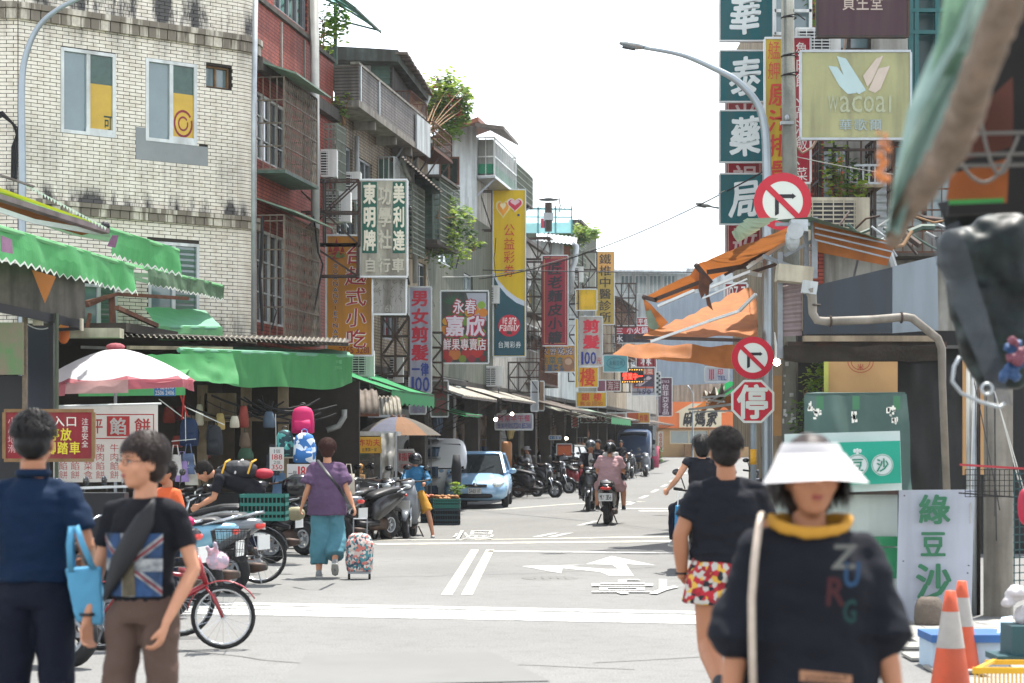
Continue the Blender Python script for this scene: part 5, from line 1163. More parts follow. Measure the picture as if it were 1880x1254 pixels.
f_ = MB()
for a,b_,w_ in (((1165,619),(1402,626),.05),((1202,550),(1290,516),.06),((1298,500),(1368,489),.07),((1278,487),(1306,520),.07),((1380,500),(1425,485),.05),((1330,505),(1430,450),.04),((1180,545),(1206,552),.06)): f_.beam(P(*a,121),P(*b_,121),w_)
f_.ell(P(1279,488,121),.045); f_.ell(P(1183,546,121),.04); f_.ell(P(1368,488,121),.05); f_.build('roller_bar',mat('brown_steel','4a3a34',.6,.2,.4,8),oa)
f_ = MB(); f_.prism([P(1284,500,122),P(1304,512,122),P(1301,540,122),P(1309,570,122),P(1298,560,122),P(1295,538,122),P(1288,548,122),P(1282,530,122)],(0,.02,0)); f_.build('rusty_bracket',M('rust'),oa)
# further folded awnings, right of the street
for i,(x0,y0,x1,y1,dx,c,lab) in enumerate(((1265,748,1345,728,12,'orange_cloth','folded orange awning over the right side above the orange shop'),(1298,738,1352,692,10,'tarp_green','crumpled green awning behind the stop sign'),(1290,726,1330,712,6,'tin_pale','pale cloth under the crumpled green awning'))):
    t = thing('folded_awning',lab,'awning',P(x1,y1,75),group='folded awnings on the right'); cloth(P(x0,y0,75),P(x1,y1,78),P(x0+dx,y0+6,74),P(x1,y1+18,76),M(c),'awning_sheet',t,.06,.1,14,6,(4,4,8),i)
    f_ = MB(); f_.beam(P(x0,y0+4,76),P(x1,y1+14,78),.05); f_.beam(P(x0+10,y0+8,76),P(x1,y1+26,78),.04); f_.build('folding_arm',M('alu'),t)
bt = thing('lit_bulb_socket','lit white bulb hanging beside the two red traffic signs','light bulb',P(1425,663,122)); MB().ell(P(1426,665,122),.055,12,8).build('bulb',M('lamp_lit'),bt,smooth=True); MB().tube([P(1426,658,122),P(1426,648,122),P(1422,610,122)],[.035,.03,.008],8).build('socket',M('white_plastic'),bt)
# behind the stall: dim passage, its darkness painted as black backing sheets
dk = thing('dim_stall_back','dim back of the bean drink stall with its shade painted black, and a hedge','stall',P(1640,1130,150)); z0 = lambda rho: 0
f_ = MB(); a = P(1465,812,128); b_ = P(1900,812,128); f_.hexa([(a.x,a.y,0),(b_.x,b_.y,0),(b_.x,b_.y+.2,0),(a.x,a.y+.2,0),(a.x,a.y,3.2),(b_.x,b_.y,3.2),(b_.x,b_.y+.2,3.2),(a.x,a.y+.2,3.2)]); f_.build('back_sheet',mat('shade_black','191a18',.7,0,.4,3),dk)
cloth(P(1650,668,140),P(1772,668,140),P(1655,905,140),P(1768,900,140),mat('interior_shade','141614',.6,0,.5,12),'interior_shade',dk,0,.04,14,20,(6,6,2)); f_ = MB(); f_.box(P(1790,760,160),(.28,.05,1.4)); f_.build('plywood_strip',M('cardboard'),dk)
shrub('dark_hedge_plant','dark leafy plant in the gap between pole and cardboard','plant',P(1490,740,135),(.3,.2,.55),500,.09,None,51,base=P(1490,830,135))
st_ = thing('bean_drink_stall','mung bean drink stall cart, white with green bands, under a dark green tarpaulin','stall cart',O(1580,205)); R2 = 205
def rbox(mb,x0,y0,x1,y1,r1,dep): a,b_ = P(x0,y1,r1),P(x1,y0,r1); return mb.hexa([(a.x,a.y,a.z),(b_.x,a.y,a.z),(b_.x,a.y+dep,a.z),(a.x,a.y+dep,a.z),(a.x,a.y,b_.z),(b_.x,a.y,b_.z),(b_.x,a.y+dep,b_.z),(a.x,a.y+dep,b_.z)])
rbox(MB(),1425,905,1648,1128,205,.6).build('cart_body',mat('cart_white','aab4ae',.5,0,.15,2,streak=.3),st_)
rbox(MB(),1425,985,1648,1003,205.5,.02).build('green_band',mat('band_green','177a4c',.5),st_); rbox(MB(),1425,1006,1648,1062,205.5,.02).build('green_panel',M('band_green'),st_); rbox(MB(),1420,896,1655,908,206,.66).build('counter',M('steel_dark'),st_)
cloth(P(1476,726,200),P(1664,724,200),P(1478,905,203),P(1676,900,203),mat('tarp_darkgreen','3d5850',.55,0,.2,3,streak=.25),'tarpaulin',st_,0,.045,30,24,(5,5,1.2)); f_ = MB(); f_.hexa([P(1478,728,199),P(1662,726,199),P(1640,726,172),P(1500,726,172),P(1478,722,199),P(1662,720,199),P(1640,720,172),P(1500,720,172)]); f_.build('tarpaulin_top',M('tarp_darkgreen'),st_)
for px in (1499,1565,1640): cloth(P(px,727,204),P(px+13,727,204),P(px,752,204),P(px+13,752,204),mat('tape_green','2f6a48',.3,0,.1,alpha=1),'tape',st_,0,.002,3,3)
for px,py in ((1487,745),(1500,762),(1568,765),(1640,770),(1635,752)):
    f_ = MB()
    for k in range(7): f_.box(P(px+rd.uniform(-6,8),py+rd.uniform(-8,8),207.5),(rd.uniform(.01,.03),.002,rd.uniform(.01,.05)))
    f_.build('paper_residue',M('paper'),st_)
bn = thing('bean_banner','white and green banner with two white discs hung on the tarpaulin stall','banner',P(1560,902,208))
cloth(P(1440,797,211),P(1652,791,211),P(1440,908,211),P(1656,900,211),mat('banner_white','b9c2c0',.7,0,.08),'cloth',bn,0,.006,20,6); cloth(P(1440,815,213),P(1652,809,213),P(1440,895,213),P(1655,887,213),mat('banner_green','0f8f78',.6,0,.06),'green_field',bn,0,.006,20,6)
for px,ch_ in ((1527,'綠'),(1574,'豆'),(1620,'沙')):
    c = P(px,853.5,215.5); mb = MB(); n_ = 28; rr = .093; mb.q(*[c+V((rr*math.cos(i/n_*6.2832),0,rr*math.sin(i/n_*6.2832))) for i in range(n_)]); mb.build('disc',M('banner_white'),bn)
    mb = MB()
    for i in range(n_): a,b_ = i/n_*6.2832,(i+1)/n_*6.2832; mb.q(*[c+V((r_*math.cos(u),-.004,r_*math.sin(u))) for r_,u in ((.082,a),(.082,b_),(.087,b_),(.087,a))])
    put(mb,ch_,.03,px-11,-866,px+11,-842,lambda x,y: P(x,-y,215.5)+V((0,-.005,0)),jit=.6); mb.build('lettering',mat('print_green','1f7f62',.6),bn)
f_ = MB(); [f_.ell(P(1574+dx,828+dy,215.5),(.013,.004,.017),8,6) for dx,dy in ((-5,0),(0,-1),(5,0),(0,4))]; f_.build('bean_emblem',M('banner_white'),bn)
bx_ = thing('cardboard_sheet','large tan cardboard sheet with a faint red print above the green tarpaulin','cardboard',P(1580,726,180)); rbox(MB(),1519,664,1648,728,178,.05).build('sheet',M('cardboard'),bx_); rbox(MB(),1513,664,1521,722,178.5,.02).build('yellow_edge',mat('edge_lime','a8a850',.7),bx_)
f_ = MB(); fr = lambda x,y: P(x,-y,178.8)
for i in range(16):
    for r0,r1 in ((24,22.5),(18,16.5)): a,b_ = math.pi+i/16*math.pi,math.pi+(i+1)/16*math.pi; f_.q(*[P(1580+r_*math.cos(u),664-r_*.85*math.sin(u),179) for r_,u in ((r0,a),(r0,b_),(r1,b_),(r1,a))])
row(f_,'米',1573,-680,1587,-668,fr,.02); f_.build('red_print',mat('print_red','9a3a2c',.8),bx_)
gbd = thing('mung_bean_board','white upright board with large green characters beside the drink cart','board',O(1718,208)); r3 = 209
slab([P(1645,1140,r3),P(1783,1146,r3),P(1789,899,r3),P(1651,900,r3)],-.02).build('panel',mat('board_lilac','a3a8b4',.6,0,.1,2,streak=.25),gbd)
GS = {'綠': (1686,908,1744,962),'豆': (1689,975,1736,1022),'沙': (1681,1035,1746,1102)}
for k,(a0,b0,a1,b1) in GS.items(): mb = MB(); put(mb,k,.035,a0,-b1,a1,-b0,lambda x,y: P(x,-y,r3+.6)+V((0,-.015,0))); mb.build('lettering',mat('paint_green','2f6a4c',.7,0,.2,8),gbd)
f_ = MB(); [f_.tube([P(px,py,r3+.5)+V((0,-.02,0)),P(px,py,r3+.5)],.006,6) for px,py in ((1660,910),(1780,912),(1658,1030),(1778,1038),(1776,1052))]; f_.build('bolt',M('steel_dark'),gbd)
rk = thing('round_weight','squat round concrete weight in front of the green lettered board','weight',O(1704,212)); c = O(1706,213); f_ = MB(); f_.lathe([(0,.27),(.07,.268),(.105,.24),(.125,.18),(.13,.08),(.12,0),(0,0)],c,20); f_.build('stone',mat('stone_brown','6a6056',.9,0,.35,6,bump=.4),rk,smooth=True)
cc = thing('concrete_column','stout round concrete column behind the bean board on the right','column',O(1832,200)); c = O(1833,199); MB().lathe([(.135,0),(.135,1.1),(.13,1.15),(.13,2.4)],c,24).build('column',M('concrete'),cc,smooth=True)
for px,rr_,mt_,lab in ((1778,.02,'pvc','thin grey pipe right of the lettered board'),(1788,.03,'galv','thicker steel pipe beside the thin grey one'),(1797,.016,'steel_dark','dark pipe against the round concrete column')):
    o = O(px,198); t = thing('riser_pipe',lab,'pipe',o,group='pipes by the column'); MB().tube([o,o+V((0,0,2.3))],rr_,8).build('pipe',M(mt_),t,smooth=True)
wb_ = thing('wire_basket','black wire rack with red tape strapped around the concrete column','rack',P(1830,905,212)); f_ = MB()
for i in range(14): px = 1772+i*9; f_.beam(P(px,912,214),P(px,862,214),.006)
for i in range(6): py = 862+i*10; f_.beam(P(1772,py,214),P(1892,py,214),.006)
f_.beam(P(1760,905,216),P(1892,915,218),.012); f_.build('wire_grid',M('wire'),wb_); cloth(P(1762,851,216),P(1890,859,216),P(1762,855,216),P(1890,863,216),mat('tape_red','a02a34',.5),'red_tape',wb_,.0,.01,14,2)
for i in range(7):
    a = P(rd.uniform(1765,1860),rd.uniform(560,760),200); b_ = P(rd.uniform(1770,1880),rd.uniform(850,1000),210); t = MB().tube(curve_pts(a,b_,-.1*rd.random(),8),.006,5).build('loose_wire',M('wire_pale' if i % 2 else 'wire'),wb_)
rl = thing('dark_lattice','dark teal wire lattice at the right frame edge with a red bag','lattice',P(1880,1080,230)); f_ = MB()
for i in range(16): f_.beam(P(1860,870+i*14,230),P(1910,868+i*14,230),.008)
for i in range(5): f_.beam(P(1862+i*10,865,230),P(1862+i*10,1085,230),.008)
f_.build('wire_grid',mat('teal_wire','2a4a4c',.6),rl); MB().ell(P(1880,930,240),(.05,.06,.14)).build('red_bag',mat('bag_red','a81c3a',.6),rl,smooth=True)
# cones
def cone(c,h,label,w_=.0):
    t = thing('traffic_cone',label,'traffic cone',c,group='orange traffic cones'); R_ = h*.2
    pr = lambda z: .032+(R_-.032)*(1-z/h)
    MB().lathe([(pr(.03),.03),(pr(h*.5),h*.5)],c,24).build('cone_body',M('cone_orange'),t,smooth=True); MB().lathe([(pr(h*.82),h*.82),(pr(h),h),(.02,h+.004),(.015,h-.02)],c,24).build('cone_tip',M('cone_orange'),t,smooth=True)
    MB().lathe([(pr(h*.5)+.002,h*.5),(pr(h*.68)+.002,h*.68),(pr(h*.82)+.002,h*.82)],c,24).build('reflective_band',M('cone_band'),t,smooth=True)
    MB().box((c[0],c[1],c[2]+.015),(R_*2.3,R_*2.3,.03)).build('foot',M('cone_orange'),t)
mat('cone_orange','c8502a',.55,0,.3,5,streak=.35,dcol='6a4030'); mat('cone_band','a09c96',.4,0,.2,8)
c1 = O(1745,300); cone(c1,EYE-(1085-HY)/300,'nearer orange traffic cone with a grey reflective band'); c2 = O(1766,262); cone(c2,EYE-(1067-HY)/262,'darker orange traffic cone just behind the nearer cone')
fb = thing('foam_box','pale blue foam box with a dark blue rim on the pavement','box',O(1790,235)); rbox(MB(),1712,1180,1852,1262,262,.45).build('box',mat('foam_pale','a9bccb',.8,0,.1),fb); rbox(MB(),1710,1166,1854,1180,263,.47).build('rim',mat('rim_blue','2f5f9a',.6),fb)
fb2 = thing('foam_sheet','pale blue plastic panel leaning beside the white bags','lid',P(1845,1180,270)); slab([P(1826,1180,262),P(1862,1180,262),P(1858,1135,255),P(1838,1138,255)],.02).build('panel',M('foam_pale'),fb2)
tc_ = thing('teal_crate','dark teal plastic crate at the right edge holding white bags','crate',P(1870,1230,290)); rbox(MB(),1858,1150,1930,1205,290,.3).build('crate',mat('crate_teal','1f4a50',.5),tc_); rbox(MB(),1832,1205,1930,1216,291,.33).build('rim',M('crate_teal'),tc_)
wbag = thing('white_bag_pile','white plastic bags heaped on the dark teal crate','bags',P(1870,1140,285)); f_ = MB(); [f_.ell(P(px,py,285),(a_,.08,b2)) for px,py,a_,b2 in ((1868,1090,.07,.05),(1850,1106,.04,.03),(1880,1130,.06,.07),(1878,1165,.05,.05))]; link('bag',organic(f_,mat('bag_white','c9c6c8',.4,0,.08,trans=.3),.012,1,.02,(18,18,18)),wbag)
yc = thing('yellow_crate','yellow plastic basket at the bottom right corner','crate',O(1840,330)); f_ = MB(); a = P(1790,1228,330)
for i in range(22): f_.box(P(1790+i*7.6,1250,330),(.008,.01,.14))
f_.box(P(1868,1231,330),(.5,.02,.035)); f_.box(P(1868,1262,330),(.5,.02,.02)); f_.hexa([P(1788,1232,330),P(1798,1232,330),P(1830,1215,290),P(1822,1215,290),P(1788,1226,330),P(1798,1226,330),P(1830,1210,290),P(1822,1210,290)]); f_.box(P(1870,1216,292),(.42,.02,.03)); f_.build('basket',mat('crate_yellow','d8a41c',.5,0,.12),yc)
# close, out of focus awning furniture at the right frame edge
na = thing('near_awning_pole','blurred brown wrapped awning pole slanting down at the upper right','awning pole',P(1640,440,820)); f_ = MB()
f_.tube([P(1880,-90,1000),P(1838,30,980),P(1800,130,950),P(1768,220,900),P(1735,290,880),P(1690,350,850),P(1655,400,830),P(1636,450,820)],[.035,.036,.034,.038,.036,.032,.026,.018],14); link('wrapped_pole',organic(f_,mat('wrap_brown','8a7868',.9,0,.45,14,bump=.5),.006,1,.006,(30,30,30)),na)
f_ = MB()
def tt(u,v):
    y = -30+460*v; xl = (1752,1738,1705,1672,1650,1630,1622)[min(6,int(v*6))]; xn = (1738,1705,1672,1650,1630,1622,1622)[min(6,int(v*6))]; fr_ = v*6-int(v*6); xl = xl+(xn-xl)*fr_
    wd = 60*(1-v)**.7+28; return P(xl+wd*u,y,900-70*v)+V((0,.06*math.sin(u*9+v*5),.01*math.sin(u*17)))
f_.grid(tt,10,30); f_.build('faded_cloth',mat('near_teal','98aca6',.8,0,.3,6,trans=.15,col2='7a958b'),na,smooth=True)
cloth(P(1735,-40,900),P(1790,-40,900),P(1720,90,880),P(1775,60,880),mat('near_green','7fa38c',.75,0,.2,4,trans=.15),'green_scallop',na,0,.03,10,6); cloth(P(1720,80,880),P(1768,90,880),P(1705,132,870),P(1752,132,870),M('near_green'),'green_scallop',na,0,.03,10,6)
f_ = MB(); [f_.ell(P(1622+rd.uniform(-10,10),290+rd.uniform(-50,40),820),rd.uniform(.004,.012),6,5) for _ in range(16)]; f_.build('torn_scrap',mat('scrap_orange','c87a44',.7),na)
nc = thing('near_canopy','dark shaded market canopy with orange and green cloth at the right frame edge','canopy',P(1880,380,500))
f_ = MB(); f_.hexa([P(1780,-200,560),P(2300,-200,560),P(2300,-200,420),P(1850,-200,420),P(1845,-60,560),P(2300,-60,560),P(2300,-60,420),P(1900,-60,420)]); 
slab([P(1740,395,520),P(2100,380,520),P(2100,-150,520),P(1800,-150,520)],-.03).build('shade_sheet',mat('shade_dark','1c1a18',.9,0,.5,4),nc)  # flat dark sheet, coloured as the shaded inside of the canopy
cloth(P(1748,318,560),P(1852,290,560),P(1738,366,560),P(1850,372,560),mat('near_orange','8a4a1c',.8,0,.3,3),'orange_cloth',nc,0,.02); cloth(P(1752,240,558),P(1860,140,558),P(1748,300,558),P(1858,270,558),mat('near_rust','4a2416',.8,0,.3,3),'rust_cloth',nc,0,.02)
slab([P(1742,376,562),P(1842,372,562),P(1842,364,562),P(1742,368,562)],.01).build('green_hem',mat('hem_green','2a7a34',.7),nc); f_ = MB()
for py in (246,285,305): f_.beam(P(1755,py,565),P(1900,py-3,565),.012)
f_.tube(curve_pts(P(1790,150,570),P(1855,290,570),.15,10),.006,5); f_.tube(curve_pts(P(1765,300,570),P(1870,250,570),.1,10),.006,5); f_.build('rod',mat('rod_grey','5a5650',.7),nc)
pb_ = thing('plastic_bundle','dark bundle wrapped in clear plastic hanging at the right frame edge','bundle',P(1800,740,420)); cloth(P(1722,372,400),P(1960,360,400),P(1790,690,400),P(1960,720,400),mat('dark_tarp','141615',.6,0,.5,6,spec=.3),'dark_tarp',pb_,0,.1,30,30,(6,6,4)); f_ = MB()
for px,py,a_,b2 in ((1790,470,.16,.13),(1840,480,.2,.2),(1800,560,.15,.18),(1850,620,.16,.22),(1815,660,.07,.13),(1880,560,.16,.3),(1760,450,.1,.07),(1785,610,.07,.12)): f_.ell(P(px,py,430),(a_,.12,b2),14,10)
link('wrapped_goods',organic(f_,mat('wrap_dark','1c2c2a',.5,0,.6,9,spec=.3,col2='07090a'),.016,1,.03,(7,7,7)),pb_)
cloth(P(1700,428,445),P(1760,405,445),P(1820,735,445),P(1860,745,445),mat('clear_plastic','596068',.3,0,.3,3,alpha=.4,spec=.4),'plastic_edge',pb_,.0,.03,8,14)
f_ = MB(); [f_.ell(P(1855+rd.uniform(-14,24),660+rd.uniform(-35,35),450),rd.uniform(.015,.035),7,5) for _ in range(9)]; link('blue_wares',organic(f_,mat('ware_blue','2f4f7a',.6),.006,1,.02,(30,30,30)),pb_); f_ = MB(); [f_.ell(P(1860+rd.uniform(-10,20),655+rd.uniform(-30,30),452),rd.uniform(.01,.025),7,5) for _ in range(6)]; link('pink_wares',organic(f_,mat('ware_pink','7a4452',.6),.006,1,.02,(30,30,30)),pb_)
f_ = MB(); f_.tube([P(1762,655,450),P(1752,672,450),P(1748,700,450),P(1765,722,450),P(1800,738,450),P(1835,748,450),P(1845,740,450)],.008,8); f_.build('hanger',M('galv'),pb_,smooth=True); f_ = MB(); f_.torus(P(1812,714,455),.022,.006,'Y',18,6); f_.build('ring',M('galv'),pb_)
# flowers and bits beyond the stop sign
shrub('pink_flower_bush','pink flowering bush behind the grey sign pole','bush',P(1402,800,62),(.4,.5,.7),500,.13,'flower_red',61,base=O(1402,62)); shrub('pale_pot_plant','pale potted plants right of the yellow pole band','plant',P(1418,830,75),(.2,.3,.5),260,.1,None,62,base=O(1418,75))
lw = thing('right_row_wall','timber and tin shop fronts running along the right side of the street','building',(7.6,60,0)); f_ = MB(); c0 = P(1412,812,100); c1_ = P(1405,812,44)
f_.hexa([(c0.x,c0.y,0),(c0.x+.3,c0.y,0),(c1_.x+.3,c1_.y,.3),(c1_.x,c1_.y,.3),(c0.x,c0.y,3.4),(c0.x+.3,c0.y,3.4),(c1_.x+.3,c1_.y,3.6),(c1_.x,c1_.y,3.6)]); f_.build('wall',M('render_tan'),lw)
f_ = MB(); f_.box(P(1418,745,110),(.3,.06,1.0)); f_.build('plywood',M('cardboard'),lw)
sc_ = thing('cream_side_shop','cream market hut behind the sign pole right of the orange shop','hut',O(1420,90)); rbox(MB(),1396,776,1440,812+90*1.6,90,2).build('hut_wall',M('render_tan'),sc_)
# ---------------- left market stalls ----------------
mat('green_awn','57a566',.65,0,.12,1.5,trans=.4,streak=.2,dcol='2f6a3a'); mat('green_awn2','7cbc84',.65,0,.12,2,trans=.4,streak=.15,dcol='3f7a4a'); mat('green_dull','5c7a5c',.7,0,.3,2,trans=.2,streak=.3); mat('teal_awn','7fb89a',.7,0,.15,1.5,trans=.35,streak=.2,dcol='5a8a70')
mat('hem_white','cfd2c8',.7,0,.15,8); mat('under_orange','b5763a',.8,0,.2,trans=.4); mat('panel_weathered','5a554c',.85,0,.4,5,streak=.7,dcol='1c1a18'); mat('navy_panel','1c2230',.5,0,.2); mat('olive_post','4a5240',.6,.1,.3,4)
AW = 'retractable awnings over the left stalls'
def awning(label,a,b,h,back,val='green_awn',top='green_awn2',under=True,zig=.05,teeth=24,arms=2,rise=.35,sag=.03,sticker=None,bow=0):
    """a, b: ends of the front bar; h valance height; back: vector from bar to the wall side"""
    t = thing('awning',label,'awning',a,group=AW); bk = V(back)
    cloth(a,b,a+bk,b+bk,M(top),'canopy',t,sag,.015,20,8,(3,3,3)); 
    mb = MB(); mb.tube([a+V((0,0,-.02)),b+V((0,0,-.02))],.035,8); mb.build('front_bar',M(top),t)
    nn = (b-a).normalized().cross(V((0,0,1)))*.03; mb = MB(); seed = random.random()*9
    n_ = teeth*4; L_ = (b-a).length; 
    def fn(u,v):
        p = a.lerp(b,u)+nn*(1+.8*math.sin(u*L_*4+seed)*v)+V((0,0,-.0))
        tooth = zig*abs(((u*teeth) % 1)-.5)*2; hh = h*(1-bow*max(0,1-u*2.6)**1.5-bow*.35*max(0,u*4-3)**2+bow*.08*math.sin(u*9))
        return p-V((0,0,v*(hh-zig+tooth)+.0))+nn*noise.noise(V((u*L_*3,seed,v)))*1.2
    mb.grid(fn,n_,4); mb.build('valance',M(val),t,smooth=False)
    mb = MB()
    for i in range(n_):
        for_ = [fn(i/n_,1),fn((i+1)/n_,1)]; up = V((0,0,.022)); mb.q(for_[0]+nn*.06,for_[1]+nn*.06,for_[1]+up+nn*.06,for_[0]+up+nn*.06)
    if zig > .01: mb.build('white_hem',M('hem_white'),t)
    mb = MB()
    for i in range(arms): p = a.lerp(b,(i+.5)/arms); q_ = p+bk; mid = p.lerp(q_,.45)+V((0,0,-.22)); mb.beam(p-V((0,0,.05)),mid,.045,.06); mb.beam(mid,q_-V((0,0,.2)),.045,.06)
    mb.build('folding_arm',M('alu'),t); return t
a1 = awning('lowest left green awning with a white zigzag hem and a faded sticker',P(-60,398,196),P(243,487,157),.36,(-1.9,-.5,.35),teeth=24)
slab([P(2,432,196),P(22,440,193),P(24,466,193),P(3,462,196)],.004).build('sticker',mat('sticker_red','7a5470',.6,0,.3,9),a1)
a2 = awning('upper left green awning with a long valance and underside glow painted yellow',P(198,418,150),P(326,458,140),.37,(-2.4,-.6,.75),teeth=12); slab([P(206,432,152),P(218,432,151.5),P(212,455,151.5),P(197,452,152)],.004).build('sticker',M('sticker_red'),a2)
MB().ell(P(193,415,150),.06).build('gear_cap',M('black'),a2)
f_ = MB(); f_.beam(P(-10,318,160),P(62,343,158),.05,.02); f_.beam(P(-10,360,158),P(195,425,150),.14,.06); f_.build('side_rail',M('mauve_panel'),a2); slab([P(-40,330,152),P(195,416,149.5),P(195,421,149.5),P(-40,352,152)],.02).build('painted_glow',mat('glow_yellow','c9c83a',.7,0,.1,trans=.5),a2)  # glow of the canopy underside put into the colour of a yellow strip
slab([P(-40,352,150),P(195,421,149),P(150,432,145),P(-40,375,148)],.02).build('under_cloth',M('under_orange'),a2)
a3 = awning('dull green awning in shade behind the two bright ones',P(268,490,128),P(408,524,112),.27,(-1.6,-.4,.35),val='green_dull',top='green_awn2',teeth=22,zig=.04)
a4 = awning('pale green awning with a sharp slope below the lower tiled house windows',P(288,598,122),P(404,600,116),.22,(-.42,1.2,.36),val='green_awn2',top='teal_awn',zig=0,arms=2)
f_ = MB()
for i in range(26): f_.q(P(45+i*5.8,337+i*3.1,158),P(50.8+i*5.8,340+i*3.1,158),P(48+i*5.8,346+i*3.1,158))
f_.build('scalloped_hem',M('hem_white'),a2,kind='stuff'); f_ = MB()
f_.beam(P(158,555,130),P(215,540,128),.05); f_.beam(P(215,540,128),P(345,548,124),.05); f_.beam(P(205,545,128),P(208,610,128),.08); f_.beam(P(160,560,130),P(195,545,128),.06); f_.beam(P(215,565,130),P(288,598,124),.06); f_.beam(P(165,575,130),P(160,605,130),.05)
t = thing('rusty_frame','rusty awning frame standing on the tin roof under the tiled house','frame',P(200,615,128)); f_.build('frame',M('rust'),t)
rf = thing('tin_stall_roof','long corrugated tin stall roof edge above the big green awning','roof',P(440,625,124)); f_ = MB()
f_.hexa([P(120,612,132),P(640,636,112),P(640,630,95),P(120,605,110),P(120,606,132),P(640,629,112),P(640,622,95),P(120,598,110)]); f_.build('roof_deck',M('ledge_dark'),rf)
f_ = MB(); corr(P(225,618,131),P(632,633,112.5),P(230,611,118),P(636,624,100),.12,.035,f_); f_.build('tin_sheet',M('tin_pale'),rf); f_ = MB(); f_.beam(P(235,638,130),P(425,640,122),.06,.05); f_.build('gutter',M('beige_flash'),rf)
MB().box(P(170,612,134),(.8,.3,.13)).build('beige_beam',M('beige_box'),rf)
a5 = awning('big bright green awning, the largest over the bag stall',P(328,640,129),P(646,652,110),.56,(-.25,2.0,.16),val='green_awn',top='teal_awn',zig=0.0,arms=3,sag=.0,bow=.6)
cloth(P(240,652,133),P(428,648,125),P(240,690,134),P(440,706,126),M('green_awn'),'inner_valance',a5,.05,.03)
f_ = MB(); fr = lambda x,y: P(x,-y,112.6); row(f_,'中龍',616,-668,628,-661,fr); row(f_,'2506',614,-678,628,-672,fr); f_.build('lettering',M('green_awn2'),a5)
a6 = awning('dark green side curtain with a small blue phone number sticker',P(140,690,140),P(335,690,132),.27,(0,1.2,.2),val='green_awn',top='green_awn',zig=0,arms=2)
bs = MB(); rbox(bs,283,705,322,727,143,.01); bs.build('blue_sticker',mat('sticker_blue','2f6a9a',.5,0,.1),a6); f_ = MB(); row(f_,'中龍帆布',285,-715,320,-707,lambda x,y: P(x,-y,144.5),.02); row(f_,'2506 2406',285,-725,320,-717,lambda x,y: P(x,-y,144.5),.02); f_.build('lettering',M('hem_white'),a6)
# pink and white umbrella
pu = thing('pink_umbrella','large white topped pink market umbrella drooping over the left stall','umbrella',O(212,150)); uc = P(212,640,150); ns = 8; R_ = .98
def up(i,r_,dz=0): a = i/ns*2*math.pi+.35; q_ = uc+V((R_*r_*math.cos(a)*1.0,R_*r_*math.sin(a),-.42*r_**1.6+dz)); q_.z -= .12*(q_.x-uc.x)*-1*.35; return q_
for nm,r0,r1,mt_ in (('canopy',0,.93,mat('umb_white','e2dde2',.7,0,.05,trans=.4)),('pink_border',.93,1.0,mat('umb_pink','b0606a',.7,0,.1,trans=.4))):
    f_ = MB()
    for i in range(ns):
        for j in range(6):
            u0,u1 = r0+(r1-r0)*j/6,r0+(r1-r0)*(j+1)/6; 
            for k in range(4):
                w0,w1 = k/4,(k+1)/4; g_ = lambda u,w_: up(i,u).lerp(up(i+1,u),w_)+V((0,0,.05*u*math.sin(math.pi*w_)*(-1 if u > .9 else .3)))
                f_.q(g_(u0,w0),g_(u1,w0),g_(u1,w1),g_(u0,w1))
    f_.build(nm,mt_,pu,smooth=True)
cloth(up(4,1),up(5,1),up(4,1,-.16),up(5,1,-.16),M('umb_pink'),'flap',pu,0,.02); cloth(up(5,1),up(6,1),up(5,1,-.14),up(6,1,-.16),mat('umb_pale','cfa8a6',.7,trans=.4),'flap',pu,0,.02); cloth(up(6,1),up(7,1),up(6,1,-.12),up(7,1,-.1),M('umb_pink'),'flap',pu,0,.02); cloth(up(7,1),up(8,1),up(7,1,-.1),up(8,1,-.14),M('umb_pink'),'flap',pu,0,.02)
f_ = MB(); f_.tube([(uc.x,uc.y,0),(uc.x,uc.y,uc.z)],.02,8)
for i in range(ns): f_.beam(up(i,.05,-.03),up(i,.98,-.03),.012); f_.beam(V((uc.x,uc.y,uc.z-.5)),up(i,.5,-.03),.01)
f_.build('umbrella_frame',M('steel_grey'),pu); MB().ell(uc+V((0,0,.02)),(.12,.12,.05),10,6).build('cap',M('umb_pink'),pu)
# dark booth at the far left
bo = thing('dark_booth','dark weathered plywood booth with a faded green board on the far left','booth',O(60,170)); 
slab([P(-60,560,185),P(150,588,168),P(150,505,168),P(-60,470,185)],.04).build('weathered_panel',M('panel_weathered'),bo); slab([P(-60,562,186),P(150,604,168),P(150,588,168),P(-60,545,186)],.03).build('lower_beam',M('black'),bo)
f_ = MB(); f_.prism([P(58,495,180),P(102,508,179),P(82,556,180)],(0,.02,0)); f_.build('orange_flap',M('under_orange'),bo)
f_ = MB(); f_.box(P(96,680,172),(.05,.12,1.4)); f_.build('dark_post',M('black'),bo); f_ = MB(); f_.tube([P(104,575,173),P(104,812+1.6*173,173)],.022,10); f_.build('olive_post',M('olive_post'),bo); f_ = MB(); f_.box(P(46,690,175),(.045,.06,1.35)); f_.build('peeling_post',mat('peeling','8a7a68',.8,0,.5,14,streak=.5),bo)
f_ = MB(); rbox(f_,50,600,90,900,171,.03); f_.build('navy_panel',M('navy_panel'),bo); f_ = MB(); rbox(f_,-60,592,42,688,178,.04); f_.build('faded_green_board',mat('board_green','4f7a4a',.7,0,.5,5,streak=.6,col2='7a6a5c',dcol='8a6a60'),bo)
f_ = MB(); rbox(f_,-60,690,44,900,170,.03); f_.build('dark_interior',M('black'),bo); f_ = MB(); f_.box(P(-60,600,150),(.1,.1,2)); f_.hexa([P(-100,620,175),P(150,606,168),P(150,606,130),P(-100,620,130),P(-100,612,175),P(150,600,168),P(150,600,130),P(-100,612,130)]); f_.build('ceiling',M('black'),bo)
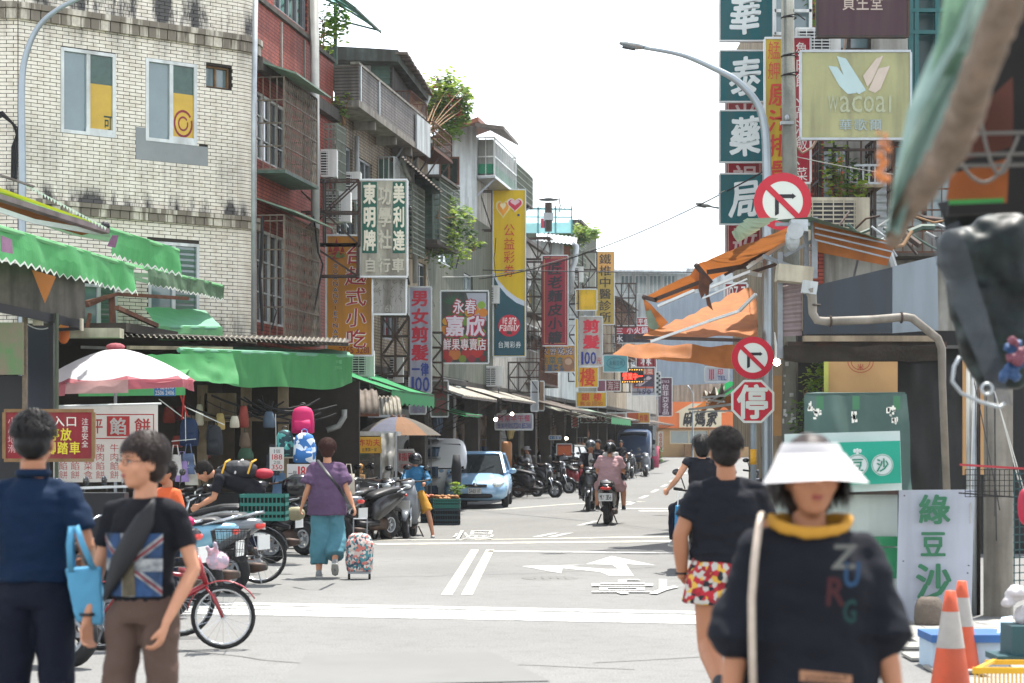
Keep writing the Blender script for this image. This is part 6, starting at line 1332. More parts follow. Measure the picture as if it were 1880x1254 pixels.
MB().box(P(150,596,170),(.02,.1,.13)).build('trim',M('beige_box'),bo); MB().box(P(70,592,174),(.1,.06,.06)).build('socket',M('beige_box'),bo); f_ = MB(); f_.tube(curve_pts(P(50,595,176),P(88,602,176),.03),.006,5); f_.build('wire',M('wire_pale'),bo)
lt = thing('round_lantern','orange round lantern half hidden behind the booth post','lantern',P(117,615,165)); MB().ell(P(117,612,165),(.07,.07,.12),12,10).build('shade',mat('lantern_orange','d87a3a',.5,0,.1,trans=.4),lt,smooth=True)
# red parking sign and white flatbread banner
sign('red bicycle parking notice with a yellow frame, white and yellow characters',8,754,172,845,178,'9c1c28',[
    ('col','小心地滑',15,765,30,832,'d8a0a0',.0),('row','入口',97,764,143,783,'e4dcd0',.01),('row','停放',88,786,133,809,'d8c030',.03),('row','腳踏車',83,811,149,834,'d8c030',.03),('row','請勿',40,790,84,812,'d8c030',.03),('col','注意安全',151,767,163,822,'d8ccc4',.0)],frame='wood',border=('c8902c',1,2),dep=.05,group='market notices',yaw=.0)
bn2 = thing('flatbread_banner','white flatbread menu banner with red characters behind the walking woman','banner',P(200,890,160)); cloth(P(98,747,160),P(290,743,160),P(98,886,160),P(290,884,160),mat('banner_cloth','bcbab4',.8,0,.08,trans=.3),'cloth',bn2,0,.006,16,8)
fr = lambda x,y: P(x,-y,161.5); RD = mat('ink_bred','a83030',.7)
f_ = MB(); row(f_,'平',168,-796,190,-768,fr,.03); row(f_,'餅',245,-796,278,-768,fr,.03)
for i,(x,s_) in enumerate(((172,'豬肉餡餅'),(198,'牛肉餡餅'),(104,'豆沙餡餅'),(126,'韭菜餡餅'),(150,'高麗菜盒'))): column(f_,s_,x+4,-880,x+20,-814,fr,.0)
for (p,q_) in (((170,760),(283,762)),((170,804),(283,806)),((281,762),(283,804))): f_.q(fr(p[0],-q_[1]),fr(q_[0],-q_[1]),fr(q_[0],-p[1]),fr(p[0],-p[1]))
f_.build('lettering',RD,bn2); f_ = MB(); f_.q(fr(196,-801),fr(238,-801),fr(238,-764),fr(196,-764)); f_.build('red_square',RD,bn2); f_ = MB(); row(f_,'餡',200,-798,234,-767,lambda x,y: P(x,-y,162.5),.03); f_.build('lettering',M('banner_cloth'),bn2)
MB().tube([P(95,746,161),P(296,741,161)],.012,6).build('rod',M('white_frame'),bn2)
# bag stall
mat('stall_tan','7f6f58',.85,0,.4,3,streak=.6)
bsx = thing('bag_stall','timber fronted bag stall under the big green awning','stall',O(460,118)); f_ = MB()
for px in (372,452,520): f_.box(P(px,835,116),(.16,.1,2.2))
f_.box(P(450,768,117),(1.9,.06,.09)); f_.box(P(405,742,116),(.5,.1,.35)); f_.build('post',M('stall_tan'),bsx); f_ = MB(); rbox(f_,300,700,660,985,108,.1); f_.build('back_board',mat('stall_back','2c261f',.9,0,.5,3),bsx)
f_ = MB(); rbox(f_,330,905,640,985,114,.5); f_.build('counter',mat('counter_dark','3a3a3c',.8,0,.4,4),bsx)
f_ = MB(); rbox(f_,384,760,430,985,110,.05); f_.build('inner_door',mat('door_brown','4f4436',.8,0,.4,3,streak=.6),bsx)
rd = random.Random(3)
for i in range(10): MB().tube(curve_pts(P(rd.uniform(340,500),rd.uniform(725,745),118),P(rd.uniform(480,640),rd.uniform(730,760),117),rd.uniform(.05,.25),8),rd.uniform(.008,.02),6).build('cable',M('wire'),bsx)
def backpack(c,w_,h,d,mt_,label,strap='black',pocket=None,cat='backpack',grp='bags hung at the bag stall',pat=None):
    t = thing('backpack',label,cat,c-V((0,0,h/2)),group=grp); f_ = MB(); f_.tube([c+V((0,0,-h/2)),c+V((0,0,-h*.47)),c+V((0,0,-h*.1)),c+V((0,0,h*.25)),c+V((0,0,h*.42)),c+V((0,0,h*.5))],[(w_*.4,d*.35),(w_*.5,d*.48),(w_*.5,d*.5),(w_*.46,d*.45),(w_*.36,d*.34),(w_*.14,d*.12)],20,side=(1,0,0)); f_.build('body',M(mt_),t,smooth=True)
    p = MB(); p.tube([c+V((0,-d*.45,-h*.42)),c+V((0,-d*.48,-h*.2)),c+V((0,-d*.44,h*.0))],[(w_*.36,d*.14),(w_*.38,d*.18),(w_*.34,d*.1)],16,side=(1,0,0)); p.build('pocket',M(pocket or mt_),t,smooth=True)
    s = MB(); s.torus(c+V((0,0,h*.53)),.04,.008,'Y',14,5); s.tube([c+V((w_*.3,.02,h*.4)),c+V((w_*.5,.05,0)),c+V((w_*.45,.04,-h*.4))],.012,6); s.build('strap',M(strap),t); return t
def checker(name,c1,c2,sc):
    m = mat(name,c1,.7); n = m.node_tree; ck = n.nodes.new('ShaderNodeTexVoronoi'); ck.inputs['Scale'].default_value = sc; r = n.nodes.new('ShaderNodeValToRGB'); r.color_ramp.interpolation = 'CONSTANT'; r.color_ramp.elements[0].color = (*lin(c1),1); r.color_ramp.elements[1].color = (*lin(c2),1); r.color_ramp.elements[1].position = .5
    sx = n.nodes.new('ShaderNodeSeparateColor'); n.links.new(n.nodes['Texture Coordinate'].outputs['Object'],ck.inputs['Vector']); n.links.new(ck.outputs['Color'],sx.inputs[0]); n.links.new(sx.outputs[0],r.inputs[0]); n.links.new(r.outputs[0],n.nodes['Principled BSDF'].inputs['Base Color']); return m
mat('magenta','b81458',.7,0,.12); checker('camo_teal','1c3a42','4f9a94',16); checker('check_blue','2f6aa8','d4dce4',14); mat('bag_black','23262c',.7); mat('bag_navy','1f3358',.7)
backpack(P(556,771,124),.34,.4,.2,'magenta','bright magenta backpack hung highest at the bag stall'); backpack(P(523,814,124),.27,.4,.18,'camo_teal','teal camouflage backpack left of the blue checked one'); backpack(P(559,822,125),.33,.44,.2,'check_blue','blue and white checked backpack under the magenta one','check_blue')
backpack(P(394,808,124),.24,.45,.16,'bag_black','plain black backpack hanging on a rod at the stall centre'); backpack(P(347,793,124),.28,.42,.18,'bag_navy','navy backpack hanging left of the plain black one'); backpack(P(604,868,118),.2,.25,.14,'magenta','small dark pink bag behind the walking purple top woman')
for i,(px,py,c,lab) in enumerate(((322,850,'d0ccc8','white tote bag'),(334,862,'9a82b8','lilac tote bag'),(346,848,'5a6a8a','grey blue tote bag'),(352,868,'b8b4a8','cream tote bag'),(512,884,'5a7a9a','dusty blue shoulder bag'),(640,885,'c9c0b0','beige shoulder bag'),(500,850,'2c3038','black shoulder bag'),(575,900,'4a5a70','slate shoulder bag'))):
    c_ = P(px,py,126); t = thing('tote_bag',lab+' hung on the rack of the bag stall','bag',c_,group='bags hung at the bag stall'); m_ = mat('tote%d' % i,c,.8,0,.2,5); cloth(c_+V((-.08,0,.12)),c_+V((.08,-.02,.12)),c_+V((-.1,.01,-.18)),c_+V((.1,-.02,-.18)),m_,'panel',t,0,.03,8,8,(9,9,9)); cloth(c_+V((-.08,.05,.12)),c_+V((.08,.04,.12)),c_+V((-.1,.02,-.18)),c_+V((.1,.0,-.18)),m_,'panel',t,0,.03,8,8,(9,9,9)); MB().tube([c_+V((-.05,0,.11)),c_+V((-.03,0,.26)),c_+V((.03,0,.26)),c_+V((.05,0,.11))],.008,5).build('handle',m_,t)
rk_ = thing('bag_rack','thin white hanging rods holding bags under the green awning','rack',P(340,760,126)); f_ = MB(); f_.tube([P(292,733,130),P(338,768,128)],.007,6); f_.tube([P(342,748,128),P(412,780,127)],.007,6); f_.tube([P(340,745,128),P(341,810,128)],.006,6); f_.tube([P(506,760,128),P(507,822,128)],.005,6); f_.tube([P(315,810,127),P(360,806,127)],.006,6); f_.build('rod',M('white_frame'),rk_); f_ = MB(); f_.tube(curve_pts(P(330,720,129),P(345,765,129),.02),.012,6); f_.tube(curve_pts(P(338,722,129),P(334,770,129),.02),.012,6); f_.build('red_rope',mat('rope_red','b8302a',.8),rk_)
def board(name,label,x0,y0,x1,y1,rho,face,texts,cat='price sign',pole=None):
    t = thing(name,label,cat,P((x0+x1)/2,y1,rho),group='price boards of the bag stall'); rbox(MB(),x0,y0,x1,y1,rho,.01).build('card',mat('card_'+face,face,.6,0,.08),t)
    for s,a0,b0,a1,b1,c,bo_ in texts: f_ = MB(); row(f_,s,a0,-b1,a1,-b0,lambda x,y: P(x,-y,rho+1),bo_); f_.build('lettering',mat('ink_'+c,c,.6),t)
    return t
board('price_card','white price card reading 188 and 350 in red numbers',495,821,521,864,130,'bcbcb8',[('1個',502,825,515,832,'33383c',0),('188',498,834,519,844,'b02028',.03),('2個',502,846,515,852,'33383c',0),('350',498,853,519,862,'b02028',.03)])
board('price_board','larger white price board half hidden behind the purple top woman',527,852,572,904,127,'bcbcba',[('一個',529,864,545,875,'22262c',.01),('180',546,856,571,876,'b02028',.03),('二個',529,885,545,896,'22262c',.01),('350',546,880,571,899,'b02028',.03)])
rd = random.Random(44); used_l = set()
for i in range(22):
    px,py = rd.uniform(300,535),rd.uniform(745,850); c_ = P(px,py,rd.uniform(112,122)); ci = rd.randrange(len(cols)); lb_ = ['rusty','blue','straw','pale','green','brown','tan','maroon','grey','cream'][ci]+' pouch hung '+['high','low'][py > 795]+' at the back of the bag stall, '+('left part' if px < 420 else 'middle' if px < 540 else 'right part')
    if lb_ in used_l: continue
    used_l.add(lb_); t = thing('hanging_pouch',lb_,'pouch',c_,group='small wares at the back of the bag stall')
    f_ = MB(); w2,h2 = rd.uniform(.06,.13),rd.uniform(.08,.17); f_.tube([c_-V((0,0,h2)),c_-V((0,0,h2*.85)),c_,c_+V((0,0,h2*.8)),c_+V((0,0,h2))],[(w2*.8,.03),(w2,.05),(w2*.95,.05),(w2*.7,.03),(w2*.5,.01)],10,side=(1,.2,0)); f_.build('body',M('goods%d' % ci),t,smooth=True); MB().tube([c_+V((0,0,.1)),c_+V((.01,0,.3))],.006,4).build('strap',M('wire'),t)
# curved tin awnings to the right of the big green one
for i,(x0,x1,y0,y1,r0,mt_,lab) in enumerate(((585,682,712,760,104,'roof_tin','brown curved tin awning with a fringed edge behind the bag stall'),(664,724,725,762,98,'tin_pale','paler curved ribbed awning next to the brown curved one'))):
    t = thing('curved_awning',lab,'awning',P(x1,y1,r0),group='curved tin awnings'); mb = MB()
    mb.grid(lambda u,v: P(x0+(x1-x0)*u+14*math.sin(v*1.5),y0+(y1-y0)*(1-math.cos(v*1.57)),r0)+V((0,1.2*(1-math.sin(v*1.57)),.02*math.sin(u*50))),40,10); mb.build('curved_sheet',M(mt_),t,smooth=True)
    f_ = MB(); f_.beam(P(x0+12,y1+2,r0),P(x1+14,y1+2,r0),.04,.05); f_.build('edge_rail',M('rust' if i == 0 else 'galv'),t)
pipe([P(600,790,108),P(622,782,108),P(632,765,108),P(632,752,108)],.05,'pvc',bsx)
# food cart, patio umbrella, vegetable crates
fc = thing('food_cart','fried snack cart with a yellow sign, glass sides and plastic curtain','food cart',O(665,104)); rc_ = 104
f_ = MB(); rbox(f_,622,792,730,800,rc_,1.0); f_.build('cart_roof',M('galv'),fc); f_ = MB(); rbox(f_,622,878,728,950,rc_-1,.9); f_.build('cart_body',mat('cart_steel','7a7e80',.35,.6,.2,3),fc)
f_ = MB()
for px in (624,700,727): f_.box(P(px,840,rc_),(.035,.035,.85))
f_.build('post',M('galv'),fc); f_ = MB(); rbox(f_,626,834,700,878,rc_-.5,.01); f_.build('pane',mat('cart_glass','6a6e6c',.1,0,.3,3,alpha=.5),fc)
cloth(P(700,795,105),P(727,793,105),P(702,900,106),P(722,890,106),mat('curtain_plastic','a8a69c',.2,0,.3,8,alpha=.75,spec=.8),'plastic_curtain',fc,0,.07,10,16,(9,9,3)); f_ = MB(); rbox(f_,632,802,702,832,rc_+1,.02); f_.build('yellow_sign',mat('sign_cart','d0a428',.5,0,.15),fc)
f_ = MB(); row(f_,'炸功夫',657,-819,698,-806,lambda x,y: P(x,-y,rc_+2),.03); f_.build('lettering',mat('ink_cred','b83a1c',.6),fc); f_ = MB(); row(f_,'台灣第一家',664,-829,692,-822,lambda x,y: P(x,-y,rc_+2)); f_.build('lettering',M('black'),fc)
f_ = MB(); [f_.ell(P(634+rd.uniform(0,26),850+rd.uniform(0,18),106),(.07,.06,.05),8,6) for _ in range(14)]; f_.build('fried_snack',mat('snack','b8864a',.6,0,.3,12),fc); rbox(MB(),628,872,668,880,108,.3).build('tray',M('cardboard'),fc)
pu2 = thing('patio_umbrella','faded orange and grey panelled umbrella beside the food cart','umbrella',O(735,100)); uc2 = P(730,764,98)
for i in range(8):
    a0,a1_ = i/8*6.2832,(i+1)/8*6.2832; f_ = MB(); g_ = lambda r_,a: uc2+V((.82*r_*math.cos(a),.82*r_*math.sin(a),-.36*r_**1.7))
    for j in range(5):
        for k in range(3): b0,b1_ = a0+(a1_-a0)*k/3,a0+(a1_-a0)*(k+1)/3; f_.q(g_(j/5,b0),g_((j+1)/5,b0),g_((j+1)/5,b1_),g_(j/5,b1_))
    f_.build('panel',mat(['pu_orange','pu_grey','pu_blue'][i % 3],['8f6a4c','67635b','6c6f80'][i % 3],.8,0,.15,3,trans=.35),pu2,smooth=True)
MB().tube([(uc2.x,uc2.y,-.3),(uc2.x,uc2.y,uc2.z)],.02,8).build('pole',M('steel_grey'),pu2); f_ = MB(); [f_.ell(uc2+V((rd.uniform(-.12,.12),rd.uniform(-.1,.1),rd.uniform(-.03,.02))),.03,6,5) for _ in range(8)]; f_.build('torn_cap',M('rust'),pu2)
sign('white repair notice with red characters behind the food cart',724,826,760,866,95,'b5b4b2',[('row','修指甲',727,831,758,846,'b02030',.03),('row','5-0979',728,852,756,860,'b04048',0)],dep=.03,group='market notices')
def crate(c,w_,h,d,mt_,label,veg=None,name='crate',seed=0):
    t = thing(name,label,'crate',c,group='vegetable crates'); f_ = MB()
    for z in (.02,h*.3,h*.62,h-.02):
        for a,b_ in (((-w_/2,-d/2),(w_/2,-d/2)),((w_/2,-d/2),(w_/2,d/2)),((w_/2,d/2),(-w_/2,d/2)),((-w_/2,d/2),(-w_/2,-d/2))): f_.beam(c+V((*a,z)),c+V((*b_,z)),.018,.035)
    n_ = 11
    for i in range(n_+1): x = -w_/2+w_*i/n_; [f_.box(c+V((x,y,h/2)),(.012,.012,h)) for y in (-d/2,d/2)]
    for i in range(7): y = -d/2+d*i/6; [f_.box(c+V((x,y,h/2)),(.012,.012,h)) for x in (-w_/2,w_/2)]
    f_.box(c+V((0,0,.01)),(w_,d,.015)); f_.build('basket',M(mt_),t)
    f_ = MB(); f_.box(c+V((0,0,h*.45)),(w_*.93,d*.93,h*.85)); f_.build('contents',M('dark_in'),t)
    if veg:
        r2 = random.Random(seed); f_ = MB(); [f_.ell(c+V((r2.uniform(-w_*.42,w_*.42),r2.uniform(-d*.4,d*.4),h+r2.uniform(-.02,.05))),(r2.uniform(.03,.06),)*2+(r2.uniform(.025,.05),),8,6) for _ in range(26)]; f_.build('produce',M(veg),t,smooth=True)
    return t
mat('crate_green','1f6a60',.5,0,.15); mat('crate_navy','1f3a44',.5,0,.2); mat('veg_tan','b08a50',.7,0,.4,14,col2='8a4a2c'); mat('veg_red','a04030',.6,0,.3,12,col2='b07a3a')
g = O(820,88); crate(g,.55,.34,.5,'crate_navy','dark crate on the ground, front left, under the produce heap'); crate(g+V((0,0,.35)),.55,.2,.5,'crate_green','teal crate of tan roots beside the blue jacket rider','veg_tan',seed=1); g2 = O(790,86); crate(g2+V((0,.2,0)),.4,.34,.5,'crate_navy','dark lower crate behind the blue jacket rider'); crate(g2+V((0,.2,.35)),.4,.18,.5,'crate_navy','dark upper crate of reddish vegetables behind the rider','veg_red',seed=2)
shrub('leek_bundle','green leafy vegetables heaped beside the blue car','vegetables',P(838,897,84),(.17,.25,.1),300,.09,None,71)
tb3 = thing('black_bag','tall black bag standing between the vegetables and the blue car','bag',P(838,880,80)); f_ = MB(); f_.tube([P(838,890,80),P(838,860,80),P(838,835,80)],[(.1,.1),(.12,.1),(.08,.06)],12,side=(1,0,0)); f_.build('body',M('bag_black'),tb3,smooth=True)
ct = thing('tan_barrel','tall tan barrel standing in the arcade behind the blue car','barrel',LF.pt(S(940),0,-.4)); f_ = MB(); q_ = LF.pt(S(937),0,-.2); rr3 = FPX/q_.y; zb_ = EYE-(852-HY)/rr3; f_.lathe([(.24,zb_-.6),(.25,zb_),(.25,zb_+.66),(.2,zb_+.72),(0,zb_+.72)],(q_.x,q_.y,0),18); f_.build('barrel',mat('barrel_tan','a8703c',.6,0,.2),ct,smooth=True)
# ---------------- vehicles (built at the origin facing +X, then set in place) ----------------
def wheel(parent,x,R_,w_,rim='alu',y=0,spokes=10,thin=False,axis='Y',disc=False):
    t = MB().torus((x,y,R_),R_-w_*.5,w_*.5,'Y',28,8,flat=1.0 if thin else 1.1).build('tyre',M('rubber'),parent,smooth=True,local=True)
    r = MB(); r.torus((x,y,R_),R_-w_*1.05,w_*.16+.004,'Y',28,6,flat=2.2 if not thin else 1); r.tube([(x,y-.05,R_),(x,y+.05,R_)],R_*.13 if not thin else .018,10)
    for i in range(spokes):
        a = i/spokes*6.2832; rr = R_-w_*1.05
        if thin: r.tube([(x,y+.02*(-1)**i,R_),(x+rr*math.cos(a),y,R_+rr*math.sin(a))],.0016,3,cap=False)
        else: r.beam((x,y,R_),(x+rr*math.cos(a),y,R_+rr*math.sin(a)),.018,.035)
    r.build('rim',M(rim),t,smooth=False,local=True); return t
def loft(secs,n=16,p=2.6,mb=None):
    """sections: (x, z centre, half width, half height[, lean]); superellipse outline in the y-z plane"""
    mb = mb or MB(); k = len(mb.v)
    for s in secs:
        x,zc,a,b_ = s[:4]; ln = s[4] if len(s) > 4 else 0
        for j in range(n):
            t = 2*math.pi*j/n; c,d = math.cos(t),math.sin(t); yy = a*abs(c)**(2/p)*(1 if c >= 0 else -1); zz = b_*abs(d)**(2/p)*(1 if d >= 0 else -1)
            mb.v.append((x+ln*zz,yy,zc+zz))
    for i in range(len(secs)-1):
        for j in range(n): mb.f.append((k+i*n+j,k+i*n+(j+1)%n,k+(i+1)*n+(j+1)%n,k+(i+1)*n+j)); mb.m.append(mb.mi)
    mb.f.append(tuple(k+j for j in reversed(range(n)))); mb.m.append(0); e = k+(len(secs)-1)*n; mb.f.append(tuple(e+j for j in range(n))); mb.m.append(0)
    return mb
for nm,c in (('paint_black','17181b'),('paint_grey','6a6f74'),('paint_blue','6f9fb4'),('paint_white','bcbfbf'),('paint_red','8c1a24'),('paint_dkred','4a1a1e'),('paint_silver','8a8e92')): mat(nm,c,.25,.1,.08,3,spec=.7)
mat('seat_black','1c1d20',.5,0,.15); mat('plate_white','c4c6c4',.5,0,.06)
BK = M('paint_black')
def scooter(paint='paint_black',plate=None,case=None,big=False,facing_light=True):
    t = thing('scooter','scooter','scooter',local=True); B = dict(local=True)
    wheel(t,.62,.235,.1,'paint_silver',spokes=6); wheel(t,-.6,.235,.11,'paint_silver',spokes=6)
    loft([(-.98,.74,.03,.03),(-.93,.74,.1,.06),(-.7,.68,.17,.13),(-.4,.58,.19,.2),(-.2,.5,.17,.22),(-.08,.42,.12,.18)]).build('body',M(paint),t,smooth=True,local=True)
    loft([(-.85,.8,.09,.02),(-.75,.82,.13,.045),(-.5,.8,.15,.055),(-.2,.74,.13,.05),(-.05,.7,.08,.03)]).build('seat',M('seat_black'),t,smooth=True,local=True)
    loft([(-.2,.28,.14,.06),(.1,.27,.17,.05),(.34,.28,.17,.06)]).build('footboard',M('black'),t,smooth=True,local=True)
    m = MB(); m.tube([(.36,0,.28),(.42,0,.5),(.4,0,.75),(.34,0,.95)],[(.17,.05),(.2,.07),(.19,.07),(.12,.07)],18,side=(0,1,0)); m.build('leg_shield',M(paint),t,smooth=True,local=True)
    loft([(.46,.42,.05,.04,.2),(.6,.5,.075,.045),(.76,.44,.06,.04),(.84,.36,.03,.03)]).build('front_fender',M(paint),t,smooth=True,local=True)
    loft([(-.86,.48,.05,.03),(-.7,.52,.07,.03),(-.5,.48,.06,.03)]).build('rear_fender',M('black'),t,smooth=True,local=True)
    m = MB(); [m.tube([(.45,y,.62),(.62,y,.235)],.022,8) for y in (-.075,.075)]; m.build('fork',M('chrome'),t,smooth=True,local=True)
    m = MB(); loft([(.2,.98,.08,.05),(.32,.99,.13,.065),(.42,.95,.1,.06),(.46,.92,.05,.04)],mb=m); m.build('handlebar_cowl',M(paint),t,smooth=True,local=True)
    hb = MB(); hb.tube([(.2,-.36,1.02),(.27,-.2,1.0),(.3,0,1.0),(.27,.2,1.0),(.2,.36,1.02)],.014,8); hb.build('handlebar',M('steel_dark'),t,smooth=True,local=True)
    for y in (-1,1):
        MB().tube([(.16,y*.38,1.03),(.22,y*.28,1.015)],.02,10).build('grip',M('rubber'),t,smooth=True,local=True)
        mm_ = MB(); mm_.tube([(.27,y*.24,1.02),(.28,y*.3,1.2)],.008,6); mm_.ell((.28,y*.33,1.23),(.02,.07,.045),12,8); mm_.build('mirror',M('black_gloss'),t,smooth=True,local=True)
        MB().ell((.41,y*.14,.74),(.03,.045,.025),10,6).build('indicator',M('amber'),t,smooth=True,local=True)
    MB().ell((.45,0,.92),(.035,.08,.04),14,8).build('headlight',M('head_glass'),t,smooth=True,local=True)
    MB().ell((-.96,0,.72),(.03,.11,.035),14,8).build('tail_light',M('red_light'),t,smooth=True,local=True)
    m = MB(); loft([(-.95,.28,.035,.035),(-.8,.27,.06,.06),(-.45,.25,.055,.05),(-.2,.24,.03,.03)],mb=m); o = m.build('exhaust',M('steel_dark'),t,smooth=True,local=True); o.location = (0,-.16,0)
    m = MB(); loft([(-.5,.25,.08,.1),(-.2,.27,.1,.12),(.0,.26,.06,.08)],mb=m); m.build('engine',M('steel_dark'),t,smooth=True,local=True)
    m = MB(); m.tube([(-.35,.12,.2),(-.42,.2,.01)],.012,6); m.tube([(-.35,-.12,.2),(-.42,-.2,.01)],.012,6); m.build('stand',M('steel_dark'),t,local=True)
    m = MB(); m.box((-1.0,0,.55),(.012,.26,.15)); o = m.build('licence_plate',M('plate_white'),t,local=True)
    if plate:
        f = MB(); row(f,plate,0,0,1,1,lambda x,y: V((-1.008,.115-.23*x,.5+.1*y)),.02); f.build('plate_lettering',M('black'),o,local=True)
    m = MB(); m.tube([(-.65,.13,.78),(-.95,.11,.86),(-.99,0,.87),(-.95,-.11,.86),(-.65,-.13,.78)],.013,8); m.build('grab_rail',M('chrome'),t,smooth=True,local=True)
    if case: m = MB(); loft([(-1.2,1.02,.14,.1),(-1.12,1.03,.2,.15),(-.95,1.03,.21,.15),(-.82,1.0,.17,.11)],p=4,mb=m); m.build('top_case',M('black_gloss'),t,smooth=True,local=True); m = MB(); m.box((-1.2,0,.96),(.02,.3,.03)); m.build('reflector',M('red_light'),t,local=True)
    return t
def bicycle(paint='paint_black',R_=.3,basket=True,spokes=20):
    t = thing('bicycle','bicycle','bicycle',local=True); wb = R_+.22
    wheel(t,wb,R_,.036,'chrome',spokes=spokes,thin=True); wheel(t,-wb,R_,.036,'chrome',spokes=spokes,thin=True)
    bb,st,hd,hb_ = V((-.05,0,.3)),V((-.18,0,.62)),V((wb-.2,0,.72)),V((wb-.13,0,.5))
    m = MB(); [m.tube([a,b_],r_,10) for a,b_,r_ in ((bb,st,.016),(bb,hb_,.022),(st,hb_+V((0,0,.05)),.016),(st,V((-wb,.06,R_)),.009),(st,V((-wb,-.06,R_)),.009),(bb,V((-wb,.06,R_)),.01),(bb,V((-wb,-.06,R_)),.01),(hb_,hd,.022))]
    for y in (-.05,.05): m.tube([hb_+V((.0,y*.5,-.02)),hb_+V((.05,y,-.08)),V((wb,y,R_))],.011,8)
    m.build('frame',M(paint),t,smooth=True,local=True)
    m = MB(); m.tube([st,V((-.22,0,.82))],.013,8); m.build('seat_post',M('chrome'),t,local=True)
    loft([(-.37,.84,.09,.03),(-.27,.855,.08,.03),(-.12,.85,.025,.025),(-.06,.84,.015,.015)]).build('saddle',M('seat_black'),t,smooth=True,local=True)
    m = MB(); m.tube([hd,hd+V((-.05,0,.22))],.013,8); m.tube([hd+V((-.2,-.3,.28)),hd+V((-.08,-.26,.26)),hd+V((-.05,-.1,.22)),hd+V((-.05,.1,.22)),hd+V((-.08,.26,.26)),hd+V((-.2,.3,.28))],.011,8); m.build('handlebar',M('chrome'),t,smooth=True,local=True)
    for y in (-1,1): MB().tube([hd+V((-.23,y*.305,.285)),hd+V((-.12,y*.27,.265))],.016,8).build('grip',M('rubber'),t,smooth=True,local=True)
    for x in (wb,-wb):
        m = MB(); pts = [V((x+(R_+.03)*math.cos(a),0,R_+(R_+.03)*math.sin(a))) for a in [math.radians(d) for d in (range(30,175,14) if x > 0 else range(10,170,14))]]; m.tube(pts,[(.028,.006)]*len(pts),8,side=(0,1,0)); m.build('mudguard',M(paint),t,smooth=True,local=True)
    m = MB(); m.torus((bb.x,-.05,bb.z),.08,.008,'Y',20,5); m.tube([bb+V((0,-.06,0)),bb+V((.12,-.07,-.12))],.009,6); m.tube([bb+V((0,.06,0)),bb+V((-.12,.07,.12))],.009,6); m.box(bb+V((.12,-.11,-.12)),(.09,.08,.02)); m.box(bb+V((-.12,.11,.12)),(.09,.08,.02)); m.build('crank',M('steel_dark'),t,local=True)
    m = MB(); m.tube([(-wb+.05,.07,R_),(-wb-.05,.14,.01)],.008,6); m.build('kickstand',M('steel_grey'),t,local=True)
    if basket:
        m = MB(); cx,w0,w1,d0,d1,z0,z1 = wb+.06,.13,.18,.1,.14,.68,.92
        for i in range(9): u = i/8*2-1; [m.tube([(cx+s*d0,w0*u,z0),(cx+s*d1,w1*u,z1)],.003,4) for s in (-1,1)]
        for i in range(7): u = i/6*2-1; [m.tube([(cx+d0*u,s*w0,z0),(cx+d1*u,s*w1,z1)],.003,4) for s in (-1,1)]
        for k in range(4): v = k/3; w_,d_,z = w0+(w1-w0)*v,d0+(d1-d0)*v,z0+(z1-z0)*v; m.tube([(cx-d_,-w_,z),(cx+d_,-w_,z),(cx+d_,w_,z),(cx-d_,w_,z),(cx-d_,-w_,z)],.005 if k == 3 else .003,4)
        m.build('basket',M('wire'),t,local=True)
    return t
def put_at(t,px,rho,yaw,label,group=None,dz=0,lean=0):
    o = O(px,rho); t.location = (o.x,o.y,o.z+dz); t.rotation_euler = (math.radians(lean),0,math.radians(yaw)); t['label'] = label
    if group: t['group'] = group
    return t
GP = 'scooters parked at the left kerb'
s_black = scooter('paint_black'); s_case = scooter('paint_black',case=True); s_grey = scooter('paint_grey'); s_blue = scooter('paint_blue'); s_white = scooter('paint_white'); s_red = scooter('paint_red',case=True)
b_red = bicycle('paint_red',.25); b_black = bicycle('paint_black',.31,basket=False)
bpy.context.view_layer.update(); index_kids()
used = set()
def place(proto,px,rho,yaw,label,group=GP,sc=1,dz=0,lean=0):
    if proto.name in used: t = dup(proto,(0,0,0),0,label,group,sc)
    else: used.add(proto.name); t = proto
    put_at(t,px,rho,yaw,label,group,dz,lean); t.scale = (sc,)*3; return t
# left foreground cluster
place(s_blue,262,184,172,'light blue scooter parked between the red and the black bicycle')
place(b_red,297,238,4,'red folding bicycle with a wire basket, nearest on the left','bicycles parked on the left')
place(b_black,392,162,176,'black bicycle carrying a teal plastic crate','bicycles parked on the left')
place(s_black,70,232,172,'black scooter behind the blue tote bag')
place(s_black,-10,255,-20,'dark scooter cut by the left frame edge')
place(s_case,420,138,165,'black scooter with a top case behind the teal crate')
place(s_white,345,150,158,'pale scooter with a jumble of frames behind the orange shirt'); place(s_grey,330,172,160,'grey scooter half hidden by the walking woman')
place(b_black,215,222,172,'black bicycle standing behind the walking woman','bicycles parked on the left'); place(s_red,180,205,20,'dark scooter with a top case under the flatbread banner'); place(s_black,185,195,170,'black scooter right behind the walking woman')
place(s_black,505,128,140,'black scooter below the bag stall'); place(s_grey,560,122,155,'grey scooter left of the purple top woman')
place(s_black,672,112,-125,'black scooter beside the wheeled shopping bag'); place(b_black,702,108,-100,'black bicycle between two scooters near the blue jacket rider','bicycles parked on the left'); place(s_black,640,108,-115,'dark scooter behind the wheeled shopping bag')
sg = place(s_grey,752,105,-93,'matt grey electric scooter ridden by the person in the blue jacket',None); sg['group'] = 'scooters being ridden'
place(s_black,718,107,-97,'black scooter immediately left of the matt grey one'); place(s_case,688,101,-105,'black scooter in front of the snack cart')
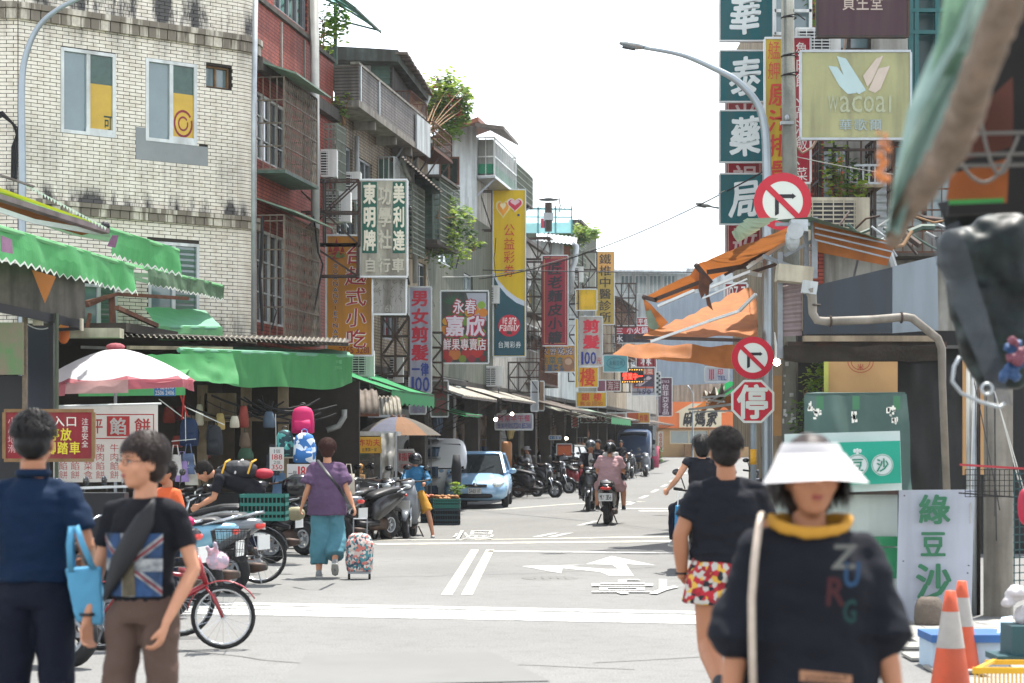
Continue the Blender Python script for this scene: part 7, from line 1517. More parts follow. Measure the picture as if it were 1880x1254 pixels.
for i,(px,rho,yaw,pr,lab) in enumerate(((985,62,-28,s_black,'black scooter parked side on right of the blue car'),(955,60,-35,s_black,'dark scooter touching the mirror of the blue car'),(1012,58,-25,s_case,'black scooter with top case beside the black car'),(968,57,-150,s_grey,'grey scooter behind the side on black one'),(1060,57,-60,s_red,'red scooter between the black car and the oncoming rider'),(1072,54,-70,s_black,'black scooter behind the oncoming rider'),(1130,47,-95,s_black,'black scooter behind the pink rider near the far truck'),(1146,44,-100,s_case,'dark scooter left of the standing man'),(1160,42,-95,s_black,'scooter just behind the standing man'),(1185,41,-90,s_grey,'grey scooter in front of the blue truck'))): place(pr,px,rho,yaw,lab)
place(s_grey,1398,90,80,'grey scooter parked behind the sign pole','scooters on the right'); place(s_black,1420,84,85,'black scooter parked right of the sign pole','scooters on the right'); place(s_red,1408,70,85,'red scooter behind the right hand sign pole','scooters on the right')
rs_ = scooter('paint_black',plate='MKY-2156'); rs_.name = 'ridden_scooter'; put_at(rs_,1117,93,84,'black scooter with a white licence plate carrying the pink shirt rider','scooters being ridden')
os2 = place(s_black,1084,78,-97,'black scooter coming towards us with two people','scooters being ridden')
# things on the cycles
tcr = crate(O(486,163)+V((0,-.05,.72)),.5,.3,.36,'crate_green','teal plastic crate strapped on the black bicycle'); tcr['group'] = 'crates on cycles'
pc = thing('pink_cloth','magenta cloth cover on the handlebar of the red bicycle','cloth',O(345,238)+V((0,0,1.0))); f_ = MB(); f_.ell(P(345,958,240),(.06,.07,.04)); link('cover',organic(f_,M('magenta'),.012,1,.012,(20,20,20)),pc)
pb2 = thing('pink_bag_bundle','pink printed bag tied like a bunny in the bicycle basket','bag',P(398,1040,240)); f_ = MB(); f_.ell(P(400,1030,240),(.09,.08,.07)); f_.tube([P(392,1022,240),P(380,1004,242)],[.03,.012],8); f_.tube([P(398,1020,240),P(394,996,242)],[.03,.012],8); checker('bunny_print','c8a0ac','a89aa8',30); link('cloth',organic(f_,M('bunny_print'),.01,1,.01,(25,25,25)),pb2)
hm = thing('sun_shade_cover','black square bag frame behind the blue tote bag','bag',P(185,960,215)); rbox(MB(),128,905,228,990,216,.2).build('body',mat('black_nylon','1a1b20',.6,0,.2),hm); f_ = MB(); f_.beam(P(120,897,217),P(234,893,217),.03,.02); f_.build('rim',M('white_frame'),hm)
# ---- blue car, black car, white van, blue truck ----
def car(label,paint,L_=4.2,W_=1.7,H_=1.44,hood=.95,plate=None,cat='car',name='parked_car',van=False):
    t = thing(name,label,cat,local=True); hw = W_/2; k = W_/1.7
    # side outline stations from nose to tail: x, bottom z, shoulder z, half width
    nose = L_/2
    secs = [(nose,.34,.5,.52),(nose-.04,.26,.6,.68),(nose-.16,.22,.7,.78),(nose-.45,.2,.82,.83),(nose-hood,.2,.94,.85),(0,.2,.96,.85),(-nose+.7,.2,.98,.84),(-nose+.15,.24,.96,.78),(-nose,.34,.86,.68)]
    mb = MB(); n_ = 18; kk = 0
    for x,zb,zt,w_ in secs:
        w_ *= k; zc,hh = (zb+zt)/2,(zt-zb)/2
        for j in range(n_):
            a = 2*math.pi*j/n_; c,d = math.cos(a),math.sin(a); mb.v.append((x,w_*abs(c)**(2/4.2)*(1 if c >= 0 else -1)*(1-.06*max(0,d)),zc+hh*abs(d)**(2/4.2)*(1 if d >= 0 else -1)))
    for i in range(len(secs)-1):
        for j in range(n_): mb.f.append((i*n_+j,i*n_+(j+1)%n_,(i+1)*n_+(j+1)%n_,(i+1)*n_+j)); mb.m.append(0)
    mb.f.append(tuple(reversed(range(n_)))); mb.f.append(tuple((len(secs)-1)*n_+j for j in range(n_))); mb.m += [0,0]
    mb.build('body',M(paint),t,smooth=True,local=True)
    x0 = nose-hood+.12; x1 = x0-.78; xr = -nose+.25; zr = H_
    wb_,wr_ = .74*k,.58*k
    g = MB(); g.hexa([(xr,-wb_,.93),(x0,-wb_*.98,.9),(x0,wb_*.98,.9),(xr,wb_,.93),(xr+.35,-wr_,zr-.04),(x1,-wr_,zr-.04),(x1,wr_,zr-.04),(xr+.35,wr_,zr-.04)]); g.build('window_glass',mat('car_glass','20282c',.12,0,.3,.8,spec=.5),t,local=True)
    r = MB(); loft([(x1+.03,zr-.03,wr_*.98,.015),(x1-.1,zr-.005,wr_*1.02,.03),(-.3,zr,wr_*1.03,.035),(xr+.4,zr-.02,wr_*1.0,.03),(xr+.3,zr-.05,wr_*.95,.015)],p=4,mb=r); r.build('roof',M(paint),t,smooth=True,local=True)
    r = MB()
    for s in (-1,1):
        r.beam((x0+.02,s*wb_*1.0,.9),(x1,s*wr_*1.02,zr-.03),.06,.07); r.beam((xr-.02,s*wb_,.93),(xr+.35,s*wr_*1.02,zr-.04),.1,.08); r.beam((-.35,s*(wb_+.005),.93),(-.35,s*wr_*1.03,zr-.03),.07,.03); r.beam((x1,s*wr_*1.03,zr-.025),(xr+.35,s*wr_*1.03,zr-.03),.05,.05); r.beam((x0,s*wb_*1.01,.92),(xr,s*wb_*1.01,.94),.04,.03)
    r.build('pillar',M(paint),t,local=True)
    for s in (-1,1):
        h = MB(); h.ell((nose-.26,s*.58*k,.66),(.26,.17*k,.1),14,10,Matrix.Rotation(-s*.35,3,'Z')@Matrix.Rotation(.35,3,'Y')); h.build('headlight',M('head_glass'),t,smooth=True,local=True)
        h = MB(); h.ell((x0-.1,s*(hw+.09),.97),(.06,.1,.07),12,8); h.beam((x0-.1,s*(hw-.1),.92),(x0-.1,s*(hw+.05),.95),.03); h.build('mirror',M(paint),t,smooth=True,local=True)
        h = MB(); h.ell((-nose+.08,s*.62*k,.8),(.08,.1,.12),10,8); h.build('tail_light',M('red_light'),t,smooth=True,local=True)
        h = MB(); h.beam((x0-.9,s*(hw+.008),.72),(x0-.75,s*(hw+.008),.72),.03,.02); h.build('door_handle',M(paint),t,local=True)
    for x in (nose-.82,-nose+.78):
        for s in (-1,1): wheel(t,x,.3,.16,'alu',s*(hw-.1),8)
    b = MB(); b.box((nose-.03,0,.6),(.06,.62*k,.07)); [b.box((nose-.0,0,.6+z),(.04,.6*k,.008)) for z in (-.02,.02)]; b.build('grille',M('black_gloss'),t,local=True)
    b = MB(); loft([(nose-.12,.34,.52*k,.07),(nose+.01,.34,.45*k,.06)],p=4,mb=b); b.build('air_intake',M('black'),t,smooth=True,local=True)
    b = MB(); b.ell((nose+.0,0,.63),(.02,.06,.05),12,8); b.build('emblem',M('chrome'),t,local=True)
    b = MB(); b.box((nose+.035,0,.47),(.012,.34,.15)); o = b.build('licence_plate',M('plate_white'),t,local=True)
    if plate: f = MB(); row(f,plate,0,0,1,1,lambda x,y: V((nose+.043,-.15+.3*x,.42+.1*y)),.02); f.build('plate_lettering',M('black'),o,local=True)
    b = MB()
    for s in (-1,1): b.beam((x0+.03,s*.1-.1,.93),(x0-.28,s*.3+.15,1.1),.015)
    b.build('wiper',M('black'),t,local=True)
    return t
car_b = car('pale blue hatchback parked facing us with a white licence plate','paint_carblue' if 'paint_carblue' in MATS else mat('paint_carblue','8ab0d0',.22,.1,.06,2,spec=.8).name,plate='5A65-U7'); o = O(877,71.5); car_b.location = (o.x,o.y+2.1,o.z); car_b.rotation_euler = (0,0,math.radians(-92))
car_k = car('black car parked behind the row of scooters','paint_black',L_=4.4,H_=1.5); o = O(1034,50); car_k.location = (o.x,o.y+2,o.z); car_k.rotation_euler = (0,0,math.radians(-104))
van = thing('white_van','white van parked behind the vegetable crates','van',local=True)
m = MB(); loft([(1.65,.75,.5,.35),(1.6,.85,.72,.55),(1.3,.95,.78,.68),(.9,1.05,.78,.78),(-1.6,1.05,.78,.8),(-1.7,1.0,.72,.7)],p=6,mb=m); m.build('body',mat('paint_van','dcdcda',.3,0,.06,2,spec=.6),van,smooth=True,local=True)
m = MB(); m.hexa([(1.62,-.66,1.02),(1.67,-.66,1.02),(1.67,.66,1.02),(1.62,.66,1.02),(1.05,-.6,1.68),(1.2,-.6,1.68),(1.2,.6,1.68),(1.05,.6,1.68)]); m.build('windscreen',M('car_glass'),van,local=True)
for s in (-1,1): m = MB(); m.hexa([(.2,s*.785,1.05),(1.25,s*.785,1.05),(1.25,s*.795,1.05),(.2,s*.795,1.05),(.2,s*.76,1.6),(.95,s*.76,1.6),(.95,s*.77,1.6),(.2,s*.77,1.6)]); m.build('side_window',M('car_glass'),van,local=True); m = MB(); m.ell((1.35,s*.9,1.1),(.05,.08,.12)); m.build('mirror',M('black'),van,smooth=True,local=True); [wheel(van,x,.28,.15,'alu',s*.7,6) for x in (1.0,-1.1)]; m = MB(); m.ell((1.62,s*.55,.75),(.08,.12,.09)); m.build('headlight',M('head_glass'),van,smooth=True,local=True)
o = O(792,71); van.location = (o.x,o.y+2.2,o.z); van.rotation_euler = (0,0,math.radians(-84))
trk = thing('blue_truck','small blue truck with a dark covered bed near the end of the street','truck',local=True)
m = MB(); loft([(2.0,.85,.72,.35),(1.95,.95,.8,.5),(1.7,1.15,.82,.72),(1.2,1.25,.82,.78),(.8,1.25,.82,.78)],p=6,mb=m); m.build('cab',mat('paint_truck','143252',.3,0,.1,2),trk,smooth=True,local=True)
m = MB(); m.hexa([(1.97,-.68,1.15),(2.0,-.68,1.15),(2.0,.68,1.15),(1.97,.68,1.15),(1.6,-.64,1.82),(1.75,-.64,1.82),(1.75,.64,1.82),(1.6,.64,1.82)]); m.build('windscreen',M('car_glass'),trk,local=True)
m = MB(); m.box((-.7,0,1.45),(2.8,1.7,1.5)); m.build('covered_bed',mat('canvas_dark','1f2a30',.8,0,.2),trk,local=True); m = MB(); m.box((1.98,0,.6),(.1,1.5,.16)); m.build('bumper',M('black'),trk,local=True)
for s in (-1,1): [wheel(trk,x,.3,.16,'steel_grey',s*.7,6) for x in (1.4,-1.2)]; m = MB(); m.ell((1.98,s*.55,.85),(.04,.12,.08)); m.build('headlight',M('head_glass'),trk,smooth=True,local=True); m = MB(); m.box((1.7,s*.98,1.4),(.04,.12,.22)); m.build('mirror',M('black'),trk,local=True)
o = O(1172,38); trk.location = (o.x,o.y+1.5,o.z); trk.rotation_euler = (0,0,math.radians(-98))
pkx = thing('pink_bin','pink wrapped bin and dark plant beside the blue truck','bin',O(1199,36)); q_ = O(1199,36); MB().tube([q_,q_+V((0,0,1.1))],.3,12).build('bin',mat('bin_pink','9a2f50',.7,0,.2),pkx,smooth=True)
shrub('kerb_plant','dark potted plant at the foot of the orange shop','plant',P(1208,828,35),(.45,.4,.5),300,.18,None,81)
# ---------------- people ----------------
SK = {'a': mat('skin','c08a6c',.55,0,.12,6,spec=.3),'b': mat('skin_tan','a87456',.55,0,.12,6,spec=.3)}
mat('hair_black','110f10',.55,0,.4,60,spec=.3); mat('hair_brown','281a15',.55,0,.4,60,spec=.3); mat('hair_red','3a1d16',.7,0,.3,30,spec=.2); mat('hair_grey','1a1716',.75,0,.5,40,col2='2c2927',spec=.15)
mat('lips','9a5048',.5); mat('eye_white','c8c4be',.3); mat('shoe_grey','8a8c8e',.7); mat('shoe_dark','2a2c30',.7); mat('sole','b0b0aa',.7)
def rotz(a): return Matrix.Rotation(a,3,'Z')
def limb(mb,pts,rr,n=12,side=None):
    """tapered rounded limb"""
    pts = [V(p) for p in pts]; mb.tube(pts,rr,n,side=side)
    for p,r in ((pts[0],rr[0]),(pts[-1],rr[-1])):
        r = r if not isinstance(r,tuple) else min(r); mb.ell(p,r*.98,n,8)
def hand(mb,wr,d,palm_n,s=1,curl=.5,mirror=1,sc=1.0):
    """palm and five curled fingers; d: direction of the hand, palm_n: direction the palm faces"""
    d = V(d).normalized(); n_ = (V(palm_n)-d*d.dot(V(palm_n))).normalized(); side = d.cross(n_)*mirror
    palm = wr+d*.045*sc; mb.tube([wr-d*.01,wr+d*.03*sc,wr+d*.085*sc],[(.024*sc,.018*sc),(.036*sc,.016*sc),(.04*sc,.013*sc)],12,side=side)
    for i,(off,ln) in enumerate(((-.03,.062),(-.010,.075),(.011,.07),(.031,.055))):
        p = wr+d*.08*sc+side*off*sc; r = .0085*sc; dd = d.copy(); pts = [p]; 
        for k in range(3):
            a = curl*(.55+.35*k)*1.0; dd = (d*math.cos(a*(k+1)*.75)+n_*math.sin(a*(k+1)*.75)).normalized(); pts.append(pts[-1]+dd*ln*sc/2.6)
        mb.tube(pts,[r,r,r*.92,r*.8],8); mb.ell(pts[-1],r*.8,8,6)
    t0 = wr+d*.03*sc-side*.03*sc; t1 = t0+(d*.8-side*.4+n_*.35).normalized()*.035*sc; t2 = t1+(d*.9-side*.15+n_*.4*curl*2).normalized()*.03*sc
    mb.tube([t0+side*.012,t1,t2],[.013*sc,.011*sc,.008*sc],8); mb.ell(t2,.008*sc,8,6)
def head(mb,c,R,s=1):
    e = lambda p,r: mb.ell(c+R@(V(p)*s),tuple(x*s for x in r) if isinstance(r,tuple) else r*s,20,14,R)
    e((0,-.012,.035),(.074,.092,.083)); e((0,.02,-.02),(.064,.072,.085)); e((0,.035,-.075),(.042,.045,.035)); e((0,.055,-.09),(.026,.022,.018))
    e((-.036,.05,-.02),(.03,.03,.034)); e((.036,.05,-.02),(.03,.03,.034)); e((0,.068,.032),(.056,.02,.016)); e((0,.06,-.055),(.03,.028,.03))
    mb.tube([c+R@(V((0,.082,.022))*s),c+R@(V((0,.093,.0))*s),c+R@(V((0,.106,-.022))*s)],[(.008*s,.01*s),(.010*s,.012*s),(.014*s,.011*s)],10,side=R@V((1,0,0))); e((-.011,.094,-.027),(.009,.01,.008)); e((.011,.094,-.027),(.009,.01,.008)); e((0,.102,-.025),(.011,.010,.009))
    e((0,.086,-.05),(.02,.009,.006)); e((0,.085,-.06),(.017,.009,.006))
    for sx in (-1,1): e((sx*.075,-.005,-.01),(.01,.02,.03))
def face_parts(c,R,s,root,brow='hair_black'):
    e = lambda nm,p,r,m_: MB().ell(c+R@(V(p)*s),tuple(x*s for x in r),12,8,R).build(nm,M(m_),root,smooth=True)
    for sx in (-1,1):
        e('eye',(sx*.03,.0775,.008),(.014,.009,.0065),'eye_white'); e('iris',(sx*.03,.0845,.008),(.0058,.003,.0058),'black')
        m_ = MB(); m_.tube([c+R@(V((sx*.014,.088,.026))*s),c+R@(V((sx*.032,.085,.031))*s),c+R@(V((sx*.05,.070,.026))*s)],[.0022*s,.003*s,.0015*s],6); m_.build('eyebrow',M(brow),root)
        m_ = MB(); m_.tube([c+R@(V((sx*.016,.083,.012))*s),c+R@(V((sx*.03,.0885,.0155))*s),c+R@(V((sx*.045,.077,.011))*s)],.0018*s,6); m_.build('eyelid',M(brow),root)
    m_ = MB(); m_.ell(c+R@(V((0,.0905,-.0505))*s),tuple(x*s for x in (.0195,.006,.0045)),12,8,R); m_.ell(c+R@(V((0,.089,-.058))*s),tuple(x*s for x in (.016,.006,.005)),12,8,R); m_.build('lips',M('lips'),root,smooth=True)
def hair(c,R,s,root,mt='hair_black',length=.05,top=1.0,seed=1,n=900,back=.0,bulk=.012,fringe=.0,w_=.006):
    base = MB(); base.ell(c+R@(V((0,-.02,.045))*s),tuple(x*s for x in (.081+bulk*.5,.094+bulk*.5,.082+bulk)),22,16,R); base.ell(c+R@(V((0,-.045,.0-back*.5))*s),tuple(x*s for x in (.074+bulk*.5,.064+bulk,.075+back*.6)),20,14,R)
    me = organic(base,M(mt),.008*s,2,.004,(30,30,30),'hair'); cap = link('hair',me,root)
    rd = random.Random(seed); st = MB()
    for i in range(n):
        a = rd.uniform(0,6.2832); z = rd.uniform(-.1,top)
        if math.sin(a) > .35 and z < .62-fringe: continue      # keep the face clear
        rr = math.sqrt(max(0,1-z*z)); p = V((rr*math.cos(a)*(.083+bulk*.6),rr*math.sin(a)*(.096+bulk*.6)-.02,z*(.082+bulk)+.045))
        nrm = V((p.x/.08,(p.y+.02)/.09,(p.z-.04)/.08)).normalized(); dn = V((rd.gauss(0,.25),rd.gauss(0,.25),-1)); tg = (dn-nrm*dn.dot(nrm)).normalized(); ln = length*rd.uniform(.5,1.3)
        q1 = p+nrm*.006+tg*ln*.5; q2 = q1+(tg+V((0,0,-.5))+nrm*.0).normalized()*ln*.5; sd_ = tg.cross(nrm)*w_*.5
        pts = [c+R@(x*s) for x in (p-sd_,p+sd_,q1+sd_+nrm*.004,q1-sd_+nrm*.004,q2)]; st.q(pts[0],pts[1],pts[2],pts[3]); st.q(pts[3],pts[2],pts[4])
    st.build('hair_strand',M(mt),cap,kind='stuff'); return cap
def person(label,loc,yaw,H=1.65,pose=None,top=None,bottom=None,skin='a',hairopt=None,voxel=.012,group=None,face=False,headrot=(0,0),build=1.0,shoes='shoe_grey',hands=True,female=False,sleeves='short',skirt=None):
    """pose: joint positions in body space (x right, y forward, z up) for a body 1.65 m tall"""
    s = H/1.65; root = thing('person',label,'person',loc,0,group); b = V(loc); RZ = rotz(yaw)
    J = dict(pel=(0,0,.9),wai=(0,0,1.04),che=(0,.0,1.24),nek=(0,-.01,1.4),hed=(0,.015,1.535),lsh=(-.155,-.01,1.318),rsh=(.155,-.01,1.318),lel=(-.21,-.03,1.08),rel=(.21,-.03,1.08),lwr=(-.22,.04,.85),rwr=(.22,.04,.85),
             lhi=(-.085,0,.87),rhi=(.085,0,.87),lkn=(-.095,.02,.47),rkn=(.095,.02,.47),lan=(-.1,-.01,.08),ran=(.1,-.01,.08),lhd=None,rhd=None)
    if pose: J.update(pose)
    T = lambda p: b+RZ@(V(p)*s); j = {k: (T(v) if isinstance(v,tuple) else None) for k,v in J.items()}; g = build*s; SD = RZ@V((1,0,0)); F = RZ@V((0,1,0))
    fw = .92 if female else 1.0
    hR = RZ@Matrix.Rotation(headrot[0],3,'Z')@Matrix.Rotation(headrot[1],3,'X')
    body = MB(); head(body,j['hed'],hR,s*1.0)
    body.tube([j['nek']-V((0,0,.03*s)),j['nek'].lerp(j['hed'],.45)-hR@V((0,.015*s,0))],[.056*s*fw,.052*s*fw],14); 
    body.tube([j['pel'],j['wai'],j['che'],j['nek']-V((0,0,.04*s))],[(.15*g,.1*g),(.125*g,.085*g),(.15*g,.1*g),(.06*g,.05*g)],16,side=SD)
    for a in 'lr':
        limb(body,[j[a+'sh'],j[a+'sh'].lerp(j[a+'el'],.5),j[a+'el']],[.048*g*fw,.043*g*fw,.036*g*fw]); mid = j[a+'el'].lerp(j[a+'wr'],.35)
        limb(body,[j[a+'el'],mid,j[a+'wr']],[.036*g*fw,.038*g*fw,.024*g*fw]); d = (j[a+'wr']-j[a+'el']).normalized()
        if hands:
            hd = j[a+'hd']-j[a+'wr'] if j[a+'hd'] is not None else d; hand(body,j[a+'wr'],hd,SD*(1 if a == 'l' else -1)+F*.3-V((0,0,.2)),1,.55,1 if a == 'l' else -1,s*.97)
        else: body.ell(j[a+'wr']+d*.05*s,(.035*s,.035*s,.045*s))
        limb(body,[j[a+'hi'],j[a+'hi'].lerp(j[a+'kn'],.5),j[a+'kn']],[.078*g,.068*g,.05*g]); mid = j[a+'kn'].lerp(j[a+'an'],.3); limb(body,[j[a+'kn'],mid,j[a+'an']],[.05*g,.052*g,.034*g])
        body.ell(j[a+'an']+F*.06*s-V((0,0,.045*s)),(.04*s,.1*s,.03*s),12,8,RZ)
    link('body',organic(body,SK[skin],voxel*.75,1),root)
    if hairopt is not None: hair(j['hed'],hR,s,root,**hairopt)
    if face: face_parts(j['hed'],hR,s,root)
    if top:
        m_ = MB(); o = top.get('o',.018); L_ = top.get('len',.0); u = (j['wai']-j['pel']).normalized() if (j['wai']-j['pel']).length > .01 else V((0,0,1))
        hem = j['pel']-u*L_*s; wd = top.get('w',1.0)
        m_.tube([hem,j['pel'].lerp(j['wai'],.3),j['wai'],j['che'],j['che'].lerp(j['nek'],.55),j['nek']-V((0,0,.015*s))],[((.16+o)*g*wd,(.11+o)*g*wd),((.155+o)*g*wd,(.108+o)*g*wd),((.138+o)*g*wd,(.098+o)*g*wd),((.16+o*.8)*g,(.112+o*.8)*g),((.135+o*.5)*g,(.09+o*.6)*g),((.062+o*.3)*g,(.056+o*.4)*g)],22,side=SD)
        fr_ = top.get('sl',.55); lo = top.get('loose',1.0)
        for a in 'lr':
            e_ = j[a+'sh'].lerp(j[a+'el'],min(fr_,1)/1.0); r0,r1 = (.047+o*.5)*g,(.046+o*.8)*g*lo; inner = j['che'].lerp(j['nek'],.68).lerp(j[a+'sh'],.25); m_.tube([inner,j[a+'sh'].lerp(inner,.45)+V((0,0,.004)),j[a+'sh'],e_],[.052*g,.054*g,r0,r1],14); m_.ell(j[a+'sh'],r0*.98)
            if fr_ > 1: w2 = j[a+'el'].lerp(j[a+'wr'],fr_-1); m_.tube([j[a+'el'],w2],[r1,r1*(.8 if lo <= 1 else 1.1)],14); m_.ell(j[a+'el'],r1*.98)
        mats = top['mat'] if isinstance(top['mat'],list) else [M(top['mat'])]
        me = organic(m_,mats,voxel,2,top.get('fold',.008)*1.25,(6,6,13),'shirt'); so_ = link(top.get('name','shirt'),me,root)
        if top.get('collar'): c_ = MB(); c_.torus(j['nek']+V((0,0,.005)),.058*s,.018*s,'Z',20,8); c_.build('collar',M(top['collar']),so_,smooth=True)
    if bottom:
        m_ = MB(); o = bottom.get('o',.014); ln = bottom.get('len',2.0); w_ = bottom.get('flare',1.0); topz = j['pel'].lerp(j['wai'],bottom.get('top',.55))
        m_.tube([topz,j['pel'].lerp(j['wai'],-.1),(j['lhi']+j['rhi'])/2-V((0,0,.03*s))],[((.128+o*.4)*g,(.088+o*.4)*g),((.158+o)*g,(.113+o)*g),((.15+o)*g,(.1+o)*g)],20,side=SD)
        for a in 'lr':
            if ln <= 1: e_ = j[a+'hi'].lerp(j[a+'kn'],ln); m_.tube([j[a+'hi'],e_],[(.084+o)*g,(.072+o*1.6)*g*w_],16); m_.ell(j[a+'hi'],(.083+o)*g)
            else: e_ = j[a+'kn'].lerp(j[a+'an'],ln-1); m_.tube([j[a+'hi'],j[a+'hi'].lerp(j[a+'kn'],.5),j[a+'kn'],j[a+'kn'].lerp(e_,.5),e_],[(.084+o)*g,(.074+o)*g*(w_*.3+.7),(.056+o)*g*w_,(.054+o)*g*w_,(.046+o)*g*w_],16); m_.ell(j[a+'hi'],(.083+o)*g); m_.ell(j[a+'kn'],(.056+o)*g*w_)
        link(bottom.get('name','trousers'),organic(m_,M(bottom['mat']),voxel,2,bottom.get('fold',.007),(7,7,9),'trousers'),root)
    for a in 'lr':
        if shoes:
            d = j[a+'hd'] and None; m_ = MB(); an = j[a+'an']; tilt = J.get(a+'ft',0); R = RZ@Matrix.Rotation(tilt,3,'X')
            m_.ell(an+R@V((0,.055*s,-.05*s)),(.045*s,.125*s,.034*s),14,8,R); m_.ell(an+R@V((0,-.02*s,-.03*s)),(.04*s,.05*s,.05*s),12,8,R); link('shoe',organic(m_,M(shoes),.01,1),root)
            m_ = MB(); q_ = [an+R@V((x*s,y*s,-.082*s)) for x,y in ((-.035,-.06),(.035,-.06),(.046,.06),(.035,.15),(0,.178),(-.035,.15),(-.046,.06))]; m_.prism(q_,R@V((0,0,.022*s))); m_.build('sole',M('sole'),root)
    root['_j'] = 0; root.pop('_j',None) if hasattr(root,'pop') else None
    return root,j,hR,s
def strap(pts,w_,t_,mt,root,name='strap',side=(1,0,0)): return MB().tube(pts,[(w_,t_)]*len(pts),8,side=side).build(name,M(mt) if isinstance(mt,str) else mt,root,smooth=True)
mat('cloth_navy','0b2038',.85,0,.15,1.6,bump=.55,spec=.15); mat('cloth_navy_dark','131826',.85,0,.15,1.6,bump=.55,spec=.15); mat('cloth_black','1b1d24',.85,0,.2,1.6,bump=.55,spec=.15); mat('cloth_brown','5c4a42',.85,0,.15,1.6,bump=.55,spec=.15); mat('cloth_purple','5a4660',.85,0,.12,1.6,bump=.55,spec=.15); mat('cloth_teal','4f7f8c',.85,0,.12,1.6,bump=.55,spec=.15)
mat('cloth_pink','b08f92',.85,0,.1,1.6,bump=.55,spec=.15); mat('cloth_blue','15638c',.6,0,.15,3); mat('cloth_mustard','b8862a',.8,0,.1); mat('cloth_orange','c8582a',.85,0,.12); mat('cloth_white','b8b6b2',.85,0,.08); mat('helmet_black','17191c',.2,0,.1,spec=.7); mat('helmet_grey','4a5054',.25,.1,.1,spec=.7)
# 1. man in navy, back to us, far left
r1,j1,h1_,s1_ = person('man in a navy shirt and dark trousers seen from behind, far left',O(62,416),0,1.72,dict(lel=(-.24,-.02,1.09),rel=(.235,-.05,1.1),rwr=(.2,.14,1.02),rhd=(.17,.24,1.0),lkn=(-.1,.06,.47),ran=(.11,.08,.1),lan=(-.1,-.14,.14)),dict(mat='cloth_navy',len=-.1,sl=.72,o=.024,collar='cloth_navy',fold=.012),dict(mat='cloth_navy_dark',o=.014,fold=.014,flare=1.1,top=1.05),'b',dict(mt='hair_black',length=.03,n=1500,bulk=.008),.011,build=.95)
# 2. woman with sling bag, facing us and looking to her right (image left)
m = mat('print_black','1a1b20',.85,0,.15,1.6,bump=.55,spec=.15)
pz = dict(lel=(-.235,-.02,1.08),rel=(.225,.0,1.08),lwr=(-.18,.12,.86),lhd=(-.16,.14,.77),rwr=(.25,.05,.86),rhd=(.25,.06,.78),rkn=(.1,.06,.47),lan=(-.1,-.08,.1))
r2,j2,h2_,s2_ = person('woman with short hair and glasses in a black printed shirt and brown trousers',O(264,430),math.pi-.35,1.625,pz,dict(mat='print_black',len=-.12,sl=.62,o=.014,fold=.008),dict(mat='cloth_brown',o=.012,fold=.012,flare=1.05,top=1.05),'a',dict(mt='hair_brown',length=.05,n=2600,bulk=.007,fringe=.3,back=.02),.010,face=True,headrot=(-.55,0),female=True,build=.9)
hd = j2['hed']
gl = MB()
for sx in (-1,1):
    pts = [hd+h2_@(V((sx*.031+.022*math.cos(a),.098-.004*abs(math.cos(a)),.006+.015*math.sin(a)))*s2_) for a in [i/16*6.2832 for i in range(17)]]; gl.tube(pts,.0014,5); gl.tube([hd+h2_@(V((sx*.053,.094,.01))*s2_),hd+h2_@(V((sx*.082,.0,.008))*s2_)],.0014,5)
gl.tube([hd+h2_@(V((-.009,.1,.01))*s2_),hd+h2_@(V((.009,.1,.01))*s2_)],.0014,5); tag(gl.build('glasses',M('black')),'thin dark framed glasses worn by the woman with short hair','glasses')
def on_body(fn_pts,mt,name,root,off=0):
    mb = MB(); 
    for q4 in fn_pts: mb.q(*q4)
    return mb.build(name,mt,root)
def flat_on(root,j,s,yaw,u0,u1,z0,z1,gridn=12,rad=(.176,.128),cz=1.24,out=.006,cx=0):
    """function giving a point on the chest ellipse for print coordinates"""
    Rz = rotz(yaw)
    def f(u,v):
        a = (u0+(u1-u0)*u)*-1+math.pi/2; z = z0+(z1-z0)*v; t = (z-1.04)/.2; a_,b_ = rad; k = 1+.04*min(1,max(-1,t))
        base = V((j['pel'].x,j['pel'].y,0)); return base+Rz@V(((a_+out)*k*s*math.cos(a)+cx,(b_+out)*k*s*math.sin(a),z*s))
    return f
# flag print on the shirt: blue ground, white and red diagonals and cross
f = flat_on(r2,j2,s2_,math.pi-.35,-.95,.95,.965,1.235,rad=(.152,.117),out=.014)
def patch_on(f,poly,mt,name,root,n=6):
    mb = MB(); (a,b_,c,d) = poly
    mb.grid(lambda u,v: f(*[a[i]*(1-u)*(1-v)+b_[i]*u*(1-v)+c[i]*u*v+d[i]*(1-u)*v for i in (0,1)]),n,n); return mb.build(name,mt,root,smooth=True)
def lay(f0,o): 
    def g(u,v):
        p = f0(u,v); c = V((j2['pel'].x,j2['pel'].y,p.z)); return p+(p-c).normalized()*o
    return g
pbk,pwh,prd = mat('print_blue','2c4f7c',.85,0,.3,11,col2='1b2028'),mat('print_white','b0b2b0',.85,0,.2,13,col2='4c525a'),mat('print_redp','8a2f3a',.85,0,.2,20,col2='4a2028')
patch_on(f,[(0,0),(1,0),(1,1),(0,1)],pbk,'flag_print',r2,12)
for poly in ([(0,.86),(0,1),(1,.14),(1,0)],[(0,0),(0,.14),(1,1),(1,.86)],[(.4,0),(.6,0),(.6,1),(.4,1)],[(0,.4),(1,.4),(1,.6),(0,.6)]): patch_on(lay(f,.002),poly,pwh,'flag_print',r2,10)
for poly in ([(0,.9),(0,.95),(1,.09),(1,.04)],[(0,.04),(0,.09),(1,.95),(1,.9)]): patch_on(lay(f,.004),poly,prd,'flag_print',r2,10)
patch_on(lay(f,.006),[(.38,.02),(.58,.0),(.56,.98),(.42,1)],mat('print_tower','5a5240',.85,0,.4,30),'flag_print',r2,6)
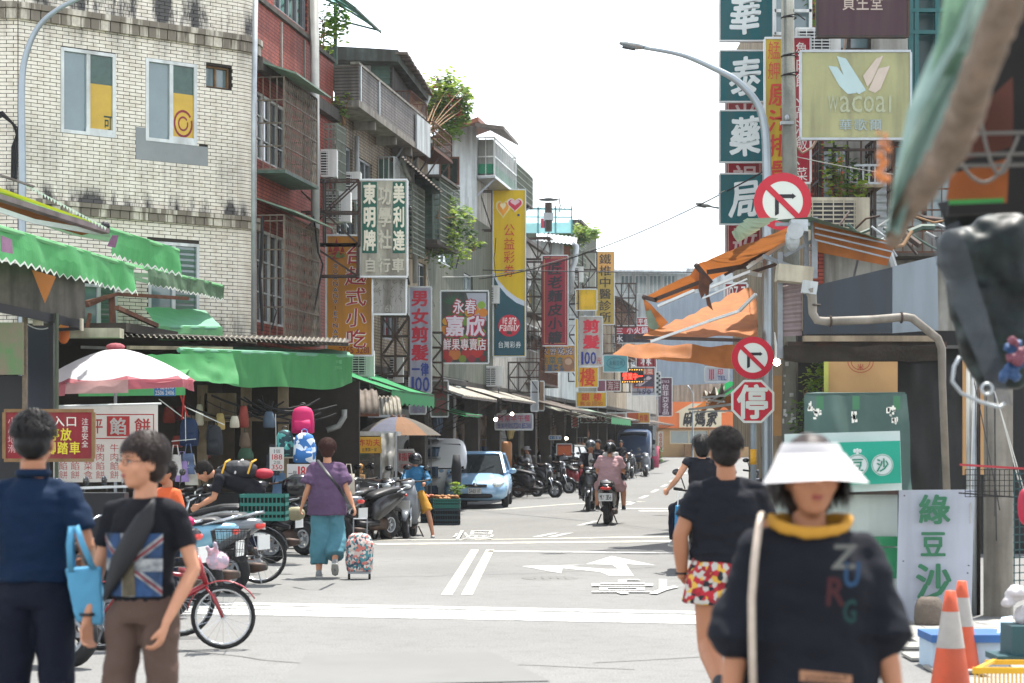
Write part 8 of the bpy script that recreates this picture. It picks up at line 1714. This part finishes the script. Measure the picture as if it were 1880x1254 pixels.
sl = thing('sling_bag','black sling bag worn across the chest of the woman with short hair','bag',j2['che']); f3 = flat_on(r2,j2,s2_,math.pi-.35,-1.6,1.6,.9,1.36,rad=(.153,.118),out=.03)
pts = [f3(.30,.99),f3(.35,.86),f3(.44,.66),f3(.55,.45),f3(.67,.25),f3(.8,.1)]
MB().tube([pts[0]+V((0,.05,.02)),pts[0],pts[1],pts[2],pts[3],pts[4],pts[5]],[(.015,.006),(.022,.008),(.042,.018),(.052,.026),(.05,.024),(.035,.012),(.015,.005)],12,side=(0,0,1)).build('pouch',mat('sling_black','14151a',.6,0,.15),sl,smooth=True)
wt_ = j2['rwr'] if j2['rwr'].x < j2['lwr'].x else j2['lwr']; wd_ = thing('watch','dark wrist strap on the arm of the woman with short hair','watch',wt_); MB().torus(wt_+V((0,0,.015)),.028,.007,'Z',18,6).build('band',M('black'),wd_,smooth=True)
# blue tote carried by the man in navy
tt_ = thing('blue_tote','pale blue tote bag hanging from the arm of the man in navy','bag',P(155,1150,418)); mb_ = mat('tote_blue','5aa0c4',.75,0,.12,4,trans=.2)
f_ = MB(); f_.hexa([P(140,1142,428),P(190,1148,428),P(190,1140,412),P(142,1137,412),P(119,1045,430),P(186,1040,430),P(187,1038,410),P(121,1043,410)]); link('bag_body',organic(f_,mb_,.008,3,.006,(14,14,14)),tt_)
for dx,rr_ in ((0,431),(4,411)): strap([P(130+dx,1050,rr_),P(127+dx,1000,rr_+3),P(131+dx,968,rr_+3),P(140+dx,966,rr_+3),P(152+dx,1000,rr_+3),P(172+dx,1046,rr_)],.014,.002,mb_,tt_,'handle')
# 3. woman in white visor, close and blurred
rv,jv,hv,sv = person('nearest woman, white sun visor, loose black top with a yellow collar',O(1487,640),math.pi+.05,1.61,dict(lel=(-.215,.0,1.08),rel=(.215,.0,1.08),lwr=(-.25,.06,.84),rwr=(.25,.06,.84)),dict(mat='cloth_black',len=.12,sl=1.12,o=.03,w=1.06,loose=1.22,fold=.012,name='top'),dict(mat='cloth_black',o=.02),'b',dict(mt='hair_brown',length=.13,n=2200,bulk=.006,back=.06,top=.3,w_=.008),.013,face=True,female=True,build=1.04)
hd = jv['hed']; vz = thing('sun_visor','wide white sun visor worn by the nearest woman','visor',hd); f_ = MB()
f_.tube([hd+hv@V((0,-.012,.04)),hd+hv@V((0,-.012,.075)),hd+hv@V((0,-.012,.1))],[(.096,.112),(.091,.106),(.078,.094)],28,cap=False,side=hv@V((1,0,0))); f_.build('headband',mat('visor_white','d2cfcf',.5,0,.04,trans=.25),vz,smooth=True)
f_ = MB()
def brim(u,v):
    a = math.pi*(-.08+1.16*u); r0x,r0y = .094,.11; ex = .032+.07*math.sin(a)**.8 if math.sin(a) > 0 else .03
    x,y = (r0x+ex*v)*math.cos(a)*1.0,(r0y+ex*1.05*v)*math.sin(a); return hd+hv@V((x*1.02,y,.07-.07*v-.015*abs(math.cos(a))*v))
f_.grid(brim,28,6); f_.build('brim',M('visor_white'),vz,smooth=True)
yc2 = MB(); yc2.tube([jv['nek']+rotz(math.pi)@V((.11*math.cos(a),.09*math.sin(a)+.01,.012-.035*max(0,math.sin(a)))) for a in [i/20*6.2832 for i in range(21)]],[(.018,.016)]*21,12,side=(0,0,1)); link('yellow_collar',organic(yc2,M('cloth_mustard'),.008,2,.006,(20,20,20)),rv)
st2 = thing('shoulder_strap','cream rope shoulder strap on the nearest woman','strap',jv['rsh']); yv = jv['che'].y-.205; MB().tube([P(1398,945,640),P(1392,975,652),P(1385,1030,655),P(1380,1100,655),P(1381,1200,655),P(1384,1300,650)],[(.012,.009)]*6,8).build('strap',mat('rope_cream','c4b4a4',.8,0,.2,20),st2,smooth=True)
fv = lambda x,y: P(x,-y,660)
for s_,x0,y0,x1,y1,c in (('Z',1528,1000,1572,1044,'6a6b66'),('U',1550,1032,1578,1078,'24486a'),('R',1518,1060,1552,1112,'40181c'),('G',1548,1100,1572,1144,'123a38')):
    mb = MB(); put(mb,s_,.05,x0,-y1,x1,-y0,lambda x,y: P(x,-y,672),shear=.1); mb.build('letter_print',mat('lp_'+c,c,.8),rv)
f_ = MB(); f_.q(P(1468,1250,676),P(1564,1256,676),P(1564,1240,676),P(1468,1230,676)); f_.build('tan_patch',mat('patch_tan','a87a5c',.8),rv); f_ = MB(); row(f_,'STOCKHOLM',1478,-1250,1556,-1240,lambda x,y: P(x,-y,678),.02); f_.build('lettering',mat('patch_ink','3a2420',.8),rv)
# 4. man in floral shorts
m = mat('shorts_print','b83030',.85); n = m.node_tree; vo = n.nodes.new('ShaderNodeTexVoronoi'); vo.inputs['Scale'].default_value = 40; rr5 = n.nodes.new('ShaderNodeValToRGB'); rr5.color_ramp.interpolation = 'CONSTANT'; els = rr5.color_ramp.elements; els[0].color = (*lin('8c1f28'),1); els[1].color = (*lin('c9a040'),1); els[1].position = .3
for p_,c in ((.5,'b0aca4'),(.65,'1f2228'),(.8,'a82430')): e = els.new(p_); e.color = (*lin(c),1)
sx = n.nodes.new('ShaderNodeSeparateColor'); n.links.new(n.nodes['Texture Coordinate'].outputs['Object'],vo.inputs['Vector']); n.links.new(vo.outputs['Color'],sx.inputs[0]); n.links.new(sx.outputs[0],rr5.inputs[0]); n.links.new(rr5.outputs[0],n.nodes['Principled BSDF'].inputs['Base Color'])
rm,jm,hm_,sm = person('man in a black shirt and red patterned shorts walking away from us',O(1333,338),.1,1.66,dict(lel=(-.25,.0,1.09),lwr=(-.23,.06,.87),rel=(.25,0,1.09),lan=(-.1,-.28,.34),lkn=(-.1,.0,.5),lft=-.6,ran=(.1,.08,.08),lhd=(-.2,.14,.85)),dict(mat='cloth_black',len=-.1,sl=.62,o=.02,fold=.012),dict(mat='shorts_print',len=.4,o=.026,flare=1.15,top=1.0,name='shorts'),'b',dict(mt='hair_grey',length=.03,n=1800,bulk=.01),.012,build=1.16,shoes='shoe_dark',headrot=(-.15,0))
wq = thing('wrist_watch','dark watch on the left wrist of the man in patterned shorts','watch',jm['lwr']); MB().torus(jm['lwr']+V((0,0,.012)),.03,.008,'Z',16,6).build('band',M('black'),wq,smooth=True)
# 5. purple top woman with shopping trolley
rp5,jp,hp,sp = person('woman in a loose purple top and wide teal trousers walking away',O(601,155),.05,1.62,dict(lel=(-.225,-.05,1.09),lwr=(-.3,.02,.88),rel=(.225,-.08,1.09),rwr=(.31,-.12,.88),rhd=(.34,-.14,.8),ran=(.1,-.2,.2),rkn=(.1,.06,.5),rft=-.7),dict(mat='cloth_purple',len=.15,sl=.85,o=.045,w=1.12,loose=1.25,fold=.012),dict(mat='cloth_teal',len=1.8,o=.022,flare=1.5,fold=.016),'a',dict(mt='hair_red',length=.06,n=1100,bulk=.02,back=.02),.014,female=True,build=1.05)
strap([P(583,845,163),P(600,868,166),P(622,895,167),P(640,925,160)],.02,.006,'black',rp5,'bag_strap')
hb2 = thing('hand_bag','olive and cream shoulder bag at the left hip of the purple top woman','bag',P(545,960,150)); f_ = MB(); f_.ell(P(543,943,150),(.12,.07,.09)); link('body',organic(f_,mat('bag_olive','8a8468',.7,0,.2,6),.012,2,.008,(12,12,12)),hb2)
tr = thing('shopping_trolley','wheeled shopping bag with a colourful dotted print','trolley bag',O(659,158)); q_ = O(660,157); checker('dots_print','b8a8a0','3f7a80',34); n = M('dots_print').node_tree
cr = [x for x in n.nodes if x.type == 'VALTORGB' and x.color_ramp.interpolation == 'CONSTANT'][0].color_ramp
for p_,c in ((.25,'b86a60'),(.7,'2f4a5a'),(.85,'c8c4bc')): e = cr.elements.new(p_); e.color = (*lin(c),1)
f_ = MB(); f_.tube([q_+V((0,0,.09)),q_+V((0,0,.2)),q_+V((0,.0,.42)),q_+V((0,.02,.5)),q_+V((0,.03,.53))],[(.15,.1),(.165,.12),(.16,.11),(.13,.09),(.08,.05)],22,side=(1,0,0)); link('bag',organic(f_,M('dots_print'),.012,1,.008,(9,9,9)),tr)
f_ = MB(); [f_.tube([q_+V((x,.1,.1)),q_+V((x,.12,.7))],.008,6) for x in (-.08,.08)]; f_.tube([q_+V((-.08,.12,.7)),q_+V((.08,.12,.7))],.01,6); f_.box(q_+V((0,0,.08)),(.26,.2,.025)); f_.build('trolley_frame',M('steel_grey'),tr)
for x in (-.12,.12): f_ = MB(); f_.tube([q_+V((x-.012,-.03,.035)),q_+V((x+.012,-.03,.035))],.035,14); f_.build('castor',M('rubber'),tr,smooth=True)
# helmet
def helmet(c,R,s,mt,label,visor=None):
    t = thing('helmet',label,'helmet',c); f_ = MB(); f_.ell(c+R@(V((0,-.012,.045))*s),tuple(x*s for x in (.122,.14,.115)),22,14,R); f_.tube([c+R@(V((0,-.02,.05))*s),c+R@(V((0,-.025,-.04))*s)],[(.12*s,.135*s),(.108*s,.115*s)],22,side=R@V((1,0,0))); me = organic(f_,M(mt),.011,1,0); link('shell',me,t)
    if visor: v_ = MB(); v_.grid(lambda u,w_: c+R@(V((.128*math.cos(.5+2.14*u),.145*math.sin(.5+2.14*u)-.01,.06-.085*w_))*s),12,4); v_.build('visor',M(visor),t,smooth=True)
    return t
# 6. blue jacket rider on grey scooter, facing us, one leg out
rg,jg,hg,sg_ = person('rider in a blue jacket and mustard shorts standing over the grey scooter',O(762,104),math.pi+.1,1.5,dict(pel=(0,-.05,.86),hed=(.0,.03,1.5),lsh=(-.17,.02,1.33),rsh=(.17,.02,1.33),lel=(-.25,.13,1.12),rel=(.22,.13,1.12),lwr=(-.16,.34,1.06),rwr=(.14,.34,1.05),lkn=(-.26,.12,.46),lan=(-.34,.08,.08),rkn=(.14,.16,.5),ran=(.14,.12,.1)),dict(mat='cloth_blue',len=.0,sl=1.85,o=.03,fold=.014,name='jacket'),dict(mat='cloth_mustard',len=.85,o=.02,flare=1.1,name='shorts'),'a',None,.013,headrot=(.5,-.35),hands=False); helmet(jg['hed'],hg,sg_,'helmet_black','dark glossy helmet of the rider in the blue jacket','car_glass')
# 7. pink shirt rider from behind
sit = dict(pel=(0,-.02,.84),wai=(0,-.02,.98),che=(0,.02,1.18),nek=(0,.04,1.33),hed=(0,.06,1.46),lsh=(-.18,.04,1.28),rsh=(.18,.04,1.28),lel=(-.25,.12,1.06),rel=(.25,.12,1.06),lwr=(-.26,.42,1.03),rwr=(.26,.42,1.03),lhi=(-.1,0,.82),rhi=(.1,0,.82),lkn=(-.25,.36,.72),rkn=(.25,.36,.72),lan=(-.26,.3,.36),ran=(.26,.3,.36))
o = O(1117,93); rk2,jk,hk,sk_ = person('rider in a pale pink shirt and shorts riding away on the black scooter',(o.x+.02,o.y-.1,o.z-.02),-.1,1.66,sit,dict(mat='cloth_pink',len=.06,sl=.72,o=.035,w=1.1,fold=.012,loose=1.2),dict(mat='cloth_pink',len=.75,o=.025,name='shorts'),'a',None,.014,build=1.14,shoes='shoe_dark',hands=False); helmet(jk['hed'],hk,sk_,'helmet_black','black patterned helmet of the rider in the pink shirt')
# 8. oncoming rider and passenger
o = O(1084,78); ro_,jo,ho,so2 = person('oncoming rider with a grey helmet, dark jacket and pale shirt',(o.x,o.y+.1,o.z),math.pi+.1,1.68,sit,dict(mat='cloth_black',len=.0,sl=1.85,o=.03,name='jacket'),dict(mat='cloth_navy_dark',o=.015),'b',None,.016,hands=False,face=True); helmet(jo['hed']+V((0,.02,.02)),ho,so2,'helmet_grey','grey helmet of the oncoming rider')
f_ = MB(); f_.ell(jo['che']+V((0,-.12,.0)),(.06,.03,.16)); f_.build('shirt_front',M('cloth_white'),ro_,smooth=True)
o = O(1121,72); rq,jq,hq,sq = person('red haired woman in a face mask behind the pink rider',o,math.pi,1.62,None,dict(mat='cloth_white',len=.05,sl=.7),dict(mat='cloth_navy_dark'),'a',dict(mt='hair_red',length=.1,n=500,bulk=.03),.018,hands=False,female=True); MB().ell(jq['hed']+V((0,-.085,-.045)),(.05,.03,.04)).build('mask',mat('mask_blue','6fb0b8',.7),rq,smooth=True)
# 9. others
person('man in a pale shirt and beige trousers standing at the far kerb',O(1170,37.5),math.pi-.4,1.68,dict(lel=(-.25,.08,1.12),lwr=(-.1,.2,1.2)),dict(mat='cloth_white',len=.08,sl=1.7,o=.03),dict(mat=mat('cloth_beige','9a8468',.8).name,o=.02),'a',dict(mt='hair_black',length=.02,n=300),.02,hands=False)
rw,jw,hw_,sw_ = person('person in a white bucket hat and pale top among the parked scooters',O(968,56),math.pi/2+.4,1.52,None,dict(mat='cloth_white',len=.2,sl=1.2,o=.03),dict(mat='cloth_white'),'a',dict(mt='hair_black',length=.05,n=200),.02,hands=False); t = thing('bucket_hat','white bucket hat on the person among the scooters','hat',jw['hed']); MB().lathe([(.0,.125),(.08,.12),(.1,.04),(.16,.0)],jw['hed'],18).build('hat',M('cloth_white'),t,smooth=True)
for px,rho,yaw,lab in ((1098,62,2.6,'dark dressed person in a tan cap behind the oncoming rider'),(1140,46,3.0,'dark dressed person standing before the blue truck'),(918,57,2.9,'person in black standing in the arcade by the barrel'),(905,59,3.3,'second dark figure in the arcade behind the blue car')):
    person(lab,O(px,rho),yaw,1.66,None,dict(mat='cloth_black',len=.04,sl=.8),dict(mat='cloth_navy_dark'),'b',dict(mt='hair_black',length=.03,n=200),.022,hands=False)
# bending man with backpack
bend = dict(pel=(0,-.2,.88),wai=(0,-.08,.99),che=(0,.14,1.08),nek=(0,.32,1.14),hed=(0,.44,1.16),lsh=(-.17,.26,1.08),rsh=(.17,.26,1.08),lel=(-.2,.32,.84),rel=(.2,.32,.84),lwr=(-.14,.5,.74),rwr=(.14,.5,.74),lhi=(-.09,-.2,.86),rhi=(.09,-.2,.86),lkn=(-.1,-.1,.46),rkn=(.1,-.1,.46),lan=(-.1,-.2,.08),ran=(.1,-.2,.08))
o = O(440,140); rb2,jb,hb3,sb2 = person('man in black with a backpack bending over the parked scooters',o,math.pi/2+.15,1.72,bend,dict(mat='cloth_black',len=.05,sl=.7,o=.03),dict(mat='cloth_navy_dark',o=.02),'a',dict(mt='hair_grey',length=.05,n=500,bulk=.02),.014,headrot=(0,-.7))
bp = thing('hiking_backpack','black hiking backpack with yellow straps on the bending man','backpack',jb['wai']); c = jb['wai'].lerp(jb['che'],.4)+V((0,-.03,.17)); f_ = MB(); f_.ell(c,(.26,.15,.13)); link('body',organic(f_,M('bag_black'),.014,2,.012,(9,9,9)),bp)
for i in range(3): MB().tube([c+V((-.2+.17*i,-.15,-.05)),c+V((-.16+.17*i,-.08,.1)),c+V((-.12+.17*i,.05,.13))],.014,6).build('strap',mat('strap_yellow','c89a30',.7) if i != 1 else M('tote0'),bp)
MB().ell(c+V((.33,0,-.05)),(.13,.1,.07)).build('red_roll',mat('roll_red','a82438',.7),bp,smooth=True)
person('person in a bright orange shirt behind the walking woman',O(306,205),math.pi/2+.8,1.42,None,dict(mat='cloth_orange',len=.05,sl=.7,o=.03),dict(mat='cloth_navy_dark'),'b',dict(mt='hair_grey',length=.05,n=500,bulk=.015),.016)
# woman on a mobility scooter with a blue bag
o = O(1290,150); rz5,jz,hz,sz_ = person('dark haired woman in a grey sleeveless top riding away on a small scooter',(o.x,o.y,o.z+.02),.2,1.72,dict(sit,lel=(-.3,.05,1.08),lwr=(-.34,.3,.95)),dict(mat='cloth_black',len=.05,sl=.15,o=.02),dict(mat='cloth_navy_dark'),'a',dict(mt='hair_black',length=.1,n=700,bulk=.02,back=.05),.015,female=True,hands=False)
ms = scooter('paint_black'); ms.name = 'small_scooter'; put_at(ms,1296,150,88,'small black scooter ridden by the woman in the grey sleeveless top','scooters being ridden'); q_ = O(1255,148); mw = thing('side_wheel','narrow wheel of a pushed cart left of the man in shorts','wheel',q_); MB().torus(q_+V((0,0,.26)),.24,.022,'X',26,8).build('tyre',M('rubber'),mw,smooth=True); f_ = MB(); [f_.tube([q_+V((0,0,.26)),q_+V((0,.23*math.cos(i*.6283),.26+.23*math.sin(i*.6283)))],.003,4) for i in range(10)]; f_.build('spoke',M('chrome'),mw)
bg_ = thing('blue_bag','bright blue bag with white handles left of the man in shorts','bag',P(1247,975,152)); f_ = MB(); f_.hexa([P(1238,975,152),P(1258,975,152),P(1258,975,144),P(1240,975,144),P(1240,928,152),P(1260,926,152),P(1260,926,144),P(1241,928,144)]); link('body',organic(f_,mat('bag_blue','157aa8',.6,0,.1),.01,2,.006,(14,14,14)),bg_); MB().tube([P(1244,930,152),P(1246,903,152),P(1252,902,152),P(1256,930,152)],.007,6).build('handle',M('white_plastic'),bg_)
bpy.context.view_layer.update()
for o in bpy.data.objects:
    if '_w' in o.keys(): del o['_w']
# ---------------- thin midday haze ----------------
hb_ = MB(); hb_.box((10,90,8.2),(260,280,24)); hm_ = bpy.data.materials.new('haze'); hm_.use_nodes = True; n = hm_.node_tree; n.nodes.remove(n.nodes['Principled BSDF'])
pv_ = n.nodes.new('ShaderNodeVolumePrincipled'); pv_.inputs['Color'].default_value = (.93,.96,1,1); pv_.inputs['Density'].default_value = .0003; pv_.inputs['Anisotropy'].default_value = .3
n.links.new(pv_.outputs[0],n.nodes['Material Output'].inputs['Volume']); hb_.build('haze',hm_,kind='stuff')
